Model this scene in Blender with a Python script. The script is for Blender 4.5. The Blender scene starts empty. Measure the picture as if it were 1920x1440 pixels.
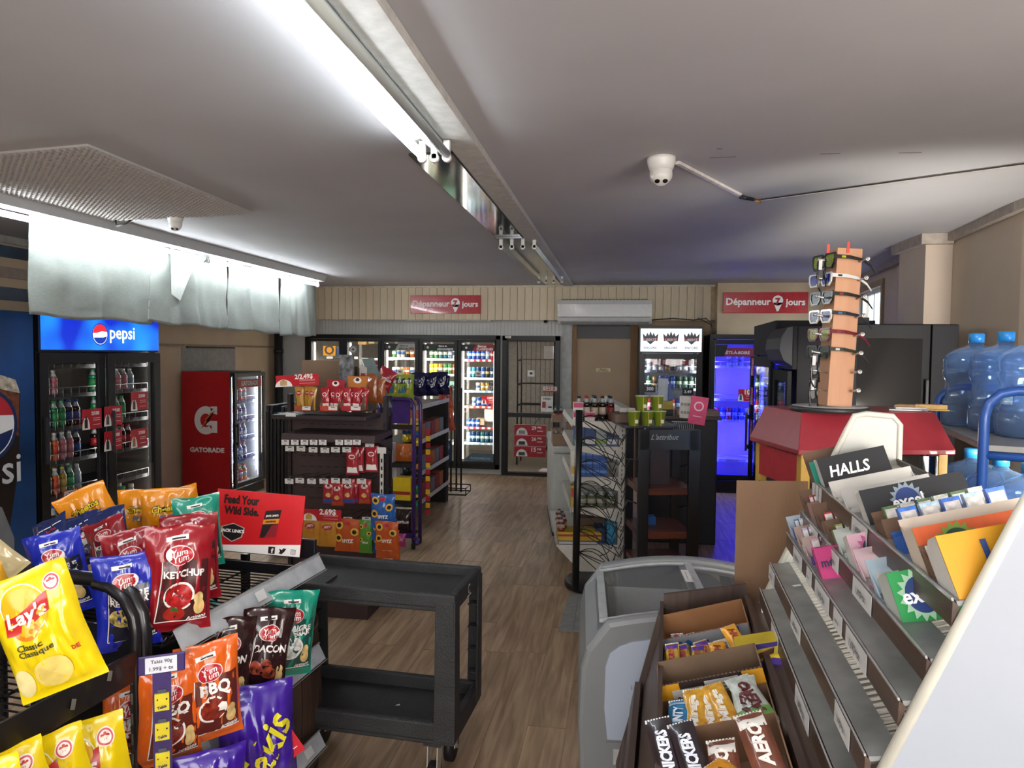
import bpy, bmesh, math, random
from mathutils import Vector, Matrix, noise
SC = bpy.context.scene; COL = SC.collection; PI = math.pi; R = math.radians
random.seed(7)

# ------------------------------------------------------------------ camera
CAMZ = 1.75; FPX = 1331.0; YAW = R(8.6); PIT = R(2.45); ROL = R(.57)
_f = Vector((-math.sin(YAW)*math.cos(PIT), math.cos(YAW)*math.cos(PIT), -math.sin(PIT)))
_r0 = Vector((math.cos(YAW), math.sin(YAW), 0)); _u0 = _r0.cross(_f)
_r = _r0*math.cos(ROL) + _u0*math.sin(ROL); _u = _u0*math.cos(ROL) - _r0*math.sin(ROL)
cam = bpy.data.cameras.new('camera'); camo = bpy.data.objects.new('camera', cam); COL.objects.link(camo)
cam.sensor_fit = 'HORIZONTAL'; cam.sensor_width = 36; cam.lens = 36*FPX/1920; cam.clip_start = .05; cam.clip_end = 200
camo.matrix_world = Matrix.Translation((0, 0, CAMZ)) @ Matrix((_r, _u, -_f)).transposed().to_4x4()
SC.camera = camo
def P(px, py, X=None, Y=None, Z=None, D=None):
    """point of the room seen at a pixel of the photograph, on a chosen plane"""
    d = _f + _r*((px-960)/FPX) + _u*((720-py)/FPX)
    t = X/d.x if X is not None else Y/d.y if Y is not None else (Z-CAMZ)/d.z if Z is not None else D
    return Vector((0, 0, CAMZ)) + d*t

def proj(p):
    v = Vector(p)-Vector((0, 0, CAMZ)); d = v.dot(_f); return 960+FPX*v.dot(_r)/d, 720-FPX*v.dot(_u)/d
# ------------------------------------------------------------------ world, exposure, daylight
SC.view_settings.view_transform = 'Standard'; SC.view_settings.look = 'None'
SC.view_settings.gamma = 1; SC.view_settings.use_curve_mapping = False
SC.view_settings.exposure = 1.2
W = bpy.data.worlds.new('world'); SC.world = W; W.use_nodes = True
_n = W.node_tree.nodes; _l = W.node_tree.links
_bg = _n['Background']; _sky = _n.new('ShaderNodeTexSky'); _sky.sky_type = 'HOSEK_WILKIE'
_sky.sun_direction = (.6, -.4, .7); _sky.turbidity = 4
_l.new(_sky.outputs[0], _bg.inputs[0]); _bg.inputs[1].default_value = 14.0
def area(name, loc, to, sx, sy, power, col=(1, 1, 1), spread=PI):
    L = bpy.data.lights.new(name, 'AREA'); L.shape = 'RECTANGLE'; L.size = sx; L.size_y = sy; L.energy = power; L.color = col
    L.spread = spread
    o = bpy.data.objects.new(name, L); COL.objects.link(o); o.location = loc
    o.rotation_euler = (Vector(to)-Vector(loc)).to_track_quat('-Z', 'Y').to_euler(); return o
area('shopfront_daylight', (.4, -2.3, 1.7), (-.2, 6, 2.7), 4.6, 1.9, 88, (1, .98, .97))
area('side_window_daylight', (2.34, .2, 1.7), (-1.2, 5.5, 2.0), 1.6, 1.2, 46, (1, .96, .9))
# low sun thrown up by the pavement outside onto the ceiling near the side wall
area('pavement_bounce', (2.30, 2.6, 1.1), (1.0, 6.2, 2.7), .5, .3, 16, (1, .95, .86), R(70))

# ------------------------------------------------------------------ materials
_MC = {}
def lin(h):
    h = h.lstrip('#'); c = [int(h[i:i+2], 16)/255 for i in (0, 2, 4)]
    return tuple(x/12.92 if x <= .04045 else ((x+.055)/1.055)**2.4 for x in c) + (1,)
def M(h, r=.5, m=0., e=0., n=.07, ns=18., b=0., bs=60., coat=0., sp=.5, sc=(1, 1, 1), rnd=0.):
    """colour, roughness, metal, emission, noise amount and scale, bump amount and scale, clear coat"""
    k = (h, r, m, e, n, ns, b, bs, coat, sp, sc, rnd)
    if k in _MC: return _MC[k]
    mt = bpy.data.materials.new('mat_'+h.strip('#')); mt.use_nodes = True; nt = mt.node_tree; bs_ = nt.nodes['Principled BSDF']
    bs_.inputs['Roughness'].default_value = r; bs_.inputs['Metallic'].default_value = m
    bs_.inputs['Coat Weight'].default_value = coat; bs_.inputs['Specular IOR Level'].default_value = sp
    c = lin(h); bs_.inputs['Base Color'].default_value = c
    if e: bs_.inputs['Emission Color'].default_value = c; bs_.inputs['Emission Strength'].default_value = e
    if (n or b) and not e:
        tc = nt.nodes.new('ShaderNodeTexCoord'); mp = nt.nodes.new('ShaderNodeMapping'); mp.inputs['Scale'].default_value = sc
        nt.links.new(tc.outputs['Object'], mp.inputs[0])
        if n:
            nz = nt.nodes.new('ShaderNodeTexNoise'); nz.inputs['Scale'].default_value = ns; nz.inputs['Detail'].default_value = 5
            nt.links.new(mp.outputs[0], nz.inputs['Vector'])
            rp = nt.nodes.new('ShaderNodeValToRGB')
            lo = [max(0, x*(1-n*2)) for x in c[:3]]; hi = [min(1, x*(1+n*2)) for x in c[:3]]
            rp.color_ramp.elements[0].position = .3; rp.color_ramp.elements[1].position = .7
            rp.color_ramp.elements[0].color = (*lo, 1); rp.color_ramp.elements[1].color = (*hi, 1)
            nt.links.new(nz.outputs[0], rp.inputs[0]); src = rp.outputs[0]
            if rnd:
                oi = nt.nodes.new('ShaderNodeObjectInfo'); hs = nt.nodes.new('ShaderNodeHueSaturation')
                mr = nt.nodes.new('ShaderNodeMapRange'); mr.inputs[3].default_value = 1-rnd; mr.inputs[4].default_value = 1+rnd
                nt.links.new(oi.outputs['Random'], mr.inputs[0]); nt.links.new(mr.outputs[0], hs.inputs['Value'])
                nt.links.new(src, hs.inputs['Color']); src = hs.outputs[0]
            nt.links.new(src, bs_.inputs['Base Color'])
        if b:
            nb = nt.nodes.new('ShaderNodeTexNoise'); nb.inputs['Scale'].default_value = bs; nb.inputs['Detail'].default_value = 4
            nt.links.new(mp.outputs[0], nb.inputs['Vector'])
            bu = nt.nodes.new('ShaderNodeBump'); bu.inputs['Strength'].default_value = b; bu.inputs['Distance'].default_value = .01
            nt.links.new(nb.outputs[0], bu.inputs['Height']); nt.links.new(bu.outputs[0], bs_.inputs['Normal'])
    _MC[k] = mt; return mt
def glass(h='#ffffff', alpha=.08, rough=.02, tint=1.0):
    """thin pane: mostly clear, with mirror reflections that grow at grazing angles"""
    k = ('glass', h, alpha, rough, tint)
    if k in _MC: return _MC[k]
    mt = bpy.data.materials.new('glass'); mt.use_nodes = True; nt = mt.node_tree; nt.nodes.clear()
    out = nt.nodes.new('ShaderNodeOutputMaterial'); tr = nt.nodes.new('ShaderNodeBsdfTransparent'); gl = nt.nodes.new('ShaderNodeBsdfGlossy')
    c = lin(h); tr.inputs[0].default_value = tuple(x*tint for x in c[:3])+(1,); gl.inputs['Roughness'].default_value = rough
    lw = nt.nodes.new('ShaderNodeLayerWeight'); lw.inputs[0].default_value = .5; pw = nt.nodes.new('ShaderNodeMath'); pw.operation = 'POWER'; pw.inputs[1].default_value = 4.5
    ad = nt.nodes.new('ShaderNodeMath'); ad.operation = 'MULTIPLY_ADD'; ad.inputs[1].default_value = .8
    ad.inputs[2].default_value = alpha+.02; nt.links.new(lw.outputs['Facing'], pw.inputs[0]); mx = nt.nodes.new('ShaderNodeMixShader')
    nt.links.new(pw.outputs[0], ad.inputs[0]); nt.links.new(ad.outputs[0], mx.inputs[0])
    nt.links.new(tr.outputs[0], mx.inputs[1]); nt.links.new(gl.outputs[0], mx.inputs[2]); nt.links.new(mx.outputs[0], out.inputs[0])
    _MC[k] = mt; return mt
def wood(h1, h2, scale=8., axis='Y', r=.45, stretch=14., rnd=.0):
    k = ('wood', h1, h2, scale, axis, r, stretch, rnd)
    if k in _MC: return _MC[k]
    mt = bpy.data.materials.new('wood'); mt.use_nodes = True; nt = mt.node_tree; B = nt.nodes['Principled BSDF']; B.inputs['Roughness'].default_value = r
    tc = nt.nodes.new('ShaderNodeTexCoord'); mp = nt.nodes.new('ShaderNodeMapping')
    s = [stretch]*3; s['XYZ'.index(axis)] = 1.; mp.inputs['Scale'].default_value = s
    oi = nt.nodes.new('ShaderNodeObjectInfo'); ml = nt.nodes.new('ShaderNodeMath'); ml.operation = 'MULTIPLY'; ml.inputs[1].default_value = 37.
    nt.links.new(oi.outputs['Random'], ml.inputs[0]); cx = nt.nodes.new('ShaderNodeCombineXYZ')
    for i in range(3): nt.links.new(ml.outputs[0], cx.inputs[i])
    nt.links.new(cx.outputs[0], mp.inputs['Location']); nt.links.new(tc.outputs['Object'], mp.inputs[0])
    nz = nt.nodes.new('ShaderNodeTexNoise'); nz.inputs['Scale'].default_value = scale/4; nz.inputs['Detail'].default_value = 7; nz.inputs['Distortion'].default_value = .6
    nt.links.new(mp.outputs[0], nz.inputs['Vector']); rp = nt.nodes.new('ShaderNodeValToRGB')
    rp.color_ramp.elements[0].color = lin(h1); rp.color_ramp.elements[1].color = lin(h2)
    rp.color_ramp.elements[0].position = .32; rp.color_ramp.elements[1].position = .68
    nt.links.new(nz.outputs[0], rp.inputs[0]); src = rp.outputs[0]
    if rnd:
        hs = nt.nodes.new('ShaderNodeHueSaturation'); mr = nt.nodes.new('ShaderNodeMapRange')
        mr.inputs[3].default_value = 1-rnd; mr.inputs[4].default_value = 1+rnd
        nt.links.new(oi.outputs['Random'], mr.inputs[0]); nt.links.new(mr.outputs[0], hs.inputs['Value']); nt.links.new(src, hs.inputs['Color']); src = hs.outputs[0]
    nt.links.new(src, B.inputs['Base Color']); _MC[k] = mt; return mt

# ------------------------------------------------------------------ mesh building
I4 = Matrix.Identity(4)
def TR(x=0, y=0, z=0, rz=0, rx=0, ry=0):
    return Matrix.Translation((x, y, z)) @ Matrix.Rotation(rz, 4, 'Z') @ Matrix.Rotation(ry, 4, 'Y') @ Matrix.Rotation(rx, 4, 'X')
_TC = {}
def text2d(s, bold=0., shear=0., space=1.):
    k = (s, bold, shear, space)
    if k in _TC: return _TC[k]
    cu = bpy.data.curves.new('lettering', 'FONT'); cu.body = s; cu.size = 1; cu.resolution_u = 2; cu.offset = bold; cu.shear = shear
    cu.space_character = space; cu.align_x = 'CENTER'; cu.align_y = 'CENTER'; cu.fill_mode = 'FRONT'
    o = bpy.data.objects.new('lettering', cu); COL.objects.link(o)
    bpy.context.view_layer.update()
    me = o.to_mesh(); vs = [tuple(v.co[:2]) for v in me.vertices]; fs = [tuple(p.vertices) for p in me.polygons]
    o.to_mesh_clear(); bpy.data.objects.remove(o); bpy.data.curves.remove(cu)
    if vs:
        xs = [v[0] for v in vs]; ys = [v[1] for v in vs]; cx, cy = (min(xs)+max(xs))/2, (min(ys)+max(ys))/2
        vs = [(x-cx, y-cy) for x, y in vs]; w, h = max(xs)-min(xs), max(ys)-min(ys)
    else: w = h = 1
    _TC[k] = (vs, fs, w, h); return _TC[k]
class MB:
    def __init__(s): s.v = []; s.f = []; s.m = []; s.sm = []; s.mats = []
    def add(s, vs, fs, mat, smooth=False, T=None):
        if mat not in s.mats: s.mats.append(mat)
        k = s.mats.index(mat); b = len(s.v)
        for v in vs: s.v.append(tuple(T @ Vector(v)) if T is not None else tuple(v))
        for f in fs: s.f.append(tuple(b+i for i in f)); s.m.append(k); s.sm.append(smooth)
        return s
    def box(s, x0, x1, y0, y1, z0, z1, mat, T=None):
        vs = [(x, y, z) for x in (x0, x1) for y in (y0, y1) for z in (z0, z1)]
        return s.add(vs, [(0, 1, 3, 2), (4, 6, 7, 5), (0, 4, 5, 1), (2, 3, 7, 6), (0, 2, 6, 4), (1, 5, 7, 3)], mat, False, T)
    def quad(s, a, b, c, d, mat, T=None): return s.add([a, b, c, d], [(0, 1, 2, 3)], mat, False, T)
    def slab(s, pts, dv, mat, T=None, smooth=False):
        """extrude a polygon of 3-D points by vector dv"""
        n = len(pts); dv = Vector(dv); vs = [Vector(p) for p in pts]; vs += [p+dv for p in vs]
        fs = [tuple(reversed(range(n))), tuple(range(n, 2*n))] + [(i, (i+1) % n, n+(i+1) % n, n+i) for i in range(n)]
        return s.add(vs, fs, mat, smooth, T)
    def bar(s, a, b, w, h, mat, T=None, up=(0, 0, 1)):
        a = Vector(a); b = Vector(b); d = (b-a).normalized(); u = Vector(up)
        if abs(d.dot(u)) > .99: u = Vector((0, 1, 0))
        x = d.cross(u).normalized(); z = x.cross(d).normalized(); x *= w/2; z *= h/2
        return s.slab([a-x-z, a+x-z, a+x+z, a-x+z], b-a, mat, T)
    def tube(s, pts, r, mat, n=8, T=None, closed=False, caps=True):
        pts = [Vector(p) for p in pts]; N = len(pts); vs = []; fs = []
        rr = r if isinstance(r, (list, tuple)) else [r]*N; px = None
        for i, p in enumerate(pts):
            if closed: d = (pts[(i+1) % N]-pts[i-1])
            else: d = pts[min(i+1, N-1)]-pts[max(i-1, 0)]
            if d.length < 1e-9: d = Vector((0, 0, 1))
            d.normalize()
            if px is None:
                a = Vector((0, 0, 1)) if abs(d.z) < .9 else Vector((1, 0, 0)); px = d.cross(a).normalized()
            else:
                px = px - d*px.dot(d); px = px.normalized() if px.length > 1e-6 else d.orthogonal().normalized()
            py = d.cross(px)
            for k in range(n):
                t = 2*PI*k/n; vs.append(p+px*math.cos(t)*rr[i]+py*math.sin(t)*rr[i])
        for i in range(N if closed else N-1):
            j = (i+1) % N
            for k in range(n): fs.append((i*n+k, i*n+(k+1) % n, j*n+(k+1) % n, j*n+k))
        if not closed and caps: fs += [tuple(reversed(range(n))), tuple(range((N-1)*n, N*n))]
        return s.add(vs, fs, mat, True, T)
    def lathe(s, prof, mat, n=16, T=None, smooth=True, sq=0., a0=0, a1=2*PI):
        """profile of (r, z); sq squares the section"""
        vs = []; fs = []; full = abs(a1-a0-2*PI) < 1e-6; m = n if full else n+1
        for r, z in prof:
            for k in range(m):
                t = a0+(a1-a0)*k/n; c, q = math.cos(t), math.sin(t); g = 1.
                if sq: g = 1/((abs(c)**(2/(1-sq))+abs(q)**(2/(1-sq)))**((1-sq)/2))
                vs.append((r*c*g, r*q*g, z))
        for i in range(len(prof)-1):
            for k in range(n):
                k2 = (k+1) % m
                fs.append((i*m+k, i*m+k2, (i+1)*m+k2, (i+1)*m+k))
        if full:
            if prof[0][0] > 1e-5: fs.append(tuple(reversed(range(m))))
            if prof[-1][0] > 1e-5: fs.append(tuple(range((len(prof)-1)*m, len(prof)*m)))
        return s.add(vs, fs, mat, smooth, T)
    def cyl(s, a, b, r, mat, n=16, T=None, r1=None): return s.tube([a, b], [r, r if r1 is None else r1], mat, n, T)
    def disc(s, c, rx, ry, mat, T=None, n=24, r0=0., f=None, a0=0, a1=2*PI):
        """flat ellipse or ring in the x-y plane, mapped through f if given"""
        vs = []; fs = []; rings = [r0, (r0+1)/2, 1.] if f else [r0, 1.]
        full = abs(a1-a0-2*PI) < 1e-6; m = n if full else n+1
        for q in rings:
            for k in range(m): t = a0+(a1-a0)*k/n; vs.append((c[0]+rx*q*math.cos(t), c[1]+ry*q*math.sin(t), c[2] if len(c) > 2 else 0))
        for i in range(len(rings)-1):
            for k in range(n): k2 = (k+1) % m; fs.append((i*m+k, (i+1)*m+k, (i+1)*m+k2, i*m+k2))
        if f: vs = [f(v[0], v[1], v[2]) for v in vs]
        return s.add(vs, fs, mat, bool(f), T)
    def poly(s, pts, mat, T=None, f=None, n=4):
        """flat polygon; a quad is gridded when mapped through f"""
        if f:
            a, b, c, d = [Vector((*p, 0)) for p in pts]; vs = []; fs = []
            for j in range(n+1):
                for i in range(n+1):
                    p = a.lerp(b, i/n).lerp(d.lerp(c, i/n), j/n); vs.append(f(p.x, p.y, .0))
            for j in range(n):
                for i in range(n): k = j*(n+1)+i; fs.append((k, k+1, k+n+2, k+n+1))
            return s.add(vs, fs, mat, True, T)
        return s.add([(*p, 0) if len(p) == 2 else p for p in pts], [tuple(range(len(pts)))], mat, False, T)
    def text(s, t, w, mat, T=None, h=None, bold=.02, shear=0., x=0, y=0, z=0, f=None, rot=0, space=1., xs=1.):
        vs, fs, tw, th = text2d(t, bold, shear, space); k = w/tw if w else h/th
        kx = k*xs; ky = (h/th) if (h and w) else k; c, q = math.cos(rot), math.sin(rot)
        out = []
        for a, b in vs:
            a *= kx; b *= ky; X, Y = x+a*c-b*q, y+a*q+b*c
            out.append(f(X, Y, z) if f else (X, Y, z))
        return s.add(out, fs, mat, False, T)
    def mesh(s, name='mesh'):
        me = bpy.data.meshes.new(name); me.from_pydata(s.v, [], s.f)
        for m in s.mats: me.materials.append(m)
        me.polygons.foreach_set('material_index', s.m); me.polygons.foreach_set('use_smooth', s.sm); me.update(); return me
    def build(s, name, parent=None, bev=0., solid=0., T=None):
        o = bpy.data.objects.new(name, s.mesh(name)); COL.objects.link(o)
        if parent: o.parent = parent
        if T is not None: o.matrix_local = T
        if solid: q = o.modifiers.new('thick', 'SOLIDIFY'); q.thickness = solid
        if bev: q = o.modifiers.new('bevel', 'BEVEL'); q.width = bev; q.segments = 2; q.limit_method = 'ANGLE'; q.angle_limit = R(50)
        return o
def tag(o, label=None, cat=None, group=None, kind=None):
    if label: o['label'] = label
    if cat: o['category'] = cat
    if group: o['group'] = group
    if kind: o['kind'] = kind
    return o
def thing(name, label, cat, T=I4, group=None):
    o = bpy.data.objects.new(name, None); COL.objects.link(o); o.empty_display_size = .05; o.matrix_world = T
    return tag(o, label, cat, group)
def solo(name, label, cat, mb, T=I4, group=None, **k):
    return tag(mb.build(name, None, T=T, **k) if isinstance(mb, MB) else inst(name, mb, T), label, cat, group)
def inst(name, me, T, parent=None):
    o = bpy.data.objects.new(name, me); COL.objects.link(o); o.parent = parent
    if parent is None: o.matrix_world = T
    else: o.matrix_local = T
    return o
def struct(name, mb, parent=None, **k):
    o = mb.build(name, parent, **k)
    if parent is None: o['kind'] = 'structure'
    return o
ORD = ['first', 'second', 'third', 'fourth', 'fifth', 'sixth', 'seventh', 'eighth', 'ninth', 'tenth', 'eleventh', 'twelfth', 'thirteenth', 'fourteenth']
UPXZ = Matrix(((1, 0, 0, 0), (0, 0, -1, 0), (0, 1, 0, 0), (0, 0, 0, 1)))      # x-y drawing stood up in the x-z plane, facing -y
def face(x, y, z, rz=0., tilt=0.):                                             # a drawing plane standing at (x, y, z), facing -y turned by rz
    return Matrix.Translation((x, y, z)) @ Matrix.Rotation(rz, 4, 'Z') @ Matrix.Rotation(tilt, 4, 'X') @ UPXZ
# ------------------------------------------------------------------ room shell
YB = 10.1; H = 2.70; XL = -5.15
mCEIL = M('#b4b3b6', .75, n=.03, ns=1.2, b=.25, bs=1.6)
mBEIGE = M('#bba58a', .8, n=.04, ns=2); mCREAM = M('#d3c3a8', .6, n=.05, ns=3, rnd=.05)
mWHITE = M('#cfcfcb', .5, n=.03); mBLK = M('#0d0d0f', .38, n=.05); mBLK2 = M('#17171a', .5, n=.08)
mMETAL = M('#b9bcc0', .3, m=.9, n=.04)
def bx(name, x0, x1, y0, y1, z0, z1, mat, parent=None, **k): return struct(name, MB().box(x0, x1, y0, y1, z0, z1, mat), parent, **k)
fl = bx('floor', -5.4, 2.98, -2.7, 12.7, -.12, -.003, wood('#8c745b', '#bda183', 9., 'Y', .45, 13.))
mPL = wood('#8c745b', '#bda183', 9., 'Y', .42, 13., rnd=.10)
pl = MB().box(-.0885, .0885, -.608, .608, -.012, 0, mPL)
pl_me = pl.mesh('plank'); k = 0
for i in range(-14, 12):
    off = random.random()*1.22
    for j in range(0, 10):
        y = .9+off+j*1.222
        if y > 10.6 or y < 1.3: continue
        x = i*.18+.05
        if j > 6 and (x < -2.5): continue
        o = inst('plank', pl_me, Matrix.Translation((x, y, 0)), fl); k += 1
ce = bx('ceiling', -5.4, 2.98, -2.7, 10.25, H, H+.1, mCEIL)
bx('wall_front', -5.4, 3.2, -2.7, -2.6, 0, H, mBEIGE)
bx('wall_left', XL-.1, XL, -2.7, 10.2, 0, H, mBEIGE)
# right wall, slightly turned beyond y = 4.75
wr = MB(); wr.slab([(2.40, -2.7, 0), (2.40, 4.75, 0), (2.53, 4.75, 0), (2.53, -2.7, 0)], (0, 0, H), M('#b5a593', .8, n=.03, ns=2))
def wr_x(y): return 2.40+(y-4.75)*.0965
m_w = M('#b5a593', .8, n=.03, ns=2)
def wseg(y0, y1, z0, z1): wr.slab([(wr_x(y0), y0, z0), (wr_x(y1), y1, z0), (wr_x(y1)+.13, y1, z0), (wr_x(y0)+.13, y0, z0)], (0, 0, z1-z0), m_w)
WY0, WY1, WZ0, WZ1 = 7.95, 9.1, 1.35, 2.50
wseg(4.75, WY0, 0, H); wseg(WY1, 10.2, 0, H); wseg(WY0, WY1, 0, WZ0); wseg(WY0, WY1, WZ1, H)
struct('wall_right', wr)
wn = MB(); wm = M('#8d7a5f', .5); fr_w = M('#d8d8d2', .4)
def wxyz(y, dx, z): return (wr_x(y)+dx, y, z)
for (a, b, c, d) in ((WY0-.07, WY0, WZ0-.07, WZ1+.07), (WY1, WY1+.07, WZ0-.07, WZ1+.07), (WY0, WY1, WZ1, WZ1+.07), (WY0, WY1, WZ0-.07, WZ0)):
    wn.slab([wxyz(a, -.025, c), wxyz(b, -.025, c), wxyz(b, 0, c), wxyz(a, 0, c)], (0, 0, d-c), wm)
w1 = struct('window_1', wn)
ws = MB()
for (a, b, c, d) in ((WY0, WY0+.04, WZ0, WZ1), (WY1-.04, WY1, WZ0, WZ1), (WY0, WY1, WZ1-.04, WZ1), (WY0, WY1, WZ0, WZ0+.04), (WY0, WY1, 1.98, 2.02), (8.5, 8.54, WZ0, WZ1)):
    ws.slab([wxyz(a, .05, c), wxyz(b, .05, c), wxyz(b, .09, c), wxyz(a, .09, c)], (0, 0, d-c), fr_w)
ws.build('window_frame', w1)
MB().slab([wxyz(WY0, .066, WZ0), wxyz(WY1, .066, WZ0), wxyz(WY1, .07, WZ0), wxyz(WY0, .07, WZ0)], (0, 0, WZ1-WZ0), glass(alpha=.02)).build('pane', w1)
# ground and a tree outside the window
og = bx('ground_outside', 3.2, 14, 2, 16, -.2, -.1, M('#9a978f', .9)); og.name = 'ground'
tr_ = thing('tree', 'leafy green tree outside the small window in the side wall', 'tree', TR(5.6, 11.2, -.1))
MB().tube([(0, 0, 0), (.05, 0, 1.2), (0, .1, 2.2)], [.12, .1, .06], M('#5a4a38', .9), 8).build('trunk', tr_)
lf = MB(); rg = random.Random(3)
for i in range(700):
    a, b_, q = rg.uniform(0, 2*PI), rg.uniform(-1, 1), rg.uniform(.4, 1)
    c = Vector((math.cos(a)*math.sqrt(1-b_*b_)*q*1.1, math.sin(a)*math.sqrt(1-b_*b_)*q*1.1, 2.7+b_*q*.9))
    u = Vector((rg.uniform(-1, 1), rg.uniform(-1, 1), rg.uniform(-1, 1))).normalized()*.11; v = u.orthogonal().normalized()*.06
    lf.add([c-u, c-v, c+u, c+v], [(0, 1, 2, 3)], M('#7d9a5a', .6))
tag(lf.build('foliage', tr_), kind='stuff')
# column and cornice on the right wall
bx('column', 2.32, 2.62, 5.93, 6.45, 0, H, M('#b3a496', .8, n=.03, ns=2))
tc = MB(); mc = M('#a1968c', .6)
for a, b in (((2.37, -2.6, 0), (2.37, 4.75, 0)), ((2.37, 4.75, 0), (wr_x(5.93)-.03, 5.93, 0)), ((wr_x(6.45)-.03, 6.45, 0), (wr_x(10.05)-.03, 10.05, 0))):
    tc.bar(Vector(a)+Vector((0, 0, H-.03)), Vector(b)+Vector((0, 0, H-.03)), .05, .06, mc)
tc.box(2.27, 2.50, 5.88, 6.5, H-.08, H-.001, mc)
struct('trim_1', tc)
# left wall bands and battens
tl = MB(); mB1 = M('#3c4a5c', .6, n=.15, ns=5); mB2 = M('#7d6a58', .6); x = XL
tl.box(x, x+.02, -2.6, 10.0, 2.35, 2.44, M('#98887a', .7)); tl.box(x, x+.012, -2.6, 10.0, 2.16, 2.27, M('#4d5663', .6))
tl.box(x, x+.012, -2.6, 6.5, 2.52, 2.62, mB1); tl.box(x, x+.03, -2.6, 10.0, 2.64, 2.70, M('#a8a39c', .6))
tl.box(x, x+.025, 4.2, 10.0, 1.80, 1.825, M('#8c7864', .6)); tl.box(x, x+.02, 4.2, 6.4, 1.98, 2.02, M('#6d5846', .6))
tl.box(x, x+.027, 7.85, 8.9, 1.78, 1.80, M('#2c2a29', .6)); tl.box(x, x+.004, 7.75, 8.95, 1.4, 1.79, M('#918b84', .7))
struct('trim_2', tl)
pv = MB(); pv.cyl((XL+.12, 9.95, 0), (XL+.12, 9.95, 2.5), .06, mBLK2); pv.cyl((XL+.12, 9.95, 1.72), (XL+.12, 9.95, 1.78), .07, mBLK2)
solo('drain_pipe', 'black vertical pipe in the far corner of the left wall', 'pipe', pv)

# ------------------------------------------------------------------ back wall
def X(px, Y=YB, py=700): return P(px, py, Y=Y).x
def Z(py, px=900, Y=YB): return P(px, py, Y=Y).z
zt = Z(628, 760); zb = Z(878, 900); xa, xb = X(575), X(938); da, db = X(943), X(1050); zd = Z(630, 1000)
mSID = M('#b9bab8', .45, n=.03, ns=4)
wb = MB(); y0, y1 = YB, YB+.12
wb.box(-5.25, xa, y0, y1, 0, H, mSID); wb.box(xa, xb, y0, y1, zt, H, mSID); wb.box(xa, xb, y0, y1, 0, zb, mSID)
wb.box(xb, da, y0, y1, 0, H, mSID); wb.box(da, db, y0, y1, zd, H, mSID); wb.box(db, X(1072), y0, y1, 0, H, mSID)
wb.box(X(1072), 2.98, y0, y1, 0, H, mBEIGE)
struct('wall_back', wb)
# ribs of the white corrugated siding above the cooler
rb = MB(); xx = -5.05; zc = Z(598, 800)
while xx < X(1050):
    rb.box(xx, xx+.02, YB-.012, YB, zt+.005, zc+.06, M('#c4c5c4', .22, n=.03, ns=4)); xx += .052
rb.box(xb+.005, da-.005, YB-.012, YB, 0, zt, mSID)
tag(struct('trim_3', rb), kind='structure')
# plank bulkhead under the ceiling
bk = MB().box(-5.1, X(1340, 9.9), 9.88, YB, Z(598, 700, 9.85), H-.02, M('#b3a283', .7)); bks = struct('trim_4', bk)
w_ = .105; zk0, zk1 = Z(598, 700, 9.85), H-.015; n_ = int((X(1343, 9.85)+5.1)/w_)
pm = MB().box(.002, w_-.004, 0, .02, zk0-.01, zk1, mCREAM).mesh('plank')
for i in range(n_): inst('plank', pm, Matrix.Translation((-5.1+i*w_, 9.86-.003*(i % 3), 0)), bks)
struct('trim_5', MB().box(-5.1, 2.95, 9.84, 9.87, H-.025, H, M('#c9c0b0', .6)))
# red shop signs
def shop_sign(px0, px1, py, Y, lab):
    x0, x1 = X(px0, Y), X(px1, Y); w = x1-x0; h = w*.255; z = Z(py, px0, Y)
    mb = MB(); red = M('#b3202e', .25, coat=.3); wh = M('#f1ecea', .4, n=0)
    mb.box(0, w, 0, .03, -h/2, h/2, red)
    T = face(0, -.002, 0); t = .001
    mb.text('Dépanneur', w*.53, wh, T, x=w*.30, y=-.012*0, bold=.03)
    mb.text('jours', w*.23, wh, T, x=w*.85, y=-.008, bold=.03)
    mb.disc((w*.645, h*.1), w*.062, w*.062, wh, T, 24)
    mb.poly([(w*.595, h*.0), (w*.70, h*.0), (w*.655, -h*.40), (w*.635, -h*.42)], wh, T)
    mb.text('7', w*.062, red, T, x=w*.645, y=h*.06, z=.002, bold=.06)
    return solo('shop_sign', lab, 'sign', mb, Matrix.Translation((x0, Y, z)), 'red shop signs', bev=.004)
shop_sign(769, 900, 571, 9.83, 'red shop sign on the plank bulkhead above the beer cooler doors')
shop_sign(1353, 1512, 567.5, 9.6, 'red shop sign on the beige wall, partly behind the sunglasses stand')
struct('trim_6', MB().box(X(1340, 9.6)+.02, 2.9, 9.63, YB, 0, H, M('#bfaa90', .8, n=.05, ns=3)))   # beige wall stepped forward
# small strip light under the bulkhead and little dome camera
sl = MB().box(X(762, 10.0), X(921, 10.0), 9.98, 10.06, Z(603, 840, 10.0), Z(598, 840, 10.0)+.01, M('#c9c9c5', .4))
solo('strip_light', 'slim white unlit strip light under the plank bulkhead', 'light', sl, bev=.006)
o = thing('dome_camera', 'tiny black dome camera on the white siding near the heat pump', 'camera', Matrix.Translation(P(1023, 602, Y=10.06)))
MB().lathe([(0, .0), (.04, .0), (.045, .02), (.04, .03)], mWHITE, 14, TR(0, .03, 0, rx=R(90))).build('mount', o)
MB().lathe([(.03, 0), (.022, .02), (0, .027)], mBLK, 14, TR(0, 0, 0, rx=R(90))).build('lens', o)
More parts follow.
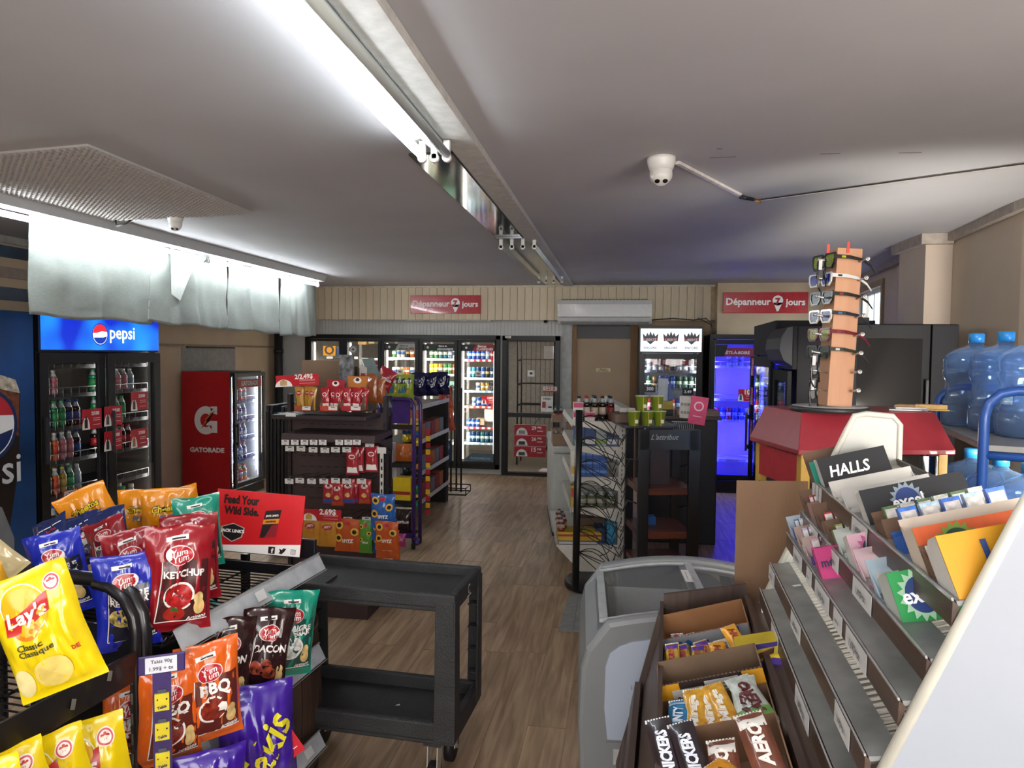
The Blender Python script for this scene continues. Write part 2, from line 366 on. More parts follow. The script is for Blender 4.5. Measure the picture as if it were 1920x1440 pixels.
# beige service door with brown posts
xd0, xd1 = X(1081), X(1181)
d2 = struct('door_2', MB().box(xd0, xd1, YB-.03, YB, 0, Z(636, 1130), M('#b39d82', .65, n=.03, ns=2)))
MB().box(xd0, xd1, YB-.028, YB, Z(635, 1130), Z(608, 1130), M('#10141c', .4)).build('transom', d2)
pp = P(1131, 694, Y=YB-.035); sg = MB().box(-.1, .1, 0, .004, -.026, .026, M('#d9cf9a', .5))
sg.text('Réservé', .09, mBLK, face(0, -.001, .011)); sg.text('aux employés', .15, mBLK, face(0, -.001, -.011))
solo('door_plate', 'small cream plate with two lines of print on the beige door', 'sign', sg, Matrix.Translation(pp))
mPOST = wood('#7b5c3f', '#97714c', 8, 'Z', .6)
struct('trim_7', MB().box(X(1073), xd0, YB-.06, YB, 0, zc+.1, mPOST)); struct('trim_8', MB().box(xd1, X(1196), YB-.06, YB, 0, zc+.1, mPOST))
# heat pump
A0, A1 = X(1044, 9.6), X(1221, 9.6); az0, az1 = Z(607, 1130, 9.6), Z(562, 1130, 9.6)
hp = thing('heat_pump', 'white wall-mounted heat pump under the bulkhead', 'heat pump', Matrix.Translation((A0, 9.6, az0)))
w = A1-A0; h = az1-az0; prof = [(.26, 0), (.06, 0), (.015, .04), (0, .1), (0, h-.06), (.02, h), (.26, h)]
MB().slab([(0, y, z) for y, z in prof], (w, 0, 0), M('#c9c9c7', .18, n=.02, coat=.5)).build('case', hp, bev=.008)
MB().box(.03, w-.03, -.004, .01, .085, .09, mBLK2).build('seam', hp)
MB().slab([(.04, .02, .02), (.04, .05, -.012), (w-.04, .05, -.012), (w-.04, .02, .02)], (0, .01, .01), M('#8e8f90', .4)).build('flap', hp)
g = MB()
for i in range(24): g.box(.05+i*(w-.1)/24, .05+(i+.75)*(w-.1)/24, .03, .2, h, h+.012, M('#6c6c6a', .5))
tag(g.build('top_grille', hp), kind='stuff')
cb = MB().tube([P(1222, 600, Y=9.6), P(1262, 597, Y=9.55), P(1300, 600, Y=9.5), P(1325, 597, Y=9.5)], .008, mBLK2, 6)
solo('heat_pump_cable', 'thin grey cable running from the heat pump along the bulkhead', 'cable', cb)
cb = MB()
for dx in (0, 14): cb.tube([P(1322-dx, 596, Y=9.5), P(1333, 604+dx/3, Y=9.5), P(1338-dx/3, 628, Y=9.45)], .005, mBLK, 6)
solo('power_cable', 'black wires dropping from the bulkhead to the blue-lit cooler', 'cable', cb)

# ------------------------------------------------------------------ ceiling fittings
mTUBE = M('#f4fbff', e=13.0); mTUBL = M('#f4fbfe', e=26.0); mOFF = M('#c3cbc6', .3, n=.0); mHOUS = M('#b6b9ba', .45, n=.02)
def lamp_tube(parent, a, b, mat, r=.019):
    t = MB().cyl(a, b, r, mat, 12).build('tube', parent); d = (Vector(b)-Vector(a)).normalized()
    for p, q in ((Vector(a), -d), (Vector(b), d)):
        MB().cyl(p, p+q*.02, r*.98, mMETAL, 10).build('tube_cap', t)
    return t
def sock(parent, p, d, mat=mWHITE):
    """tombstone lamp holder hanging under the housing"""
    T = Matrix.Translation(p) @ Matrix.Rotation(math.atan2(d.y, d.x)-PI/2, 4, 'Z')
    m = MB().box(-.014, .014, -.012, .012, -.02, .06, mat, T); m.lathe([(.0, -.012), (.02, -.012), (.02, .012), (0, .012)], mat, 14, T @ TR(0, 0, -.012, rx=R(90)))
    m.build('lamp_holder', parent, bev=.003)
la = P(0, 402, Z=2.585); lb = P(384, 486, Z=2.585); lc = P(606, 533, Z=2.585); lx = lb.x
d_ = (lc-la).normalized()
l0 = Vector((lb.x-.02, lb.y-2.42, 2.585)); le = Vector((lb.x+.03, lb.y+2.42, 2.585)); lbv = Vector((lb.x, lb.y, 2.585))
for nm, a, b, lab in (('near', l0, lbv, 'glowing fluorescent batten over the white cloths, half nearer the camera'), ('far', lbv, le, 'glowing fluorescent batten over the white cloths, half by the back wall')):
    ft = thing('ceiling_light', lab, 'light', Matrix.Translation((a.x, a.y, H)), 'lit fluorescent battens')
    A = Vector((0, 0, 0)); B = Vector((b.x-a.x, b.y-a.y, 0))
    MB().slab([(-.07, 0, 0), (.11, 0, 0), (.075, 0, -.075), (-.04, 0, -.075)], B, mHOUS).build('housing', ft)
    q = Vector((0, 0, 2.585-H)); dd = B.normalized()
    lamp_tube(ft, A+q+dd*.06, B+q-dd*.04, mTUBL); sock(ft, A+q+dd*.045, dd); sock(ft, B+q-dd*.025, dd)
# central line: lit tube and dead tube on the near fixture
zc_ = 2.60
t1b = P(790, 290, Z=zc_); t2b = P(836, 288, Z=zc_); t1a = P(502, 0, Z=zc_); t2a = P(590, 0, Z=zc_)
ft = thing('ceiling_light', 'central near ceiling fixture with one lit tube and one dead tube', 'light', Matrix.Translation((t1b.x, t1b.y, H)))
q0 = Vector((t1b.x, t1b.y, H)); L_ = 2.44
a1, b1 = Vector((t1a.x-t1b.x, 0, zc_-H)), Vector((0, 0, zc_-H)); dd = Vector((0, 1, 0)); sx = (t1a.x-t1b.x)/(t1b.y-t1a.y)
x2 = t2b.x-t1b.x
MB().box(-.05, x2+.075, -L_-.05, .08, -.028, -.002, M('#c6c8c8', .5, n=.02)).box(x2*.5-.03, x2*.5+.03, -L_-.05, .06, -.062, -.034, mHOUS).build('housing', ft, bev=.004)
lamp_tube(ft, (0, -L_, zc_-H), (0, 0, zc_-H), mTUBE); lamp_tube(ft, (x2, -L_, zc_-H), (x2, 0, zc_-H), mOFF)
for x in (0, x2*.5, x2):
    for y in (.015, -L_-.015): sock(ft, Vector((x, y, zc_-H)), dd)
# mirror-bright metal sheet between the fixtures, and the white batten beside it
s0, s1 = P(762, 278, Z=H-.01), P(1000, 500, Z=H-.01)
xr = P(850, 300, Z=H-.012).x
mRIP = M('#8f9192', .09, m=1., n=.05, ns=2, b=.04, bs=3)
solo('metal_sheet', 'mirror-bright metal reflector strip on the ceiling between the fixtures', 'sheet', MB().box(s0.x-.02, xr+.02, s0.y+.1, 9.7, H-.014, H-.003, mRIP))
rA, rB = P(1065, 522, Z=H-.03), P(640, 0, Z=H-.03)
struct('trim_9', MB().slab([(rA.x-.13, -1.0, H-.035), (rA.x, -1.0, H-.035), (rA.x, 9.6, H-.035), (rA.x-.13, 9.6, H-.035)], (0, 0, .035), M('#b9b6b1', .5)), bev=.004)
f0, f1 = P(940, 462, Z=2.62), P(1003, 462, Z=2.62); f2, f3 = P(1019, 526, Z=2.62), P(1062, 524, Z=2.62)
ft = thing('ceiling_light', 'far ceiling fixture on the central line with two dead tubes', 'light', Matrix.Translation((f0.x, f0.y, H)))
W3 = f1.x-f0.x; L3 = f2.y-f0.y
MB().box(-.04, W3+.04, -.08, L3+.05, -.03, -.015, M('#83868a', .15, m=1., n=.03)).build('housing', ft)
lamp_tube(ft, (0, 0, 2.62-H), (0, L3, 2.62-H), M('#8d8d88', .3, n=0), .014); lamp_tube(ft, (W3, 0, 2.62-H), (W3, L3, 2.62-H), M('#c9d3d4', .3, n=0))
for x in (0, W3*.33, W3*.66, W3):
    for y in (-.015, L3+.015): sock(ft, Vector((x, y, 2.62-H)), dd)
# unseen lit battens, added behind the camera to raise the ambient light
for i, y in enumerate((-2.1,)):
    for x in (-.9, -3.2):
        ft = thing('ceiling_light', 'unseen lit batten added behind the camera for ambient light, %s' % ('central line' if x > -2 else 'left line'), 'light', Matrix.Translation((x, y, H)))
        MB().box(-.06, .06, 0, 1.9, -.05, -.002, mHOUS).build('housing', ft, bev=.004); lamp_tube(ft, (0, .03, -.08), (0, 1.87, -.08), mTUBE)
        for y2 in (.015, 1.885): sock(ft, Vector((0, y2, -.08)), dd)
# ribbed hatch panel
hA, hB, hC = P(165, 269, Z=H), P(475, 397, Z=H), P(190, 412, Z=H); hD = hA+hC-hB
hm = MB(); mH = M('#aaa6a3', .35, n=.02); nu, nv = 30, 44; u1 = hA-hD; v1 = hC-hD
hm.slab([hD-Vector((0, 0, .012)), hA-Vector((0, 0, .012)), hB-Vector((0, 0, .012)), hC-Vector((0, 0, .012))], (0, 0, .011), mH)
vs = []; fs = []
for i in range(nu):
    for j in range(nv):
        c = hD+u1*((i+.5)/nu)+(hC-hD)*((j+.5)/nv)
        a_ = u1/nu*.42; b2 = (hC-hD)/nv*.42; k0 = len(vs)
        vs += [c-a_-b2-Vector((0, 0, .012)), c+a_-b2-Vector((0, 0, .012)), c+a_+b2-Vector((0, 0, .012)), c-a_+b2-Vector((0, 0, .012)), c-Vector((0, 0, .022))]
        fs += [(k0, k0+1, k0+4), (k0+1, k0+2, k0+4), (k0+2, k0+3, k0+4), (k0+3, k0, k0+4)]
hm.add(vs, fs, mH)
struct('trim_10', hm)
# cameras and their cable runs
def dome(px, py, lab, yaw, s=1.):
    p = P(px, py, Z=H); o = thing('security_camera', lab, 'camera', Matrix.Translation(p) @ Matrix.Rotation(yaw, 4, 'Z') @ Matrix.Scale(s, 4), 'ceiling security cameras')
    wh = M('#d3d0cb', .35, n=.02)
    MB().lathe([(.055, 0), (.055, -.012), (.05, -.03), (.043, -.05), (0, -.05)], wh, 24).build('base', o)
    h_ = MB(); h_.lathe([(0, .042), (.03, .034), (.043, .01), (.043, -.012), (.03, -.034), (.024, -.04), (0, -.04)], wh, 24, TR(0, 0, -.062, rx=R(-38)))
    e = h_.build('eyeball', o)
    T = TR(0, 0, -.062, rx=R(-38))
    MB().disc((-.015, 0, 0), .01, .01, mBLK, T @ TR(0, 0, -.0415, rx=0), 14).build('lens', e)
    MB().disc((.015, 0, 0), .01, .01, mBLK2, T @ TR(0, 0, -.0415, rx=0), 14).build('infrared_window', e)
    return p
c1 = dome(1240, 296, 'white turret security camera on the open ceiling beside the tubes', R(0), 1.25); c2 = dome(329, 405, 'white turret security camera near the ribbed ceiling hatch', R(20), 1.0)
k1, k2, k3 = P(1270, 305, Z=H-.01), P(1388, 366, Z=H-.01), P(1425, 376, Z=H-.01); k4 = P(1925, 308, Z=H-.01)
solo('cable_duct', 'short white cable duct running from the open-ceiling camera', 'duct', MB().bar(k1, k2, .022, .015, M('#d6d0c8', .5)))
solo('cable_duct', 'long thin cable line crossing the ceiling to the side wall', 'duct', MB().bar(k3, k4, .016, .008, M('#b9b2ab', .5)).tube([k3+Vector((0, -.02, 0)), k4+Vector((0, -.02, 0))], .003, mBLK2, 5))
cn = MB(); mid = (k2+k3)/2
cn.tube([k2, k2+Vector((.01, -.04, -.015)), mid+Vector((0, -.05, -.02)), k3], .005, mBLK, 6); cn.cyl(k2+Vector((.0, 0, -.01)), mid+Vector((.02, .0, -.01)), .011, mBLK2, 8)
cn.cyl(mid+Vector((.02, 0, -.01)), k3+Vector((0, 0, -.01)), .009, M('#c0862a', .5), 8)
solo('cable_connector', 'black cable connector hanging where the two ceiling ducts meet', 'connector', cn)
cn = MB(); q1 = P(212, 412, Z=H-.012); q2 = P(308, 407, Z=H-.012)
cn.tube([q1, q2], .006, M('#c6c6c4', .5), 6); cn.tube([q1+Vector((.02, 0, 0)), q1+Vector((.05, -.03, -.05)), q1+Vector((.12, -.02, -.03)), q1+Vector((.15, 0, 0))], .007, mBLK2, 6)
solo('camera_cable', 'grey cable with a black loop beside the hatch camera', 'cable', cn)
# scuffs on the ceiling
sc_ = MB()
for (a, b) in (((1330, 296), (1380, 294)), ((1537, 289), (1576, 288)), ((1685, 287), (1728, 286)), ((1344, 279), (1354, 279))):
    p, q = P(*a, Z=H-.001), P(*b, Z=H-.001); sc_.bar(p, q, .006, .001, M('#6e5f55', .8))
struct('trim_11', sc_)

# ------------------------------------------------------------------ white cloths below the left lights
def cloth(px0, px1, pyb0, pyb1, lab, folds, seed):
    Yq0, Yq1 = P(px0, 600, X=lx-.15).y, P(px1, 600, X=lx-.15).y
    zb0, zb1 = P(px0, pyb0, X=lx-.15).z, P(px1, pyb1, X=lx-.15).z
    mb = MB(); nu, nv = 56, 26; vs = []; fs = []; zt_ = H-.03; rg = random.Random(seed)
    for j in range(nv+1):
        t = j/nv
        for i in range(nu+1):
            s = i/nu; zb_ = zb0+(zb1-zb0)*s+.01*math.sin(s*11+seed)
            y = Yq0+(Yq1-Yq0)*s + (-.03*(1-t)*math.sin(s*PI)); y += (s-.5)*.05*t
            d = 0
            for (fc, fw, fa) in folds: d += fa*math.exp(-((s-fc-.05*(t-.5))/fw)**2)
            x = lx-.15+d*(.35+.65*t)+.012*noise.noise(Vector((s*5, t*2.5, seed)))*2+.0035*noise.noise(Vector((s*7, t*38, seed+5)))
            sag = 0
            for (c, w_, a_) in folds: sag += .05*math.exp(-((s-c)/.09)**2) if a_ > .04 else 0
            z = zt_-sag*(1-t)+(zb_-zt_)*t
            vs.append((x, y, z))
    for j in range(nv):
        for i in range(nu): k = j*(nu+1)+i; fs.append((k, k+1, k+nu+2, k+nu+1))
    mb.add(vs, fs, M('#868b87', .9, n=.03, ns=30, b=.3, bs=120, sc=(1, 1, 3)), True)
    return mb
cl = [(58, 283, 592, 607, 'widest white cloth hanging under the lights over the drinks cooler', [(.25, .05, .02), (.55, .03, -.02), (.8, .05, .015)], 1),
      (281, 425, 604, 618, 'second white cloth, with a folded-over flap, hanging under the lights', [(.28, .04, .05), (.62, .03, -.03), (.8, .04, .02)], 2),
      (428, 522, 618, 627, 'third white cloth with long pleats hanging under the lights', [(.38, .04, .045), (.75, .05, -.025)], 3),
      (526, 591, 628, 631, 'narrowest white cloth, farthest along under the lights', [(.2, .05, .045), (.5, .05, -.03), (.75, .04, .02)], 4)]
for a in cl:
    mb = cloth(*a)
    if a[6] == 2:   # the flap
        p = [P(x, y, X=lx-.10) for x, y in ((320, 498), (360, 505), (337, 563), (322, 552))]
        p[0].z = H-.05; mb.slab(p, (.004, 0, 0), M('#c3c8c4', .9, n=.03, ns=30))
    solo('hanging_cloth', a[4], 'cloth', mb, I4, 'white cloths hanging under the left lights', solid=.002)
# ------------------------------------------------------------------ products
_PC = {}
def can_me(body, band='#d8dadc', r=.033, h=.157, top='#c9ccd0'):
    k = ('can', body, band, r, h)
    if k not in _PC:
        mb = MB(); al = M(top, .25, m=.9, n=0); b_ = M(body, .3, m=.25, n=.05, ns=40); c_ = M(band, .35, m=.1, n=.04, ns=40)
        mb.lathe([(r*.8, 0), (r, .008), (r, h*.35)], b_, 14); mb.lathe([(r*1.001, h*.35), (r*1.001, h*.62)], c_, 14)
        mb.lathe([(r, h*.62), (r, h-.014), (r*.82, h-.003)], b_, 14); mb.lathe([(r*.84, h-.004), (r*.84, h), (r*.76, h-.002), (0, h-.003)], al, 14)
        _PC[k] = mb.mesh('can')
    return _PC[k]
def bottle_me(liq, cap, lab, r=.033, h=.22, rough=.12, clear='#9aa3a6'):
    k = ('bot', liq, cap, lab, r, h)
    if k not in _PC:
        mb = MB(); L = M(liq, rough, n=.04, coat=.5); C_ = M(cap, .4, n=0); B = M(lab, .4, n=.05, ns=60); G = M(clear, .1, n=0, coat=.6)
        mb.lathe([(r*.85, 0), (r, .01), (r*.97, h*.25)], L, 14); mb.lathe([(r*1.005, h*.25), (r*1.005, h*.55)], B, 14)
        mb.lathe([(r, h*.55), (r, h*.66), (r*.8, h*.74)], L, 14); mb.lathe([(r*.8, h*.74), (r*.42, h*.88), (r*.40, h*.91)], G, 14)
        mb.lathe([(r*.47, h*.91), (r*.47, h), (0, h)], C_, 12)
        _PC[k] = mb.mesh('bottle')
    return _PC[k]
def carton_mb(w, d, h, mats, txt=None, tc='#ffffff', band=None, face_y=0):
    mb = MB(); mb.box(0, w, 0, d, 0, h, M(mats, .5, n=.04))
    if band: mb.quad((0.001, -.0006, h*band[1]), (w-.001, -.0006, h*band[1]), (w-.001, -.0006, h*band[2]), (.001, -.0006, h*band[2]), M(band[0], .5, n=.02))
    if txt: mb.text(txt, w*.8, M(tc, .5, n=0), face(w/2, -.0012, h*.6), bold=.03)
    return mb
def price_rail(mb, x0, x1, y, z, col='#e8e6e2', h=.03, n=5, T=None, tagc='#d9534a'):
    mb.box(x0, x1, y-.004, y, z-h, z, M(col, .4, n=.02), T)
    for i in range(n):
        a = x0+(i+.25)*(x1-x0)/n; mb.box(a, a+(x1-x0)/n*.5, y-.006, y-.004, z-h+.004, z-.004, M('#f1efe9', .5, n=0), T)
def red_card(name, lab, T, price, w=.2, h=.14, pic='#8a3a2a', group=None, sub=None, cents=None, leftpic=True):
    mb = MB(); rd = M('#bd1f2e', .4, n=.02); wh = M('#f3efec', .5, n=0)
    mb.box(0, w, 0, .0015, 0, h, rd); F_ = face(0, -.0006, 0)
    if leftpic:
        mb.disc((w*.18, h*.0), w*.2, h*.62, wh, F_, 16, a0=0, a1=PI); 
        mb.box(w*.1, w*.26, -.0012, -.0008, h*.08, h*.5, M(pic, .5)); mb.box(w*.14, w*.22, -.0012, -.0008, h*.5, h*.66, M(pic, .5))
    mb.text(price, w*.42, wh, F_, x=w*.66, y=h*.78, z=.0006, bold=.035)
    if sub: mb.text(sub, w*.34, wh, F_, x=w*.72, y=h*.42, z=.0006)
    for q in (.52, .42, .2): mb.box(w*.55, w*.92, -.0009, -.0005, h*q, h*(q+.02), wh)
    return solo(name, lab, 'price card', mb, T, group)

# ------------------------------------------------------------------ walk-in beer cooler
G0 = [(588, 640), (655, 712), (724, 781), (795.5, 854), (867, 928)]
zg1 = Z(641, 760); zg0 = Z(864, 900); yF = YB-.06
cf = struct('door_3', MB().box(xa, xb, yF, YB+.08, zt-.06, zt, mBLK).box(xa, xb, yF, YB+.08, zb, zb+.07, mBLK).box(xa, xa+.07, yF, YB+.08, zb, zt, mBLK).box(xb-.06, xb, yF, YB+.08, zb, zt, mBLK), bev=.004)
edges = []
for i, (a, b) in enumerate(G0):
    x0, x1 = X(a), X(b); edges.append((x0, x1))
    dl = xa+.07 if i == 0 else (edges[i-1][1]+x0)/2; dr = xb-.06 if i == 4 else (x1+X(G0[i+1][0]))/2
    m = MB(); m.box(dl+.004, x0, yF-.03, YB-.02, zb+.07, zt-.065, mBLK2).box(x1, dr-.004, yF-.03, YB-.02, zb+.07, zt-.065, mBLK2)
    m.box(x0, x1, yF-.03, YB-.02, zg1, zt-.065, mBLK2).box(x0, x1, yF-.03, YB-.02, zb+.07, zg0, mBLK2)
    dr_ = m.build('glass_door', cf, bev=.004)
    MB().box(x0, x1, YB-.05, YB-.045, zg0, zg1, glass(alpha=.0, tint=.93)).build('pane', dr_)
    MB().box(x0-.035, x0-.015, yF-.075, yF-.055, 1.05, 1.35, mBLK).box(x0-.032, x0-.018, yF-.06, yF-.03, 1.06, 1.09, mBLK).box(x0-.032, x0-.018, yF-.06, yF-.03, 1.31, 1.34, mBLK).build('door_handle', dr_, bev=.003)
    led = M('#fff8ea', e=5.); MB().box(x0+.002, x0+.02, YB+.01, YB+.03, zg0+.02, zg1-.02, led).box(x1-.02, x1-.002, YB+.01, YB+.03, zg0+.02, zg1-.02, led).build('light_strip', dr_)
# header stickers
def hdr(i, c1, c2, t1, t2, tc='#ffffff', z=None):
    x0, x1 = edges[i]; w = x1-x0; y = YB-.0515; zz = Z(651 if z is None else z, 760); h = .10; xm = x0+w*.4
    m = MB(); m.slab([(x0, y, zz-h/2), (xm-.04, y, zz-h/2), (xm+.02, y, zz+h/2), (x0, y, zz+h/2)], (0, -.001, 0), M(c1, .5))
    m.slab([(xm-.04, y, zz-h/2), (x1, y, zz-h/2), (x1, y, zz+h/2), (xm+.02, y, zz+h/2)], (0, -.001, 0), M(c2, .5))
    T = face((xm+x1)/2, y-.002, zz)
    m.text(t1, w*.26, M(tc, .5, n=0), T, x=-w*.08, y=.022); m.text(t2, w*.5, M(tc, .5, n=0), T, y=-.022, bold=.03)
    m.disc((x0+w*.14, zz), .018, .018, M('#dcdad6', .5), Matrix.Translation((0, y-.002, 0)) @ UPXZ, 12)
    return solo('door_sticker', 'header strip reading %s %s on a beer cooler door' % (t1, t2), 'sticker', m, I4, 'beer cooler header strips')
hdr(2, '#34322f', '#a8a6a0', 'Bières de', 'SPÉCIALITÉS', '#222222'); hdr(3, '#2c2b2b', '#1d1d1d', 'Bières de', 'DÉCOUVERTE'); hdr(4, '#1f2020', '#a61f2b', 'Bières', 'CLASSIQUES')
x0, x1 = edges[4]; m = MB(); zz = Z(857, 900); y = YB-.0515
m.slab([(x0+.02, y, zz-.05), (x1, y, zz-.05), (x1, y, zz+.06), (x0+.16, y, zz+.06)], (0, -.001, 0), M('#4b6373', .5)); m.text('ÉCONOMIQUES', (x1-x0)*.6, M('#9db4bf', .5, n=0), face(x0+(x1-x0)*.6, y-.002, zz-.01))
solo('door_sticker', 'blue-grey sticker reading ÉCONOMIQUES at the foot of the rightmost beer door', 'sticker', m)
# cooler interior
ci = struct('wall_cooler', MB().box(xa-.05, db+.9, 12.5, 12.6, 0, 2.5, M('#8b857c', .7)).box(xa-.15, xa-.05, YB+.12, 12.6, 0, 2.5, M('#a8a49c', .7)).box(db+.8, db+.9, YB+.12, 12.6, 0, 2.5, M('#a8a49c', .7)).box(xa-.1, db+.9, YB+.12, 12.6, 2.4, 2.5, M('#a8a49c', .7)))
for i, (x0, x1) in enumerate(edges):
    area('cooler_door_light', ((x0+x1)/2, YB+.03, 1.98), ((x0+x1)/2, 10.6, .9), x1-x0, .06, [1.5, 1.5, 4, 6, 7][i], (1, .97, .9))
    area('cooler_door_light', (x0+.0, YB+.03, 1.2), ((x0+x1)/2+.1, 10.5, 1.2), .05, 1.5, [1, 1.5, 4, 6, 7][i], (1, .97, .9))
for i in range(1, 5):   # shelf columns
    x = (edges[i-1][1]+edges[i][0])/2
    solo('shelf_post', 'white slotted post between cooler doors %s and %s' % (ORD[i-1], ORD[i]), 'post', MB().box(x-.02, x+.02, YB+.62, YB+.66, 0, 2.3, M('#c8c8c4', .4)))
PAL = {'blue': ('#2a56a8', '#d7dde6'), 'red': ('#b32433', '#e8dcd8'), 'white': ('#e4e2da', '#4a6aa0'), 'teal': ('#2f7f86', '#d8dcd2'), 'green': ('#4c8a55', '#e6e2c8'),
       'yellow': ('#e3c132', '#e8d88a'), 'black': ('#22242a', '#b89a5a'), 'orange': ('#cf6a30', '#ece2d0'), 'gold': ('#b5883c', '#efe6cc'), 'sky': ('#86a9cf', '#eef0f2'), 'navy': ('#1f3f66', '#b7d4dc'), 'pink': ('#c98aa0', '#f0e4e0')}
rows = [  # door, rail y px, can height, colours, rail colour
 (4, 674, .15, 'blue blue blue blue sky red red red', '#c0303a'), (4, 708, .157, 'sky teal navy blue black navy red red', '#cfe0e4'),
 (4, 732, .12, 'white gold gold black black gold gold', '#8fb7d6'), (4, 761, .13, 'white blue blue blue', '#d0483c'), (4, 800, .12, 'blue blue blue', '#c0303a'),
 (4, 829, .157, 'sky navy navy teal navy navy navy navy', '#a7c6da'),
 (3, 673, .157, 'green green teal teal sky white orange red', '#e2ded6'), (3, 702, .157, 'yellow yellow gold green green orange gold green', '#dfe0da'),
 (3, 775, .12, 'green gold green green white', '#e2ded6'), (3, 830, .12, 'gold gold orange', '#e2ded6'),
 (2, 672, .15, 'green white white black orange gold white', '#e2ded6'), (2, 705, .12, 'white white gold orange white white', '#e2ded6')]
DN = ['leftmost', 'second', 'middle', 'fourth', 'rightmost']; cnt = {}
for di, ry, ch, cols, rc in rows:
    x0, x1 = edges[di]; cols = cols.split(); z = Z(ry, 890, YB+.22)
    sh = MB().box(x0-.03, x1+.03, YB+.17, YB+.6, z-.012, z-.002, M('#c4c3be', .4)); price_rail(sh, x0-.02, x1+.02, YB+.17, z+.004, rc, .035, 6)
    cnt[di] = cnt.get(di, 0)+1; si = ORD[cnt[di]-1]
    shn = 'shelf %s from the top behind the %s beer door' % (si, DN[di])
    solo('cooler_shelf', '%s shelf from the top behind the %s beer cooler door' % (si, DN[di]), 'shelf', sh, I4, 'beer cooler shelves')
    n = len(cols); st = max(.07, (x1-x0-.03)/max(n, 7)); tall = 0
    for c, cn_ in enumerate(cols):
        xx = x0+.05+st*c + (.14 if (di, ry) == (4, 732) else 0) + (.08 if (di, ry) == (4, 761) else 0)
        if xx > x1: continue
        inst('can', can_me(*PAL[cn_], h=ch), Matrix.Translation((xx, YB+.23+.004*(c % 2), z)))
        o = COL.objects[-1]; tag(o, '%s can, %s from the left, %s shelf behind the %s beer door' % (cn_, ORD[c], si, DN[di]), 'can', 'cans in the beer cooler')
        if cn_ != 'black' or c % 2:
            o2 = inst('can', can_me(*PAL[cn_], h=ch), Matrix.Translation((xx, YB+.305, z))); tag(o2, 'second-rank can behind the %s can, %s shelf, %s beer door' % (ORD[c], si, DN[di]), 'can', 'cans in the beer cooler')
def crate(px0, px1, py0, py1, Y, d, col, lab, txt=None, tc='#5a3b2a', cat='box', nm='carton', band=None):
    a, b = P(px0, py1, Y=Y), P(px1, py0, Y=Y)
    return solo(nm, lab, cat, carton_mb(b.x-a.x, d, b.z-a.z, col, txt, tc, band), Matrix.Translation((a.x, Y, a.z)))
crate(892, 908, 785, 797, YB+.22, .2, '#b9a287', 'kraft beer carton on the fifth shelf, rightmost beer door')
crate(908, 928, 768, 790, YB+.24, .2, '#e4ded6', 'white printed beer carton standing beside the kraft one')
crate(832, 853, 715, 731, YB+.2, .2, '#7fb49a', 'pale green drink carton behind the fourth beer door')
crate(606, 629, 649, 667, YB+.3, .15, '#f0a41c', 'orange drink carton on the shelf behind the leftmost beer door', 'O', '#4a3a2a')
crate(631, 640, 650, 667, YB+.3, .15, '#3b5f9c', 'blue drink carton next to the orange carton, leftmost beer door')
crate(671, 687, 637, 646, YB+.4, .2, '#e0b774', 'kraft carton at the top behind the second beer door')
crate(691, 702, 637, 644, YB+.4, .2, '#d4bd8e', 'smaller kraft carton at the top behind the second beer door')
for (a, b, z_) in ((588, 640, 669), (655, 712, 671), (724, 781, 640+92)):
    z = Z(z_, 690, YB+.3); mm = MB().box(X(a)-.02, X(b)+.02, YB+.25, YB+.6, z-.02, z-.004, M('#57534e', .5))
    for i in range(3): mm.box(X(a)+.1+i*.2, X(a)+.2+i*.2, YB+.244, YB+.25, z-.035, z, M('#d9d8d4', .5))
    solo('cooler_shelf', 'dark shelf with white tags behind the beer door at %d' % 0 if 0 else 'dark shelf with small white tags behind the %s beer door' % {588: 'leftmost', 655: 'second', 724: 'middle'}[a], 'shelf', mm)
red_card('promotion_card', 'red promotion card with 15 printed, inside the rightmost beer door', Matrix.Translation(P(903, 758, Y=YB+.1)), '15⁹⁹'.replace('⁹⁹', '99'), .19, .12)
red_card('promotion_card', 'red promotion card low on the second beer door', Matrix.Translation(P(700, 705, Y=YB-.055)), '2/5', .09, .2, leftpic=False)
def round_sticker(p, r, lab, cross=True, dark='#2a2a2a', lt='#c9cac8'):
    m = MB(); F_ = face(0, 0, 0); m.disc((0, 0), r, r, M(lt, .5, n=0), F_, 22); m.disc((0, 0, .0006), r*.92, r*.92, M(dark, .5, n=0), F_, 22, r0=.86)
    for a in (0, PI/2): m.poly([tuple((Vector((x, y)).x*math.cos(a)-y*math.sin(a), x*math.sin(a)+y*math.cos(a), .0008)) for x, y in ((-.6*r, 0), (0, -.16*r), (.6*r, 0), (0, .16*r))], M(dark, .5, n=0), F_)
    return solo('round_sticker', lab, 'sticker', m, Matrix.Translation(p))
round_sticker(P(919.5, 727, Y=YB-.053), .038, 'round cross sticker on the rightmost beer cooler door'); round_sticker(P(847, 726.5, Y=YB-.053), .038, 'round cross sticker on the fourth beer cooler door')
round_sticker(P(662, 655, Y=YB-.053), .06, 'large round grey sticker on the second beer cooler door')
for (a, b), l in (((825, 699), 'fourth'), ((897, 701), 'rightmost'), ((750, 697), 'middle')):
    m = MB().box(-.045, .045, 0, .001, -.035, .035, M('#d8d4ce', .5)).box(-.02, .02, -.001, 0, -.01, .01, M('#5a5450', .5)); solo('notice_sticker', 'small white notice stuck to the %s beer cooler door' % l, 'sticker', m, Matrix.Translation(P(a, b, Y=YB-.054)))

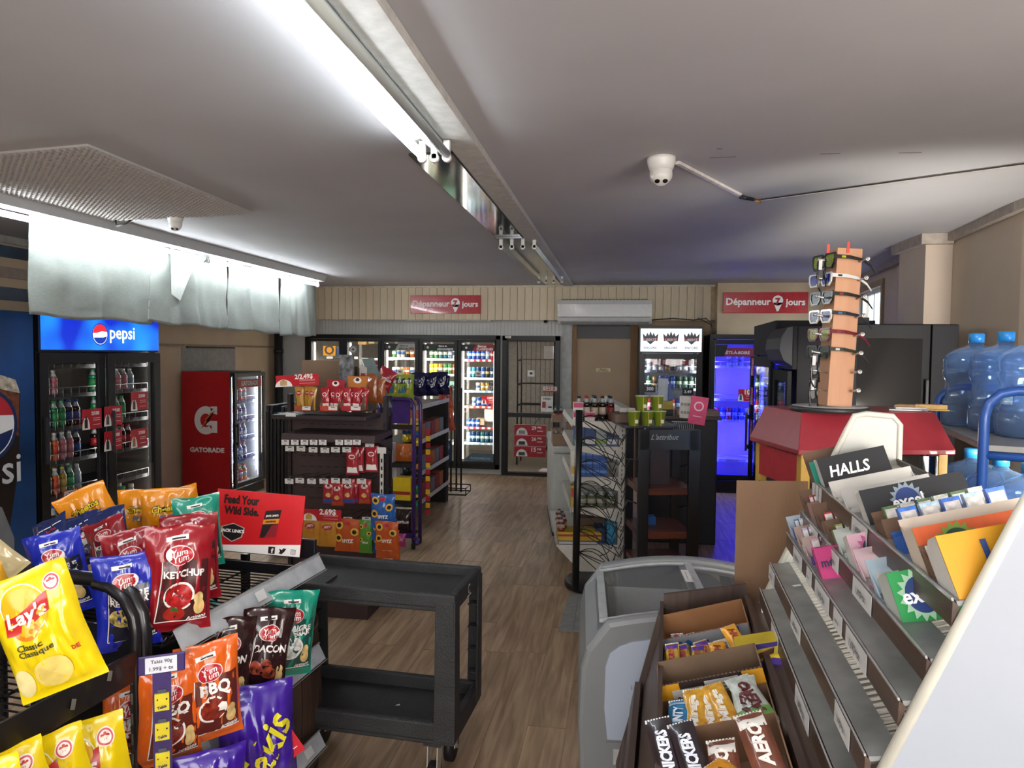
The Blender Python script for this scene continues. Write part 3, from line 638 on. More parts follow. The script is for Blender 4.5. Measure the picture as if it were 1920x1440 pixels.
# walk-in glass door
g0, g1 = X(954), X(1039); zz0, zz1 = Z(893, 1000), Z(641, 1000)
d4 = struct('door_4', MB().box(da, da+.07, yF-.02, YB+.06, 0, zd, mBLK).box(db-.07, db, yF-.02, YB+.06, 0, zd, mBLK).box(da, db, yF-.02, YB+.06, zd-.07, zd, mBLK).box(da+.07, db-.07, yF-.02, YB+.06, 0, .03, mBLK), bev=.004)
zm = Z(778, 1000)
lf_ = MB().box(da+.075, g0, yF-.03, YB, .035, zd-.075, mBLK2).box(g1, db-.075, yF-.03, YB, .035, zd-.075, mBLK2).box(g0, g1, yF-.03, YB, zz1, zd-.075, mBLK2).box(g0, g1, yF-.03, YB, .035, max(zz0, .05), mBLK2).box(g0, g1, yF-.035, YB, zm-.03, zm+.03, mBLK2).build('glass_door', d4, bev=.004)
MB().box(g0, g1, YB-.04, YB-.035, .05, zz1, glass(alpha=.0, tint=.9)).build('pane', lf_)
struct('trim_12', MB().box(X(1052), X(1072), YB-.02, YB, 0, zc+.06, M('#aeb2b0', .5)))
m = MB().box(0, .085, 0, .003, 0, .03, M('#dcd8d0', .5)).text('EXIT', .0, M('#222222', .5), face(.042, -.001, .015), h=.012); solo('frame_label', 'tiny white label on the top corner of the walk-in door frame', 'label', m, Matrix.Translation(P(947, 634, Y=yF-.024)))
# three-price red board on the walk-in door
a, b = P(964, 856, Y=yF-.04), P(1024, 797, Y=yF-.04); w = b.x-a.x; h = b.z-a.z
m = MB(); rd = M('#b01f2c', .4); wh = M('#efeae6', .5, n=0); m.box(0, w, 0, .004, 0, h, rd); F_ = face(0, -.001, 0)
for i, (t, c) in enumerate((('15', '#2d4a3c'), ('26', '#39463f'), ('29', '#8a8d90'))):
    zo = h/3*i; m.box(0, w, -.0015, -.0005, zo+h/3-.004, zo+h/3, wh); m.disc((w*.24, zo+.008, .0008), w*.18, h*.22, wh, F_, 16, a0=0, a1=PI)
    m.box(w*.14, w*.34, -.004, -.001, zo+.02, zo+h*.15, M(c, .5)); m.text(t, w*.15, wh, F_, x=w*.62, y=zo+h*.23, z=.001, bold=.03); m.text('99$', w*.13, wh, F_, x=w*.79, y=zo+h*.245, z=.001, bold=.03)
    m.box(w*.72, w*.9, -.0015, -.0005, zo+h*.13, zo+h*.15, wh)
solo('price_board', 'red three-price board reading 29, 26 and 15 on the walk-in cooler door', 'sign', m, Matrix.Translation(a))
a, b = P(1014, 772, Y=yF-.04), P(1037, 743, Y=yF-.04); w = b.x-a.x; h = b.z-a.z
m = MB().box(0, w, 0, .003, 0, h, M('#dcdcd8', .5)).box(w*.1, w*.4, -.001, 0, h*.25, h*.65, M('#a83a34', .5)); m.text('rabais', w*.6, mBLK, face(w/2, -.0012, h*.85)); m.box(w*.6, w*.9, -.001, 0, h*.25, h*.35, mBLK2)
solo('notice', 'white notice with a small red picture on the walk-in door', 'poster', m, Matrix.Translation(a))
m = MB().box(0, .1, 0, .003, 0, .09, M('#cfcbc4', .5)).box(.03, .07, -.001, 0, .03, .06, mBLK2); solo('notice', 'small square grey notice in the middle of the walk-in door', 'poster', m, Matrix.Translation(P(989, 706, Y=yF-.04)))
m = MB().box(0, .2, 0, .003, 0, .08, M('#cfc6c0', .5)).box(0, .2, -.001, 0, 0, .02, rd).text('1,25 $', .14, rd, face(.1, -.0015, .05)); solo('notice', 'white and red strip notice at the right of the walk-in door', 'poster', m, Matrix.Translation(P(1018, 735, Y=yF-.04)))
# rack and stock inside the walk-in
rk = thing('storage_rack', 'dark wire storage rack seen through the walk-in glass door', 'rack', TR(g0+.0, 11.0, 0)); W_ = g1-g0+.5
for x in (0, W_):
    for y in (0, .45): MB().cyl((x, y, 0), (x, y, 2.2), .013, mBLK2, 6).build('post', rk)
for z in (.25, .95, 1.28, 1.66):
    m = MB()
    for i in range(10): m.bar((0, .45*i/9, z), (W_, .45*i/9, z), .006, .006, mBLK2)
    for x in (0, W_/2, W_): m.bar((x, 0, z-.02), (x, .45, z-.02), .01, .02, mBLK2)
    m.build('wire_shelf', rk)
m = MB(); 
for i in range(16): m.bar((W_*i/15, .46, .25), (W_*i/15, .46, 2.1), .006, .006, mBLK2)
m.bar((0, .46, .3), (W_, .46, 1.9), .008, .008, mBLK2)
tag(m.build('wire_back', rk), kind='stuff')
bx_ = [(g0+.75, 11.1, 1.672, .28, .2, .34, '#b9ab95', 'kraft carton on the top wire shelf in the walk-in'), (g0+.4, 11.1, 1.672, .14, .2, .2, '#d7d7d5', 'white tray leaning on the walk-in rack'), (g0+.72, 11.1, 1.29, .3, .2, .2, '#8b8a88', 'grey box on the second wire shelf in the walk-in'), (g0+.8, 11.1, .962, .2, .2, .22, '#a43a34', 'red box on the lower wire shelf in the walk-in')]
for x, y, z, w, d, h, c, l in bx_: solo('carton', l, 'box', carton_mb(w, d, h, c), TR(x, y, z))
m = MB().slab([(0, 0, 0), (.28, -.1, 0), (.3, .0, .03), (.05, .1, .02)], (0, 0, .02), M('#d8c6c4', .5)).slab([(.14, 0, .021), (.28, -.06, .025), (.3, .03, .05), (.16, .06, .04)], (0, 0, .03), M('#b02b35', .5)); solo('flattened_pack', 'crumpled red and white pack lying on the walk-in floor', 'packaging', m, Matrix.Translation(P(1010, 887, Y=10.4)-Vector((0, 0, P(1010, 887, Y=10.4).z-.004))))
bx('floor_cooler', xa-.1, db+.9, YB+.12, 12.6, -.01, .004, M('#8f8474', .6))
area('walk_in_light', (g0+.5, 11.2, 2.35), (g0+.5, 11.0, 0), .8, .3, 7, (1, .95, .88))

# ------------------------------------------------------------------ reach-in coolers
def cooler(name, lab, T, w, d, h, head=.3, base=.2, nd=1, body=mBLK, inner='#1b1b1e', shelves=(.5, .8, 1.1, 1.4), fr=.07, led=None, slide=False, gl=None, shc='#2a2a2e', hand=True, cat='cooler', wire='#8e9094', in_e=0.):
    t = thing(name, lab, cat, T); im = M(inner, .5, n=.03)
    b_ = MB().box(0, .04, .03, d, 0, h, body).box(w-.04, w, .03, d, 0, h, body).box(.04, w-.04, d-.04, d, 0, h, body).box(.04, w-.04, .03, d-.04, h-.05, h, body).box(.04, w-.04, .03, d-.04, 0, base, body)
    b_.box(.041, .05, .05, d-.045, base, h-.05, im).box(w-.05, w-.041, .05, d-.045, base, h-.05, im).box(.05, w-.05, d-.05, d-.041, base, h-.05, im)
    b_.box(.05, w-.05, .06, d-.05, base, base+.01, im); b_.build('body', t, bev=.004)
    MB().box(0, w, 0, .03, 0, base-.02, body).build('kick_grille', t, bev=.003)
    if head: MB().box(0, w, .0, .03, h-head, h, body).build('header_frame', t, bev=.003)
    dw = (w-.02)/nd; zt_ = h-head-.01
    for i in range(nd):
        x0 = .01+dw*i; dd = MB(); y0 = -.03 if not slide else (-.03 if i else .0)
        dd.box(x0, x0+fr, y0, y0+.03, base, zt_, body).box(x0+dw-fr, x0+dw, y0, y0+.03, base, zt_, body).box(x0+fr, x0+dw-fr, y0, y0+.03, zt_-fr, zt_, body).box(x0+fr, x0+dw-fr, y0, y0+.03, base, base+fr, body)
        dd = dd.build('door', t, bev=.003)
        MB().box(x0+fr, x0+dw-fr, y0+.012, y0+.016, base+fr, zt_-fr, gl or glass(alpha=.03, tint=.85)).build('pane', dd)
        if hand: MB().box(x0+.015, x0+.035, y0-.035, y0-.015, h*.42, h*.6, M('#2c2d30', .3)).box(x0+.018, x0+.032, y0-.018, y0, h*.43, h*.45, mBLK2).box(x0+.018, x0+.032, y0-.018, y0, h*.57, h*.59, mBLK2).build('handle', dd, bev=.003)
        if led:
            m = MB(); n = int((zt_-base-2*fr)/.022)
            for k_ in range(n):
                z = base+fr+.01+k_*.022
                for xx in (x0+fr+.004, x0+dw-fr-.012): m.box(xx, xx+.008, .045, .05, z, z+.011, M(led, e=3.))
            tag(m.build('light_strip', t), kind='stuff')
    for z in shelves:
        s_ = MB(); s_.box(.05, w-.05, .09, d-.06, z-.012, z-.004, M(shc, .5)).box(.05, w-.05, .08, .09, z-.03, z+.004, M(shc, .5))
        q = s_.build('shelf', t); wm_ = M(wire, .3, m=.6, n=0); f_ = MB()
        f_.tube([(.06, .075, z+.055), (w-.06, .075, z+.055)], .003, wm_, 5); nn = int(w/.09)
        for k_ in range(nn+1): f_.tube([(.06+(w-.12)*k_/nn, .075, z-.02), (.06+(w-.12)*k_/nn, .075, z+.055)], .0025, wm_, 4)
        f_.build('shelf_rail', q)
    return t
def put(me, T, x, y, z, nm, lab, cat, group, rz=0): return tag(inst(nm, me, T @ TR(x, y, z, rz)), lab, cat, group)
# drinks cooler on the left wall
Tp = Matrix.Translation((-4.42, 4.86, 0)) @ Matrix.Rotation(R(90), 4, 'Z'); PW, PH = 1.43, 2.03
PS = [.24, .56, .84, 1.11, 1.38, 1.62]
cooler('drinks_cooler', 'black two-door drinks cooler with a glowing blue pepsi header', Tp, PW, .7, PH, .30, .16, 2, shelves=PS[1:], fr=.085, slide=True, inner='#4a4844', gl=glass(alpha=.02, tint=.8))
m = MB(); bl = bpy.data.materials.new('lit_header'); bl.use_nodes = True; nt = bl.node_tree; B_ = nt.nodes['Principled BSDF']
tcn = nt.nodes.new('ShaderNodeTexCoord'); nz = nt.nodes.new('ShaderNodeTexNoise'); nz.inputs['Scale'].default_value = 2.2; nz.inputs['Detail'].default_value = 1; rp = nt.nodes.new('ShaderNodeValToRGB')
rp.color_ramp.elements[0].color = lin('#0a22a8'); rp.color_ramp.elements[1].color = lin('#1e86e6'); rp.color_ramp.elements[0].position = .4; rp.color_ramp.elements[1].position = .62
nt.links.new(tcn.outputs['Object'], nz.inputs['Vector']); nt.links.new(nz.outputs[0], rp.inputs[0]); nt.links.new(rp.outputs[0], B_.inputs['Emission Color']); B_.inputs['Emission Strength'].default_value = .75; B_.inputs['Roughness'].default_value = .3
B_.inputs['Base Color'].default_value = (.01, .03, .2, 1)
m.box(.02, PW-.02, -.02, .0, PH-.285, PH-.015, bl); wE = M('#f4f6ff', e=1.0); F_ = face(0, -.021, 0)
m.text('pepsi', .32, wE, F_, x=PW*.635, y=PH-.15, bold=.01)
def globe(m, cx, cy, r, F_, z=0., e=1.):
    wE = M('#f4f6ff', e=e) if e else M('#e8e9ec', .4, n=0); rE = M('#d8202c', e=e*.9) if e else M('#b3202a', .4, n=0); bE = M('#0c2f8c', e=e*.7) if e else M('#142a5c', .4, n=0)
    m.disc((cx, cy, z+.0005), r*1.12, r*1.12, bE, F_, 28); m.disc((cx, cy, z+.001), r, r, wE, F_, 28)
    up = [(cx+r*math.cos(t), cy+r*math.sin(t), z+.0015) for t in [R(a) for a in range(15, 176, 10)]]
    m.poly(up+[(cx-r*.45, cy+r*.12, z+.0015), (cx+.2*r, cy+.3*r, z+.0015)], rE, F_)
    lo = [(cx+r*.96*math.cos(t), cy+r*.96*math.sin(t), z+.0015) for t in [R(a) for a in range(200, 351, 10)]]
    m.poly(lo+[(cx+r*.4, cy-.3*r, z+.0015), (cx-.3*r, cy-.32*r, z+.0015)], bE, F_)
globe(m, PW*.44, PH-.15, .085, F_)
m.build('lit_header', bpy.data.objects['drinks_cooler'])
SODA = {'cola': ('#24120e', '#1c3f9a', '#233d80'), 'blue soda': ('#1a3f8a', '#1d3fa0', '#22448c'), 'green soda': ('#1f7a45', '#2f9a5a', '#2f8a52'), 'orange soda': ('#c4562c', '#d8c8b8', '#b8452c'), 'pink drink': ('#b46a78', '#c8c8c8', '#a8646c'),
        'clear water': ('#9eabb0', '#d8d8d8', '#6d8794'), 'amber drink': ('#a8862c', '#d8b040', '#a88c3c'), 'dark cola': ('#1a0e0c', '#b02028', '#a8242c')}
rg = random.Random(5); SN = ['bottom', 'fifth', 'fourth', 'third', 'second', 'top']
layout = [(0, ['cola', 'cola', 'cola', 'cola'], .31, .052, 0), (1, ['green soda', 'green soda', 'orange soda', 'amber drink', 'green soda', 'clear water'], .22, .034, 0), (2, ['cola', 'clear water', 'orange soda', 'pink drink', 'pink drink', 'cola'], .23, .034, 0),
          (3, ['blue soda', 'blue soda', 'green soda', 'green soda', 'cola', 'cola'], .22, .034, 0), (4, ['clear water', 'clear water', 'pink drink'], .2, .034, 0),
          (0, ['green soda', 'green soda', 'green soda', 'orange soda'], .31, .052, 1), (2, ['dark cola', 'dark cola', 'dark cola', 'dark cola', 'dark cola'], .22, .034, 1), (3, ['green soda', 'dark cola', 'green soda', 'green soda'], .22, .034, 1), (4, ['green soda', 'pink drink', 'pink drink', 'pink drink', 'clear water'], .2, .038, 1)]
for si, cs, h_, r_, door in layout:
    z = PS[si]; st = r_*2+.012; x0 = .12 + door*.72
    for rank in range(2):
        for i, c in enumerate(cs):
            a, b, l_ = SODA[c]
            put(bottle_me(a, b, l_, r_, h_), Tp, x0+st*i+r_*.3, .14+rank*(st+.01), z-.003 if si else .172, 'soda_bottle', '%s bottle, %s along, %s rank, %s shelf, %s pepsi cooler door' % (c, ORD[i], ['front', 'second'][rank], SN[si], ['left', 'right'][door]), 'bottle', 'bottles in the drinks cooler')
for xx, tx, pw_ in ((.055, .4, 1.4), (PW*.5-.02, .3, 1.2), (PW*.5+.02, 1.1, 1.2), (PW-.06, 1.0, 1.6)): area('cooler_inner_light', tuple(Tp @ Vector((xx, .06, .95))), tuple(Tp @ Vector((tx, .3, .95))), .03, 1.5, pw_, (1, .97, .92))
for (px, py, pr, sd, pic, side) in ((155, 783, '2/5', .14, '#3a1a14', 'left door, middle'), (246, 747, '2/5', .14, '#4a3a2c', 'right door, top'), (196, 776, '2/5', .13, '#555555', 'right door, upper left'), (196, 823, '2/5', .13, '#2c2c2c', 'right door, lower left'), (246, 817, '2/5', .14, '#b06a2a', 'right door, lower right'), (120, 938, '2/7', .16, '#2f6a3c', 'left door, bottom')):
    p = P(px, py+24, X=-4.385); red_card('promotion_card', 'red price card on the pepsi cooler, %s' % side, Matrix.Translation(p) @ Matrix.Rotation(R(90), 4, 'Z'), pr+'00', .22, .17, pic)
m = MB().box(0, .16, 0, .002, 0, .06, M('#7a1f2a', .5)).text('PEPSI', .13, M('#d8d8da', .5, n=0), face(.08, -.001, .03), bold=.03); solo('bottle_banner', 'dark red banner reading PEPSI low in the left cooler door', 'label', m, Matrix.Translation(P(118, 935, X=-4.375)) @ Matrix.Rotation(R(90), 4, 'Z'))
# drink vending machine at the left edge, side panel with a big poured glass
T2 = Matrix.Translation((-4.42, 3.38, 0)) @ Matrix.Rotation(R(90), 4, 'Z')
vm = thing('vending_machine', 'tall dark blue pepsi machine cut by the left edge of the photo', 'machine', T2); mNB = M('#0f3a6e', .35, n=.25, ns=1.6)
MB().box(0, 1.44, .02, .72, 0, 2.03, M('#16294a', .5)).build('body', vm, bev=.01)
m = MB(); m.box(.01, 1.43, 0, .02, .06, 2.02, mNB); F_ = face(0, -.001, 0)
pg = [(.50, .45), (1.16, .3), (1.28, .9), (1.30, 1.45), (.45, 1.5)]
m.poly(pg, M('#1a0f0d', .4, n=.3, ns=6), F_); m.poly([(.42, 1.42, .0008), (1.30, 1.42, .0008), (1.26, 1.52, .0008), (1.1, 1.57, .0008), (.6, 1.58, .0008)], M('#b3aa98', .5, n=.3, ns=20), F_)
m.poly([(1.08, 1.2, .001), (1.28, 1.1, .001), (1.29, 1.42, .001), (1.12, 1.46, .001)], M('#6e3a22', .5, n=.4, ns=25), F_)
globe(m, 1.0, 1.2, .24, F_, .002, 0); m.text('pepsi', .62, M('#c9cdd2', .5, n=0), F_, x=.98, y=.83, z=.004, bold=.01)
m.poly([(.4, .06, .002), (1.22, .06, .002), (1.22, .35, .002), (1.12, .6, .002), (.9, .68, .002), (.4, .75, .002)], M('#7d8086', .3, n=.12, ns=3), F_)
m.build('front_panel', vm)
# sports drink cooler
T3 = Matrix.Translation((-4.47, 7.70, 0)) @ Matrix.Rotation(R(90), 4, 'Z'); GW, GD, GH = .74, .64, 1.5
gc = cooler('sports_drink_cooler', 'low cooler with a red GATORADE side panel and lit glass door', T3, GW, GD, GH, .0, .13, 1, shelves=(.42, .66, .9, 1.14), fr=.05, led='#e8f2ff', inner='#c8ccd0', shc='#3b3f7a')
m = MB(); m.box(-.006, 0, .03, GD, .05, GH, M('#b0191f', .4, n=.03)); FS = Matrix(((0, 0, -1, -.0075), (-1, 0, 0, GD), (0, 1, 0, 0), (0, 0, 0, 1)))   # drawing plane on the side panel
wG = M('#e2dedb', .4, n=0)
cx, cz = GD*.48, .93; w_ = .115
def arcb(cx, cz, r0, r1, a0, a1, n=20, z=0, sy=1.):
    o = [(cx+r1*math.cos(a0+(a1-a0)*i/n), cz+r1*sy*math.sin(a0+(a1-a0)*i/n), z) for i in range(n+1)]; q = [(cx+r0*math.cos(a0+(a1-a0)*i/n), cz+r0*sy*math.sin(a0+(a1-a0)*i/n), z) for i in range(n+1)]
    return o+q[::-1]
def strip(m, pts, n, mat, F_):
    for i in range(n): m.poly([pts[i], pts[i+1], pts[2*n+1-i-1], pts[2*n+1-i]], mat, F_)
strip(m, arcb(cx, cz, .07, .145, R(52), R(308), 24, 0, 1.15), 24, wG, FS)
m.poly([(cx+.005, cz-.005), (cx+.145, cz-.005), (cx+.145, cz-.145), (cx+.075, cz-.145), (cx+.075, cz-.06), (cx+.005, cz-.06)], wG, FS)
m.poly([(cx+.06, cz+.165), (cx+.145, cz+.165), (cx+.145, cz+.07), (cx+.07, cz+.09)], wG, FS)
m.poly([(cx-.06, cz-.1, .001), (cx+.0, cz+.01, .001), (cx-.02, cz+.01, .001), (cx+.11, cz+.12, .001), (cx+.03, cz+.02, .001), (cx+.05, cz+.02, .001)], M('#c9642a', .4, n=0), FS)
m.poly([(cx-.06, cz-.1, .0015), (cx+.02, cz-.01, .0015), (cx+.0, cz-.005, .0015), (cx+.12, cz+.125, .0015), (cx+.045, cz+.0, .0015), (cx+.06, cz+.0, .0015)], mBLK, FS)
m.text('GATORADE', .44, wG, FS, x=GD*.5, y=.58, bold=.05, h=.06)
m.build('red_side_panel', gc)
m = MB().box(.06, GW-.06, -.016, -.014, GH-.19, GH-.09, M('#c23a20', .4, n=.1)); m.text('GATORADE', .4, wG, face(GW/2, -.017, GH-.14), bold=.04); m.build('door_banner', gc)
SP = {'magenta': '#b03a7c', 'red': '#c03038', 'orange': '#c8742c', 'purple': '#5a3c8c', 'yellow': '#b8b03a', 'blue': '#3a66b0'}
for si, (z, cs, cap) in enumerate(((1.14, 'yellow yellow red red red', '#a8c83c'), (.9, 'magenta magenta magenta purple purple', '#c8c8d0'), (.66, 'purple purple blue purple blue', '#c8382c'), (.42, 'blue purple blue blue purple', '#c8382c'), (.145, 'orange orange red red orange', '#c8742c'))):
    for i, c in enumerate(cs.split()):
        for rank in range(2):
            put(bottle_me(SP[c], cap, '#9aa0b0', .036, .2), T3, .13+i*.1, .16+.09*rank, z-.003 if si < 4 else .142, 'sports_drink', '%s drink bottle, %s along, %s rank, %s shelf of sports cooler' % (c, ORD[i], ['front', 'second'][rank], ['top', 'second', 'third', 'fourth', 'bottom'][si]), 'bottle', 'bottles in the sports drink cooler')
for xx, tx in ((.06, .3), (GW-.06, .4)): area('cooler_inner_light', tuple(T3 @ Vector((xx, .06, .8))), tuple(T3 @ Vector((tx, .3, .8))), .03, 1.1, 3, (.9, .95, 1))
# energy drink fridge by the back wall
e0, e1 = X(1197, 9.35), X(1317, 9.35); T4 = Matrix.Translation((e0, 9.35, 0)); EW = e1-e0; EH = Z(612, 1260, 9.35)
ef = cooler('energy_drink_fridge', 'black fridge with a white header of three crowns reading ENCORE', T4, EW, .7, EH, .34, .3, 1, shelves=(.62, .85, 1.03, 1.32, 1.55), fr=.07, inner='#9a9ca6', shc='#6b6f78')
m = MB(); m.box(.02, EW-.02, -.02, 0, EH-.325, EH-.03, M('#cfd6de', e=.75)); F_ = face(0, -.021, 0)
for i in range(3):
    cx = EW*(.18+.32*i); cz = EH-.16; dk = M('#4a5660', .4, n=0)
    m.poly([(cx-.09, cz-.01), (cx-.1, cz+.07), (cx-.06, cz+.03), (cx-.04, cz+.08), (cx-.02, cz+.04), (cx, cz+.1), (cx+.02, cz+.04), (cx+.04, cz+.08), (cx+.06, cz+.03), (cx+.1, cz+.07), (cx+.09, cz-.01)], dk, F_)
    m.poly([(cx-.05, cz-.03), (cx+.05, cz-.03), (cx, cz-.075)], dk, F_); m.poly([(cx-.09, cz-.03, .001), (cx+.09, cz-.03, .001), (cx+.09, cz+.012, .001), (cx-.09, cz+.012, .001)], M('#b0353f', .4, n=0), F_)
    m.text('LIBERTÉ'[:7], .15, M('#f2f2f2', .4, n=0), F_, x=cx, y=cz-.009, z=.002, bold=.04); m.text('ENCORE', .16, mBLK, F_, x=cx, y=cz-.115, z=.001, bold=.02)
m.build('lit_header', ef)
EC = {'silver': ('#b8bcc4', '#8c9098'), 'black': ('#1c1e24', '#3e8a4c'), 'blue': ('#2a4a9c', '#9ab0d8'), 'green': ('#2c4a38', '#a8c8a0'), 'red': ('#a8303c', '#e0d0d0'), 'amber': ('#8c6a3c', '#3c2c20')}
for si, (z, cs) in enumerate(((1.55, 'silver silver silver amber black silver silver silver amber'), (1.32, 'green amber blue blue blue green green green silver'), (1.03, 'red red red red red blue blue red'), (.85, 'silver red silver silver blue black silver silver'), (.62, 'black red black black red silver silver'))):
    for i, c in enumerate(cs.split()):
        put(can_me(*EC[c], h=.157), T4, .14+i*.078, .17, z-.003, 'can', '%s can, %s from the left, %s shelf of the ENCORE fridge' % (c, ORD[i], ORD[si]), 'can', 'cans in the energy drink fridge')
for xx, tx in ((.06, .4), (EW-.06, EW-.4)): area('cooler_inner_light', tuple(T4 @ Vector((xx, .06, 1.1))), tuple(T4 @ Vector((tx, .25, 1.1))), .03, 1.4, 4, (.9, .95, 1))
m = MB().box(.1, .1+EW*.62, .062, .066, 0, .085, M('#a32836', .4))
for i in range(5): m.box(.14+i*.11, .2+i*.11, .060, .062, .015, .07, M('#cfc8c4', .5))
solo('promotion_strip', 'dark red promotion strip at the top inside the ENCORE fridge', 'sign', m, T4 @ TR(.06, 0, EH-.5))
for (dx, z, t) in ((.08, 1.27, '300'), (EW-.25, 1.24, '3.49')):
    m = MB().box(0, .14, 0, .003, 0, .09, mBLK).text(t, .09, M('#e8e8ec', .5, n=0), face(.07, -.001, .045), bold=.03); solo('price_sticker', '%s black price sticker on the ENCORE fridge door' % ('left' if t == '300' else 'right'), 'sticker', m, T4 @ TR(dx, -.035, z))
# blue-lit ready-to-drink cooler
b0, b1 = X(1330, 9.3), X(1426, 9.3); T5 = Matrix.Translation((b0, 9.3, 0)); BW = b1-b0; BH = Z(627, 1370, 9.3)
BSH = [.42, .93, 1.2, 1.62]
bc = cooler('ready_to_drink_cooler', 'tall cooler glowing deep blue with a PRÊTS-À-BOIRE header', T5, BW, .7, BH, .06, .18, 1, shelves=BSH, fr=.055, led='#7a8cff', inner='#8a8cc8', shc='#c8c8d8', wire='#c8c8e0')
m = MB().box(.055, BW-.055, -.025, -.022, BH-.28, BH-.17, M('#7c1f3c', .5)); m.text('PRÊTS-À-BOIRE', BW*.55, M('#d8c8d4', .5, n=0), face(BW*.5, -.027, BH-.225), bold=.03); m.poly([(.055, BH-.28, 0), (.17, BH-.28, 0), (.22, BH-.13, 0), (.055, BH-.13, 0)], mBLK2, face(0, -.028, 0)); m.build('door_banner', bc)
L = area('cooler_blue_light', tuple(T5 @ Vector((.065, .06, 1.05))), tuple(T5 @ Vector((BW*.6, .45, 1.05))),   .03, 1.5, 15, (.03, .03, 1)); area('cooler_blue_light', tuple(T5 @ Vector((BW-.065, .06, 1.05))), tuple(T5 @ Vector((BW*.4, .45, 1.05))), .04, 1.5, 11, (.03, .03, 1))
area('cooler_blue_spill', tuple(T5 @ Vector((BW*.5, -.06, 1.0))), tuple(T5 @ Vector((BW*.4, -2.0, .0))), .4, 1.3, 1.6, (.05, .04, 1))
for z, cs in ((1.62, 'silver silver silver'), (.93, 'red blue red blue blue silver black')):
    for i, c in enumerate(cs.split()):
        put(can_me(*EC[c], h=.14 if z > 1 else .157), T5, .12+i*.075+(.14 if z > 1 else 0), .16, z-.003, 'can', '%s can, %s from the left, %s shelf of the blue-lit cooler' % (c, ORD[i], 'top' if z > 1 else 'third'), 'can', 'cans in the blue-lit cooler')
red_card('promotion_card', 'red promotion card on the glass of the blue-lit cooler', T5 @ TR(BW-.27, -.034, 1.18), '10', .17, .15, '#2a5a6a')
round_sticker(T5 @ Vector((BW-.12, -.036, 1.06)), .045, 'round cross sticker on the blue-lit cooler glass')
m = MB().box(0, .05, 0, .02, 0, .05, M('#a02434', .5)); solo('door_tag', 'small red tag on the handle side of the blue-lit cooler', 'label', m, T5 @ TR(.0, -.055, 1.02))
# coolers along the right wall
q0, q1 = Vector((1.25, 6.98, 0)), Vector((1.20, 5.80, 0))
T6 = Matrix.Translation((q0.x, q0.y, 0)) @ Matrix.Rotation(math.atan2(q1.y-q0.y, q1.x-q0.x), 4, 'Z'); CW = (q1-q0).length
c6 = cooler('upright_cooler', 'tall black cooler side-on beyond the blue lit one, red cards in its door', T6, CW, .72, 2.03, .27, .15, 1, shelves=(.5, .9, 1.2, 1.5), fr=.09, led='#7a8cff', inner='#5a5a9a', shc='#8a8ab0', body=M('#101018', .65, sp=.25))
for i, z in enumerate((1.05, 1.35, 1.62)):
    red_card('promotion_card', 'red price card, %s from the bottom, in the side-on black cooler door' % ORD[i], T6 @ TR(.12, -.032, z-.05), '2/5', .13, .16, '#d8d0cc')
area('cooler_blue_light', tuple(T6 @ Vector((.12, .06, 1.0))), tuple(T6 @ Vector((.5, .4, 1.0))), .04, 1.3, 6, (.05, .05, 1))
r0_, r1_ = Vector((1.21, 5.77, 0)), Vector((1.18, 5.14, 0))
T7 = Matrix.Translation((r0_.x, r0_.y, 0)) @ Matrix.Rotation(math.atan2(r1_.y-r0_.y, r1_.x-r0_.x), 4, 'Z'); DW = (r1_-r0_).length
c7 = cooler('upright_cooler', 'black cooler with a bulging grey header behind the red vitrine', T7, DW, .34, 1.96, .3, .15, 1, shelves=(.5, .9, 1.3), fr=.08, led='#5a6cff', inner='#22222c', shc='#50506a', body=M('#0e0e13', .65, sp=.25))
m = MB(); pr = [(0, 1.96), (-.04, 1.95), (-.08, 1.88), (-.09, 1.8), (-.06, 1.72), (0, 1.68)]
m.slab([(0, y, z) for y, z in pr], (DW, 0, 0), M('#2b2c30', .5, n=.1, ns=3, sp=.3)); m.build('curved_header', c7, bev=.004)
# wide black fridge facing the room, mirror-dark doors
u0, u1 = P(1592, 700, Y=5.15), P(1797, 700, Y=5.15); T8 = Matrix.Translation((u0.x+.0, 5.15, 0)); UW = u1.x-u0.x; UH = P(1700, 607, Y=5.15).z
bf = thing('black_fridge', 'wide glossy black fridge mirroring the water bottles', 'cooler', T8); gb = M('#0b0c0f', .06, n=0, coat=1.); 
MB().box(0, UW, .03, .6, 0, UH, M('#0f0f12', .65, sp=.25)).build('body', bf, bev=.006)
wd = UW*.74; m = MB().box(.01, wd, 0, .03, .1, UH-.005, M('#0e0e11', .6, sp=.25)); m.build('door_frame', bf, bev=.004)
MB().box(.05, wd-.05, -.003, 0, .15, UH-.1, gb).build('door_glass', bf); MB().box(wd+.01, UW-.005, .0, .03, .1, UH-.005, M('#15151a', .6, sp=.25)).build('side_panel', bf, bev=.004)
MB().box(wd-.035, wd-.015, -.04, -.02, .9, 1.6, M('#2a2a30', .3)).box(wd-.032, wd-.018, -.02, 0, .92, .95, mBLK2).box(wd-.032, wd-.018, -.02, 0, 1.55, 1.58, mBLK2).build('handle', bf, bev=.003)
solo('black_box', 'small black box on top of the wide black fridge', 'box', MB().box(0, .09, 0, .1, 0, .05, mBLK2), TR(P(1605, 600, Y=5.3).x, 5.3, UH), bev=.004)
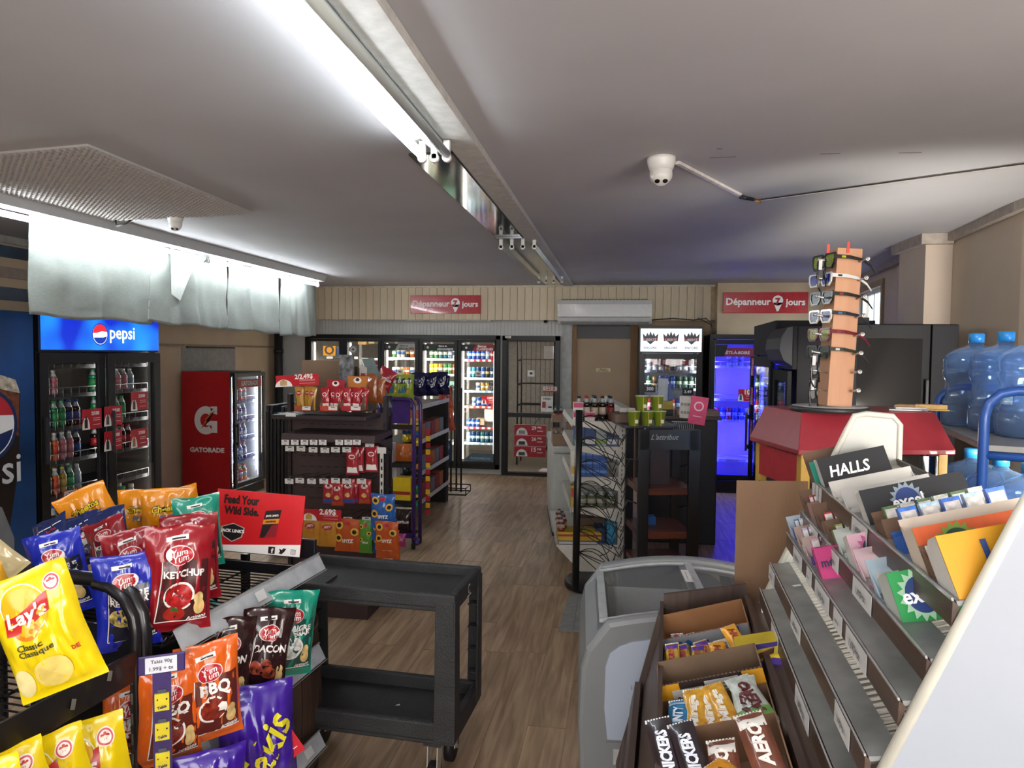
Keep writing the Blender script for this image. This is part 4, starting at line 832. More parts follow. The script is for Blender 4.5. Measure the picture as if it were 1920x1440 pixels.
# ------------------------------------------------------------------ crisp bags
def bag(w, h, t, col, seed=0, decals=None, r=.28, side=None, key=None, wr=1., nu=14, nv=20, coat=.5, back=None):
    """pillow bag: origin at bottom centre, front towards -y; decals(mb, f) draws print on the front, f maps metres to the surface"""
    k = ('bag', key or (w, h, t, col, seed))
    if k in _PC: return _PC[k]
    def S(u, v, s, off=0.):
        vv = min(1, max(0, (v-.045)/.91)); e = math.sin(PI*vv)**.5 if 0 < vv < 1 else 0
        p = max(0, 1-abs(u)**2.6)**.7*e
        n1 = noise.noise(Vector((u*2.2+seed*3.1, v*2.6+s*7, seed))); n2 = noise.noise(Vector((u*6+seed, v*3.5, seed*2+s)))
        ple = math.sin(u*17+seed)*.035*(math.exp(-vv/.12)+math.exp(-(1-vv)/.12))
        cr = 1-abs(noise.noise(Vector((u*1.7+seed*1.3, v*2.1+s*3, 9.1+seed))))*2; cr = max(0, cr-.72)*.6; c2 = max(0, 1-abs(noise.noise(Vector((u*2.6+seed, v*3.4-u*1.5, 4.3+s))))*3.2)**2*.07+max(0, 1-abs(noise.noise(Vector((u*1.5-v*4+seed, v*1.8+u, 14.3+s))))*3.5)**2*.06
        y = -s*t/2*(p*(1+.36*n1*wr+.26*n2*wr-cr*wr-c2*wr*2)+ple*e*wr)-s*(off+.0006)
        x = u*w/2*(1-.075*e*(1-.3*abs(v-.5)))+w*.02*wr*noise.noise(Vector((v*3+seed, seed, 3)))
        z = v*h+h*.012*wr*math.sin(u*3+seed)*(v if v > .5 else 0)
        y += .10*t*noise.noise(Vector((seed, v*2.2, 1.7)))*wr + (.22*t*wr*noise.noise(Vector((u*1.4, seed, 8)))*(max(0, v-.9)*10))
        return (x, y, z)
    mb = MB(); m1 = M(col, r, n=.04, ns=12, coat=coat); ms = M(side, r, n=.04, coat=coat) if side else m1; G_ = None
    for s, mt in ((-1, M(back, r, n=.04, coat=coat) if back else ms), (1, m1)):
        vs = [S(-1+2*i/nu, j/nv, s) for j in range(nv+1) for i in range(nu+1)]; G_ = vs
        fs = [(j*(nu+1)+i, j*(nu+1)+i+1, (j+1)*(nu+1)+i+1, (j+1)*(nu+1)+i) for j in range(nv) for i in range(nu)]
        if s < 0: fs = [f[::-1] for f in fs]
        mb.add(vs, fs, mt, True)
    if decals:
        def f(x, y, z=0.):
            a = max(0, min(nu-1e-4, (x/(w/2)+1)/2*nu)); b = max(0, min(nv-1e-4, y/h*nv)); i, j = int(a), int(b); a -= i; b -= j; q = j*(nu+1)+i
            p = [G_[q][c]*(1-a)*(1-b)+G_[q+1][c]*a*(1-b)+G_[q+nu+1][c]*(1-a)*b+G_[q+nu+2][c]*a*b for c in range(3)]
            return (p[0], p[1]-.0019-z*1.2, p[2])
        decals(mb, f, w, h)
    _PC[k] = mb.mesh('bag'); return _PC[k]
_wh = M('#f2eeea', .35, n=0)
def small_brand(mb, f, w, h):
    rd = M('#a91e2b', .35, n=0); mb.disc((0, h*.72, .0006), w*.3, h*.1, rd, n=16, f=f); mb.text('yum', w*.4, _wh, x=0, y=h*.72, z=.0014, f=f)
def nuts(c):
    def d(mb, f, w, h):
        mb.poly([(-w*.42, h*.04), (w*.42, h*.04), (w*.42, h*.2), (-w*.42, h*.2)], M(c, .35, n=0), f=f)
        mb.disc((0, h*.72, 0.), w*.28, h*.09, _wh, n=14, f=f); mb.disc((0, h*.76, .0008), w*.12, h*.05, M('#3a1a18', .4), n=12, f=f)
        mb.text('nuts', w*.42, M('#a91e2b', .4, n=0), x=0, y=h*.7, z=.001, f=f); mb.disc((0, h*.36, 0.), w*.22, h*.09, M('#d8a860', .5, n=.3, ns=60), n=14, f=f)
    return d
def seeds(mb, f, w, h):
    for (x, y) in ((-.3, .8), (.3, .62), (-.34, .42)):
        mb.disc((x*w, y*h, 0), w*.16, w*.15, M('#e0b040', .5, n=0), n=12, f=f); mb.disc((x*w, y*h, .001), w*.09, w*.08, mBLK, n=10, f=f)
    mb.disc((0, h*.86, 0), w*.14, h*.06, M('#b02030', .4, n=0), n=12, f=f); mb.text('SPITZ', w*.45, _wh, x=.03*w, y=h*.34, f=f, bold=.04)
def white_band(mb, f, w, h):
    mb.poly([(-w*.42, h*.08), (w*.42, h*.08), (w*.38, h*.3), (-w*.38, h*.3)], _wh, f=f); mb.disc((0, h*.7, 0), w*.26, h*.09, _wh, n=12, f=f); mb.disc((0, h*.7, .0008), w*.2, h*.06, M('#b02030', .4, n=0), n=12, f=f)
def hang(me, px, py0, py1, Y, hw, lab, grp, cat='snack bag', nm='snack_bag', rz=0, ry=0, s=1.):
    """bag whose bottom middle is seen at (px, py1)"""
    p = P(px, py1, Y=Y); return tag(inst(nm, me, Matrix.Translation(p) @ Matrix.Rotation(rz, 4, 'Z') @ Matrix.Rotation(ry, 4, 'Y') @ Matrix.Scale(s, 4)), lab, cat, grp)
def tube_bracket(mb, a, b, r, mat, n=6): mb.tube([a, b], r, mat, n)

# ------------------------------------------------------------------ brown peg-board end unit
mBR = M('#3d2f31', .5, n=.05); mBRd = M('#2a2124', .5, n=.05); YE = 4.72
def E_(px, py, Y=YE): return P(px, py, Y=Y)
xe0, xe1 = E_(548, 780).x, E_(722, 780).x; ze = E_(630, 778, 4.5).z
un = thing('gondola_unit', 'brown peg-board end unit with hooks and rows of white price tags', 'shelf unit', TR((xe0+xe1)/2, YE, 0)); cw = (xe0+xe1)/2; hw = (xe1-xe0)/2
MB().box(-hw, hw, 0, .03, .15, ze-.0, mBR).build('back_panel', un)
sl_ = MB()
for z in [ze-.09-i*.075 for i in range(12)]:
    for i in range(9): sl_.box(-hw+.07+i*(2*hw-.14)/9, -hw+.07+(i+.55)*(2*hw-.14)/9, -.0015, .0, z, z+.006, mBLK)
tag(sl_.build('slots', un), kind='stuff')
for x in (-hw-.015, hw+.005):
    p_ = MB().box(x-.012, x+.012, -.02, .03, 0, ze+.12, mBRd).build('upright', un); q_ = MB()
    for i in range(24): q_.box(x-.004, x+.004, -.0215, -.02, .2+i*.045, .225+i*.045, mBLK)
    tag(q_.build('slots', p_), kind='stuff')
MB().box(-hw, hw, -.34, .03, 0, .15, mBR).build('base', un, bev=.004)
MB().box(-hw-.0, hw-.03, -.3, 0, ze-.03, ze, mBRd).build('shelf', un, bev=.004)
z2 = E_(615, 815, 4.36).z; x20, x21 = E_(528, 820, 4.36).x-cw, E_(703, 820, 4.36).x-cw
s2 = MB().slab([(x20, -.37, z2-.045), (x20, -.36, z2-.05), (x20, 0, z2-.05), (x20, 0, z2), (x20, -.36, z2)], (x21-x20, 0, 0), mBR).build('shelf', un, bev=.003)
for x in (x20+.02, x21-.01): MB().slab([(x, 0, z2-.03), (x, -.3, z2-.05), (x, 0, z2-.14)], (.01, 0, 0), mBRd).build('bracket', s2)
def tagcard(mb, x, y, z, w=.062, h=.036, F=0):
    mb.box(x, x+w, y-.002, y, z, z+h, M('#dcdcda', .5, n=0)); mb.box(x+w*.3, x+w*.75, y-.0028, y-.002, z+h*.68, z+h*.9, M('#4a4a4a', .5, n=0)); mb.box(x+w*.12, x+w*.88, y-.0028, y-.002, z+h*.4, z+h*.46, M('#8a8a8a', .5, n=0)); mb.box(x+w*.4, x+w*.62, y-.0028, y-.002, z+h*.08, z+h*.2, M('#5a5a5a', .5, n=0))
for i, px in enumerate((527, 545, 563, 580, 597, 628, 645, 661)):
    p = P(px+1, 834, Y=4.345); m = MB(); tagcard(m, p.x-cw, -.375, p.z, .052, .033); m.build('price_tag', s2)
pegs = [(536, 846, 5.), (557, 846, 5), (580, 848, 5), (602, 849, 5), (622, 848, 5), (643, 848, 5), (686, 838, 5), (535, 907, 5), (555, 906, 5), (577, 907, 5), (600, 907, 5), (622, 906, 5), (643, 907, 5), (671, 907, 5), (645, 979, 5), (680, 979, 5)]
for i, (px, py, _) in enumerate(pegs):
    p = P(px+8, py, Y=4.42); x = p.x-cw; m = MB(); st = M('#5c5c60', .35, m=.8)
    m.tube([(x, 0, p.z+.02), (x, -.29, p.z+.045), (x, -.30, p.z+.03)], .0025, st, 5); m.tube([(x, 0, p.z+.0), (x, -.24, p.z-.02), (x, -.25, p.z-.01)], .003, st, 5)
    h_ = m.build('peg_hook', un); m = MB(); tagcard(m, x-.032, -.302, p.z, .06, .034); m.build('price_tag', h_)
# goods hanging and standing on it
rB = bag(.105, .2, .035, '#a01c2c', 11, white_band, key='rb'); rB2 = bag(.105, .19, .035, '#a01c2c', 12, nuts('#2a5aa0'), key='rb2'); rB3 = bag(.105, .19, .035, '#a8242c', 13, nuts('#b0502c'), key='rb3')
G = 'peanut bags on the peg-board unit'
for i, (px, py, me, l) in enumerate(((661, 890, rB, 'red and white peanut bag, upper hooks, left of the pair'), (671, 886, rB, 'red and white peanut bag tucked behind the upper left one'), (697, 885, rB, 'red and white peanut bag, upper hooks, at the post'),
     (617, 944, rB2, 'red nut bag with a blue foot, lower hooks, leftmost'), (633, 949, rB3, 'red nut bag with a rust foot, lower hooks, second'), (653, 944, rB2, 'red nut bag with a blue foot, lower hooks, third'), (662, 943, rB2, 'red nut bag tucked behind the third, lower hooks'), (684, 945, rB3, 'red nut bag with a rust foot, lower hooks, rightmost'))):
    hang(me, px, 0, py, 4.44+.035*(i in (1, 6)), 0, l, G, s=.86)
nutm = bag(.14, .2, .045, '#c08428', 14, small_brand, key='nm'); orm = bag(.2, .24, .05, '#b8501c', 15, seeds, key='or'); grm = bag(.1, .24, .05, '#4c8a2c', 16, seeds, key='gr'); blm = bag(.2, .27, .05, '#1c5aa8', 17, seeds, key='bl')
for px, py, me, l in ((583, 1022, nutm, 'mustard nut bag with the wavy foot, left of two under the 2.69 strip'), (615, 1025, nutm, 'mustard nut bag, right of two under the 2.69 strip'), (652, 1034, orm, 'orange sunflower seed bag with black and yellow flowers'), (686, 1037, grm, 'narrow green sunflower seed bag')):
    hang(me, px, 0, py, 4.36, 0, l, 'seed and nut bags, bottom row', s=.9)
for i in range(3):
    hang(blm, 718+i*2, 0, 990+i*24, 4.34+.02*i, 0, 'blue sunflower seed bag on the side strip, %s from the top' % ORD[i], 'blue seed bags', s=.82-.0*i)
for i in range(4):
    hang(orm, 725+i*1.5, 0, 1032+i*15, 4.30+.02*i, 0, 'orange seed bag under the blue ones, %s from the top' % ORD[i], 'orange seed bags', s=.78)
m = MB().box(-.012, .012, -.004, 0, -.5, 0, M('#c4c2be', .5))
for i in range(9): m.box(-.005, .005, -.006, -.004, -.46+i*.05, -.435+i*.05, mBLK)
m.box(-.03, .03, -.006, -.003, .0, .04, M('#cfcfcc', .5)); solo('clip_strip', 'white slotted clip strip hanging at the right post of the peg-board unit', 'strip', m, Matrix.Translation(E_(716, 850, 4.42)))
p = P(566, 975, Y=4.34); red_card('price_strip', 'long red price strip reading 2.69 above the mustard nut bags', Matrix.Translation(p), '2.69$', .27, .075, '#d0a050')
p = P(518, 726, Y=4.42); red_card('price_strip', 'red price strip reading 2/2.49 above the counter cartons', Matrix.Translation(p) @ Matrix.Rotation(R(-4), 4, 'Y'), '2/2.49$', .30, .075, '#c8a070')
m = MB().box(-.035, .035, 0, .003, 0, .025, M('#d0d0ce', .5)); solo('price_tag', 'blank white tag at the left end of the top shelf', 'label', m, Matrix.Translation(P(545, 781, Y=4.4)))
def tray(px0, px1, pyb, pyt, pbk, Y, cf_, cb_, lab, logo=None):
    a, b = P(px0, pyb, Y=Y), P(px1, pyb, Y=Y); w = b.x-a.x; h = P(px0, pyt, Y=Y).z-a.z; hb = P(px0, pbk, Y=Y+.12).z-a.z; t = .003
    f_, bk_, k = M(cf_, .5), M(cb_, .5), M('#8a6c50', .7); m = MB()
    m.box(0, w, 0, t, 0, h, f_).box(0, w, .12, .12+t, 0, hb, bk_).box(0, w, 0, .12, 0, t, k)
    for x in (0, w-t): m.slab([(x, 0, 0), (x, .12, 0), (x, .12, hb*.8), (x, 0, h)], (t, 0, 0), k)
    m.box(w*.5, w*.98, -.002, 0, h*.25, h*.95, M('#d8d8d6', .5, n=0)).box(w*.65, w*.85, -.003, -.002, h*.7, h*.85, M('#555555', .5))
    if logo: m.disc((w*.5, hb*.88, .0), w*.2, hb*.09, _wh, face(0, .119, 0), 14); m.disc((w*.5, hb*.9, .001), w*.1, hb*.05, M('#3a1a18', .4), face(0, .119, 0), 12)
    return solo('display_tray', lab, 'tray', m, Matrix.Translation(a)), a, w
mY = bag(.075, .19, .03, '#b98a34', 21, small_brand, key='my'); mR = bag(.075, .18, .03, '#a81e2c', 22, white_band, key='mr')
for (p0, p1, ph, cf_, cb_, l, me, cnt_, nm) in ((551, 583, 700, '#9a4a28', '#8a6c50', 'kraft display tray of mustard nut sticks on the top shelf', mY, 3, 'mustard nut stick'), (599, 633, 712, '#b8442c', '#a81c2c', 'red display tray of nut sticks, middle of the top shelf', mR, 3, 'red nut stick'), (639, 677, 705, '#a41c28', '#b8702c', 'red and orange display tray of nut sticks at right of the top shelf', mR, 4, 'red nut stick')):
    o, a, w = tray(p0, p1, 771, 761, ph, 4.44, cf_, cb_, l, True)
    for i in range(cnt_):
        tag(inst('snack_bag', me, Matrix.Translation(a+Vector((w*(.2+.6*i/(cnt_-1)), .05+.03*(i % 2), .006))) @ Matrix.Rotation(R(-4+5*i), 4, 'Y') @ Matrix.Scale(.82, 4)), '%s, %s from the left in the %s tray' % (nm, ORD[i], ['kraft', 'plain red', 'red and orange'][[551, 599, 639].index(p0)]), 'snack bag', 'nut sticks in display trays')
def kraft(px0, px1, py0, py1, Y, d, lab, col='#7d6754', rz=0):
    a, b = P(px0, py1, Y=Y), P(px1, py0, Y=Y); w, h = b.x-a.x, b.z-a.z
    m = MB().box(0, w, 0, d, 0, h, M(col, .75, n=.04, ns=6)); m.box(w*.02, w*.98, -.0005, 0, h*.55, h*.555, M('#5c4a3c', .8))
    return solo('cardboard_box', lab, 'box', m, Matrix.Translation(a) @ Matrix.Rotation(rz, 4, 'Z'))
kraft(566, 636, 676, 770, 5.02, .3, 'large plain cardboard box behind the snack trays'); kraft(640, 662, 688, 770, 5.06, .1, 'narrow cardboard box to the right of the large plain one'); kraft(668, 690, 690, 772, 5.1, .2, 'small olive-brown cardboard box behind the red and orange tray', '#6f6552'); kraft(560, 576, 704, 770, 4.98, .02, 'cardboard flap standing behind the mustard nut tray')
kraft(545, 600, 780, 800, 4.8, .1, 'low cardboard box under the left end of the gondola', '#5a4a40') if 0 else None
# gondola body running away behind the end unit
gb_ = thing('gondola_shelving', 'dark shelving run behind the peg-board end unit', 'shelf unit', TR(cw, 4.76, 0))
MB().box(-hw, hw-.06, .02, .3, 0, .15, mBRd).build('base', gb_); MB().box(-.02, .02, .02, .42, .15, ze-.02, mBR).build('back_panel', gb_)
for z in (.45, .75, 1.02, ze-.03): MB().box(-hw, hw-.06, .02, .3, z-.02, z, mBRd).build('shelf', gb_)
for x in (-.01,): MB().box(hw-.08, hw-.06, .28, .3, 0, ze+.1, mBRd).build('upright', gb_)
m = MB().slab([(0, 0, 0), (.16, 0, -.35), (.23, 0, -.35), (.09, 0, 0)], (0, .006, 0), M('#6d7f80', .2, coat=.4)); m.tube([(0, -.01, 0), (.14, -.01, -.35)], .004, _wh, 5)
solo('price_channel', 'loose clear and white price channel leaning above the gondola', 'channel', m, Matrix.Translation(P(678, 672, Y=4.9)))
m = MB().slab([(0, 0, 0), (.055, 0, -.02), (.055, 0, -.16), (0, 0, -.16)], (0, .01, 0), M('#b5b1ac', .5)).box(.01, .045, -.003, 0, -.12, -.06, M('#8a2430', .5)); solo('hanging_card', 'small white and red card hung from the leaning price channel', 'label', m, Matrix.Translation(P(674, 684, Y=4.88)))
m = MB().box(0, .1, 0, .03, 0, .40, M('#6e7276', .35, n=.4, ns=25)).box(.0, .04, -.003, 0, .1, .2, M('#cfcfcf', .5)); solo('magazine_pack', 'grey patterned pack standing between the cardboard boxes', 'pack', m, Matrix.Translation(Vector((P(636, 715, Y=4.80).x, 4.80, ze+.001))))
ch = bag(.16, .22, .06, '#a05a30', 31, None, key='cb1', side='#8a3a24')
for i, (px, py) in enumerate(((693, 752), (707, 756), (700, 745))): hang(ch, px, 0, py, 4.8+.05*i, 0, 'rust snack bag slumped at the right of the top shelf, %s' % ['left of the pair', 'right of the pair', 'behind the pair'][i], 'slumped rust bags', rz=R(20*i-20), s=.8)
# dark folded rack panels left of the unit
dk = thing('folding_rack', 'stack of dark upright rack panels left of the peg-board unit', 'rack', Matrix.Translation(P(500, 905, Y=5.6)-Vector((0, 0, P(500, 905, Y=5.6).z)))); rg = random.Random(2)
for i in range(7):
    x = i*.033; zt_ = P(520, 766, Y=5.6).z+rg.uniform(-.04, .03); MB().box(x, x+.024, 0, .5, .04, zt_, M('#121019', .45)).box(x, x+.024, -.012, 0, .06, zt_-.05, mBLK).build('panel', dk, bev=.003)

# ------------------------------------------------------------------ purple rack and snacks beyond
mPU = M('#3c2470', .35, coat=.3); T = Matrix.Translation((P(712, 900, Y=6.05).x, 6.05, 0)); pw = P(776, 900, Y=6.05).x-P(712, 900, Y=6.05).x
pr_ = thing('display_rack', 'purple tube-framed snack rack in the aisle', 'rack', T); ztp = P(750, 748, Y=6.05).z; rr = .018
for y in (0, .2):
    MB().tube([(.0, y, .06), (.0, y, ztp-.06), (.02, y, ztp-.01), (.06, y, ztp), (pw-.08, y, ztp), (pw-.03, y, ztp-.01), (pw, y, ztp-.06), (pw, y, .06)], rr, mPU, 8).build('frame', pr_)
MB().box(.03, pw-.04, .01, .02, ztp-.22, ztp-.01, mPU).build('header_panel', pr_)
for z in (.12, .42, .75, ztp-.25):
    m = MB(); [m.bar((0, .2*k/6, z), (pw, .2*k/6, z), .006, .006, mBLK2) for k in range(7)]; m.box(0, pw, -.01, 0, z-.02, z+.02, mPU if z < .2 else mBLK2); m.build('shelf', pr_)
for x in (.0, pw):
    for y in (0, .2): MB().cyl((x-.012, y, .035), (x+.012, y, .035), .034, mBLK2, 14).build('caster', pr_)
MB().tube([(pw, 0, .1), (pw+.05, -.04, .1), (pw+.06, -.1, .08)], rr, mPU, 8).build('foot_tube', pr_)
def onrack(T, x, y, z, mb_or_me, nm, lab, cat, grp=None, rz=0, s=1.): return tag(inst(nm, mb_or_me.mesh(nm) if isinstance(mb_or_me, MB) else mb_or_me, T @ TR(x, y, z, rz) @ Matrix.Scale(s, 4)), lab, cat, grp)
orb = bag(.15, .2, .06, '#b8642c', 41, None, key='orb')
for i in range(3): onrack(T, .06+i*.09, .1, .77, orb, 'snack_bag', 'orange snack bag on the third shelf of the purple rack, %s' % ORD[i], 'snack bag', 'orange bags on the purple rack', s=.8)
for i in range(3): onrack(T, .06+i*.09, .1, .44, orb, 'snack_bag', 'orange snack bag on the second shelf of the purple rack, %s' % ORD[i], 'snack bag', 'orange bags on the purple rack', s=.8)
onrack(T, .02, .02, .62, carton_mb(.13, .1, .12, '#a9a7ad'), 'carton', 'grey printed carton, left on the purple rack', 'box'); onrack(T, .16, .02, .58, carton_mb(.14, .1, .1, '#a39fac', '', '#333333'), 'carton', 'grey striped carton, right on the purple rack', 'box') if 0 else None
onrack(T, .13, -.02, .44, carton_mb(.16, .12, .2, '#d8b818', band=('#a03020', .25, .4)), 'carton', 'yellow display carton on the purple rack', 'box'); onrack(T, .0, -.02, .44, carton_mb(.11, .1, .19, '#a8a6a8'), 'carton', 'grey carton beside the yellow one on the purple rack', 'box')
onrack(T, .0, .0, .77, carton_mb(.12, .1, .0001+.17, '#b4b2b6'), 'carton', 'pale grey carton on the third shelf of the purple rack', 'box')
db_ = bag(.2, .26, .07, '#2a1a20', 42, lambda mb, f, w, h: mb.text('Doritos', w*.8, _wh, x=0, y=h*.5, f=f, bold=.04), key='dor')
onrack(T, .2, .04, .13, db_, 'chip_bag', 'black doritos bag at the bottom of the purple rack', 'chip bag', s=.85)
onrack(T, .2, -.1, .045, bag(.2, .16, .07, '#b03a7c', 43, None, key='pink'), 'chip_bag', 'magenta bag lying at the foot of the purple rack', 'chip bag', s=.75)
def dor(mb, f, w, h):
    mb.poly([(-w*.4, h*.3), (w*.1, h*.3), (w*.1, h*.62), (-w*.4, h*.45)], M('#2a6a7c', .35, n=.2), f=f); mb.disc((w*.2, h*.35, 0), w*.14, h*.08, M('#c89a3c', .5), n=12, f=f); mb.poly([(-w*.42, h*.66), (w*.42, h*.66), (w*.42, h*.86), (-w*.42, h*.86)], M('#26302c', .35, n=0), f=f); mb.text('Doritos', w*.76, _wh, x=0, y=h*.76, z=.001, f=f, bold=.04)
dg = bag(.19, .28, .08, '#8aa02c', 44, dor, key='dg')
for i, px in enumerate((737, 760)): hang(dg, px, 0, 752, 6.12, 0, 'lime green doritos bag on top of the purple rack, %s' % ['left', 'right'][i], 'doritos bags on the purple rack', 'chip bag', 'chip_bag', s=.85)
nv_ = bag(.2, .26, .1, '#14163c', 45, lambda mb, f, w, h: mb.disc((0, h*.6, 0), w*.25, h*.12, M('#2a2c5c', .3), n=14, f=f), key='nv', r=.15)
for i, (px, py) in enumerate(((784, 742), (806, 742), (824, 740))): hang(nv_, px, 0, py, 6.9+.1*i, 0, 'shiny navy chip bag above the can shelf, %s from the left' % ORD[i], 'navy chip bags', 'chip bag', 'chip_bag', s=.9)
hang(bag(.16, .22, .06, '#a82030', 46, lambda mb, f, w, h: mb.text('Doritos', w*.8, _wh, x=0, y=h*.6, f=f, bold=.04), key='dr'), 712, 0, 735, 5.9, 0, 'red doritos bag poking out left of the green ones', None, 'chip bag', 'chip_bag', ry=R(25))
# can shelf
mSH = MB(); xs_ = -1.98
cs_ = thing('aisle_shelving', 'black aisle shelving with sloping white price edges', 'shelf unit', TR(xs_, 6.75, 0))
zz_ = [P(789, 762, X=xs_).z, P(800, 822, X=xs_).z, P(800, 880, X=xs_).z, P(800, 932, X=xs_).z]
for x in (0, -.42):
    for y in (0, 1.35): MB().box(x-.02, x+.0, y, y+.03, 0, zz_[0]+.02, mBLK2).build('upright', cs_)
for z in zz_:
    s_ = MB().box(-.42, 0, 0, 1.38, z-.02, z-.005, mBLK2).build('shelf', cs_); MB().box(0, .006, .0, 1.38, z-.03, z+.015, M('#c4c2bd', .4)).build('price_edge', s_)
m = MB().box(-.42, -.01, 1.3, 1.34, 0, zz_[0], mBLK).build('end_panel', cs_)
TT = TR(xs_, 6.75, 0)
cn_c = [('#d0b52c', '#2a5aa0', 'yellow'), ('#26282c', '#c88a3c', 'black'), ('#2f8a5a', '#c8b83c', 'green')]
for i, (a, b, c) in enumerate(cn_c):
    z = [.84, .53, .22][i]; me = can_me(a, b, r=.045, h=.24, top='#2f5aa8'); onrack(TT, .03, -.055, z, me, 'canister', '%s nut canister in the hanging column at the can shelf' % c, 'canister', 'hanging nut canisters')
    onrack(TT, -.11, .08, zz_[i+1], me, 'canister', '%s nut canister on the shelf behind the hanging column' % c, 'canister', 'hanging nut canisters')
m = MB()
for i in range(13): m.box(-.022, .022, -.006, 0, -.05-i*.065, -.0-i*.065, M(['#a8202c', '#d8a82c'][i % 2], .4))
solo('clip_strip', 'red and yellow zigzag clip strip in front of the can shelf', 'strip', m, Matrix.Translation(P(803, 805, Y=6.64)))
for i in range(2): onrack(TT, -.17+i*.12, -.04, zz_[0]-.22, carton_mb(.11, .1, .2, '#b05a2c', '', band=('#d8a83c', .2, .6)), 'carton', 'orange and yellow box hung under the top edge, %s' % ['left', 'right'][i], 'box', 'boxes at the can shelf top')
onrack(TT, -.22, .1, zz_[0], carton_mb(.2, .2, .09, '#8a6a4c'), 'cardboard_box', 'open kraft box under the navy chip bags', 'box')
for j, z in enumerate(zz_[1:]):
    for i in range(5):
        c = [('#a0552c', 'rust'), ('#6a6e74', 'grey'), ('#8c2c34', 'dark red')][(i+j) % 3]; onrack(TT, -.13, .3+i*.19, z, carton_mb(.11, .15, .16, c[0]), 'carton', '%s carton, %s along the %s level of the aisle shelving' % (c[1], ORD[i], ['upper', 'middle', 'lower'][j]), 'box', 'cartons on the aisle shelving')
# wire stand with hanging bags at the far end
wsd = thing('wire_stand', 'black wire stand by the beer cooler with hanging chip bags', 'stand', Matrix.Translation((P(838, 940, Z=0).x, 8.55, 0)))
for x, y in ((-.06, 0), (.0, .04), (.07, 0)): MB().cyl((x, y, .03), (x, y, 1.32), .012, mBLK, 8).build('pole', wsd)
m = MB().tube([(-.16, -.14, .1), (.16, -.14, .1), (.16, .14, .1), (-.16, .14, .1)], .008, mBLK, 6, closed=True).tube([(-.16, -.14, .02), (.16, -.14, .02), (.16, .14, .02), (-.16, .14, .02)], .01, mBLK, 6, closed=True)
for x, y in ((-.16, -.14), (.16, -.14), (.16, .14), (-.16, .14)): m.cyl((x, y, .02), (x, y, .1), .006, mBLK, 6)
m.build('base_frame', wsd)
rc = bag(.18, .28, .07, '#b04a30', 47, lambda mb, f, w, h: mb.poly([(-w*.3, h*.3), (w*.3, h*.36), (w*.3, h*.8), (-w*.3, h*.7)], M('#8a2420', .4, n=.3), f=f), key='rc'); bc_ = bag(.16, .26, .07, '#123a5a', 48, None, key='bc')
hang(rc, 838, 0, 768, 8.50, 0, 'upper red chip bag on the far wire stand', None, 'chip bag', 'chip_bag', ry=R(-8)); hang(rc, 841, 0, 808, 8.49, 0, 'lower red chip bag on the far wire stand', None, 'chip bag', 'chip_bag', ry=R(-8)); hang(bc_, 835, 0, 865, 8.50, 0, 'dark blue chip bag low on the far wire stand', None, 'chip bag', 'chip_bag')
hang(nv_, 830, 0, 740, 8.3, 0, 'navy chip bag nearest the beer cooler doors', None, 'chip bag', 'chip_bag', s=.9)

# ------------------------------------------------------------------ utility cart
mCA = M('#2b2c2d', .6, n=.12, ns=9, b=.35, bs=160); z1 = .82
cFR, cBR, cBL = P(853, 1118, Z=z1), P(907, 1061, Z=z1), P(588, 1037, Z=z1)
ax = math.atan2((cBR-cBL).y, (cBR-cBL).x); CWd = .80; CDp = (cBR-cFR).length; dx_ = (cBR-cBL).normalized()
T9 = Matrix.Translation((cFR.x, cFR.y, 0)) @ Matrix.Rotation(ax, 4, 'Z')       # origin front-right corner, x towards -width
ct = thing('utility_cart', 'dark grey two-tier plastic utility cart in the aisle', 'cart', T9); L_ = CWd
def cart_tray(z, hh, name):
    m = MB(); t = .03
    m.box(-L_, 0, 0, CDp, z-hh, z-hh+.02, mCA)
    for (a, b, c, d) in ((-L_, 0, 0, t), (-L_, 0, CDp-t, CDp), (-L_, -L_+t, t, CDp-t), (-t, 0, t, CDp-t)): m.box(a, b, c, d, z-hh-.01, z, mCA)
    return m.build(name, ct, bev=.008)
tt_ = cart_tray(z1, .06, 'top_tray'); MB().box(-L_+.04, -L_+.2, .05, CDp*.55, z1-.045, z1-.038, M('#202122', .6)).box(-L_+.2, -L_+.205, .05, CDp*.55, z1-.05, z1-.03, mCA).build('tool_recess', tt_)
m = MB(); Fl = Matrix(((0, 0, 1, .0006), (1, 0, 0, 0), (0, 1, 0, 0), (0, 0, 0, 1)))
m.disc((CDp*.5, z1-.035), .016, .02, M('#d8d8d8', .5, n=0), Fl, 20, r0=.7, a0=R(30), a1=R(330)); m.box(.0, .001, CDp*.43, CDp*.57, z1-.064, z1-.060, M('#c8c8c8', .5, n=0)); m.build('logo', tt_)
lt_ = cart_tray(.31, .075, 'bottom_tray')
for (x, y) in ((-.042, .035), (-.03, CDp-.035), (-L_+.042, .035), (-L_+.042, CDp-.035)):
    m = MB(); sx = 1 if x > -.4 else -1; fr_ = y < .2; hw_ = .042 if fr_ else .03; yo = -.003 if fr_ else CDp+.003; sg_ = 1 if fr_ else -1
    m.slab([(x-hw_, yo, .24), (x+hw_, yo, .24), (x+hw_-.006, yo, z1-.03), (x-hw_+.006, yo, z1-.03)], (0, .01*sg_, 0), mCA)
    xo = .003 if sx > 0 else -L_-.003; m.slab([(xo, yo, .24), (xo, yo+.075*sg_, .24), (xo, yo+.06*sg_, z1-.03), (xo, yo, z1-.03)], (-.01*sx, 0, 0), mCA)
    for z in (.36, .46, .56, .66): m.box(min(xo, xo-sx*.05), max(xo, xo-sx*.05), min(yo, yo+.06*sg_), max(yo, yo+.06*sg_), z, z+.008, mCA)
    m.build('leg', ct, bev=.003)
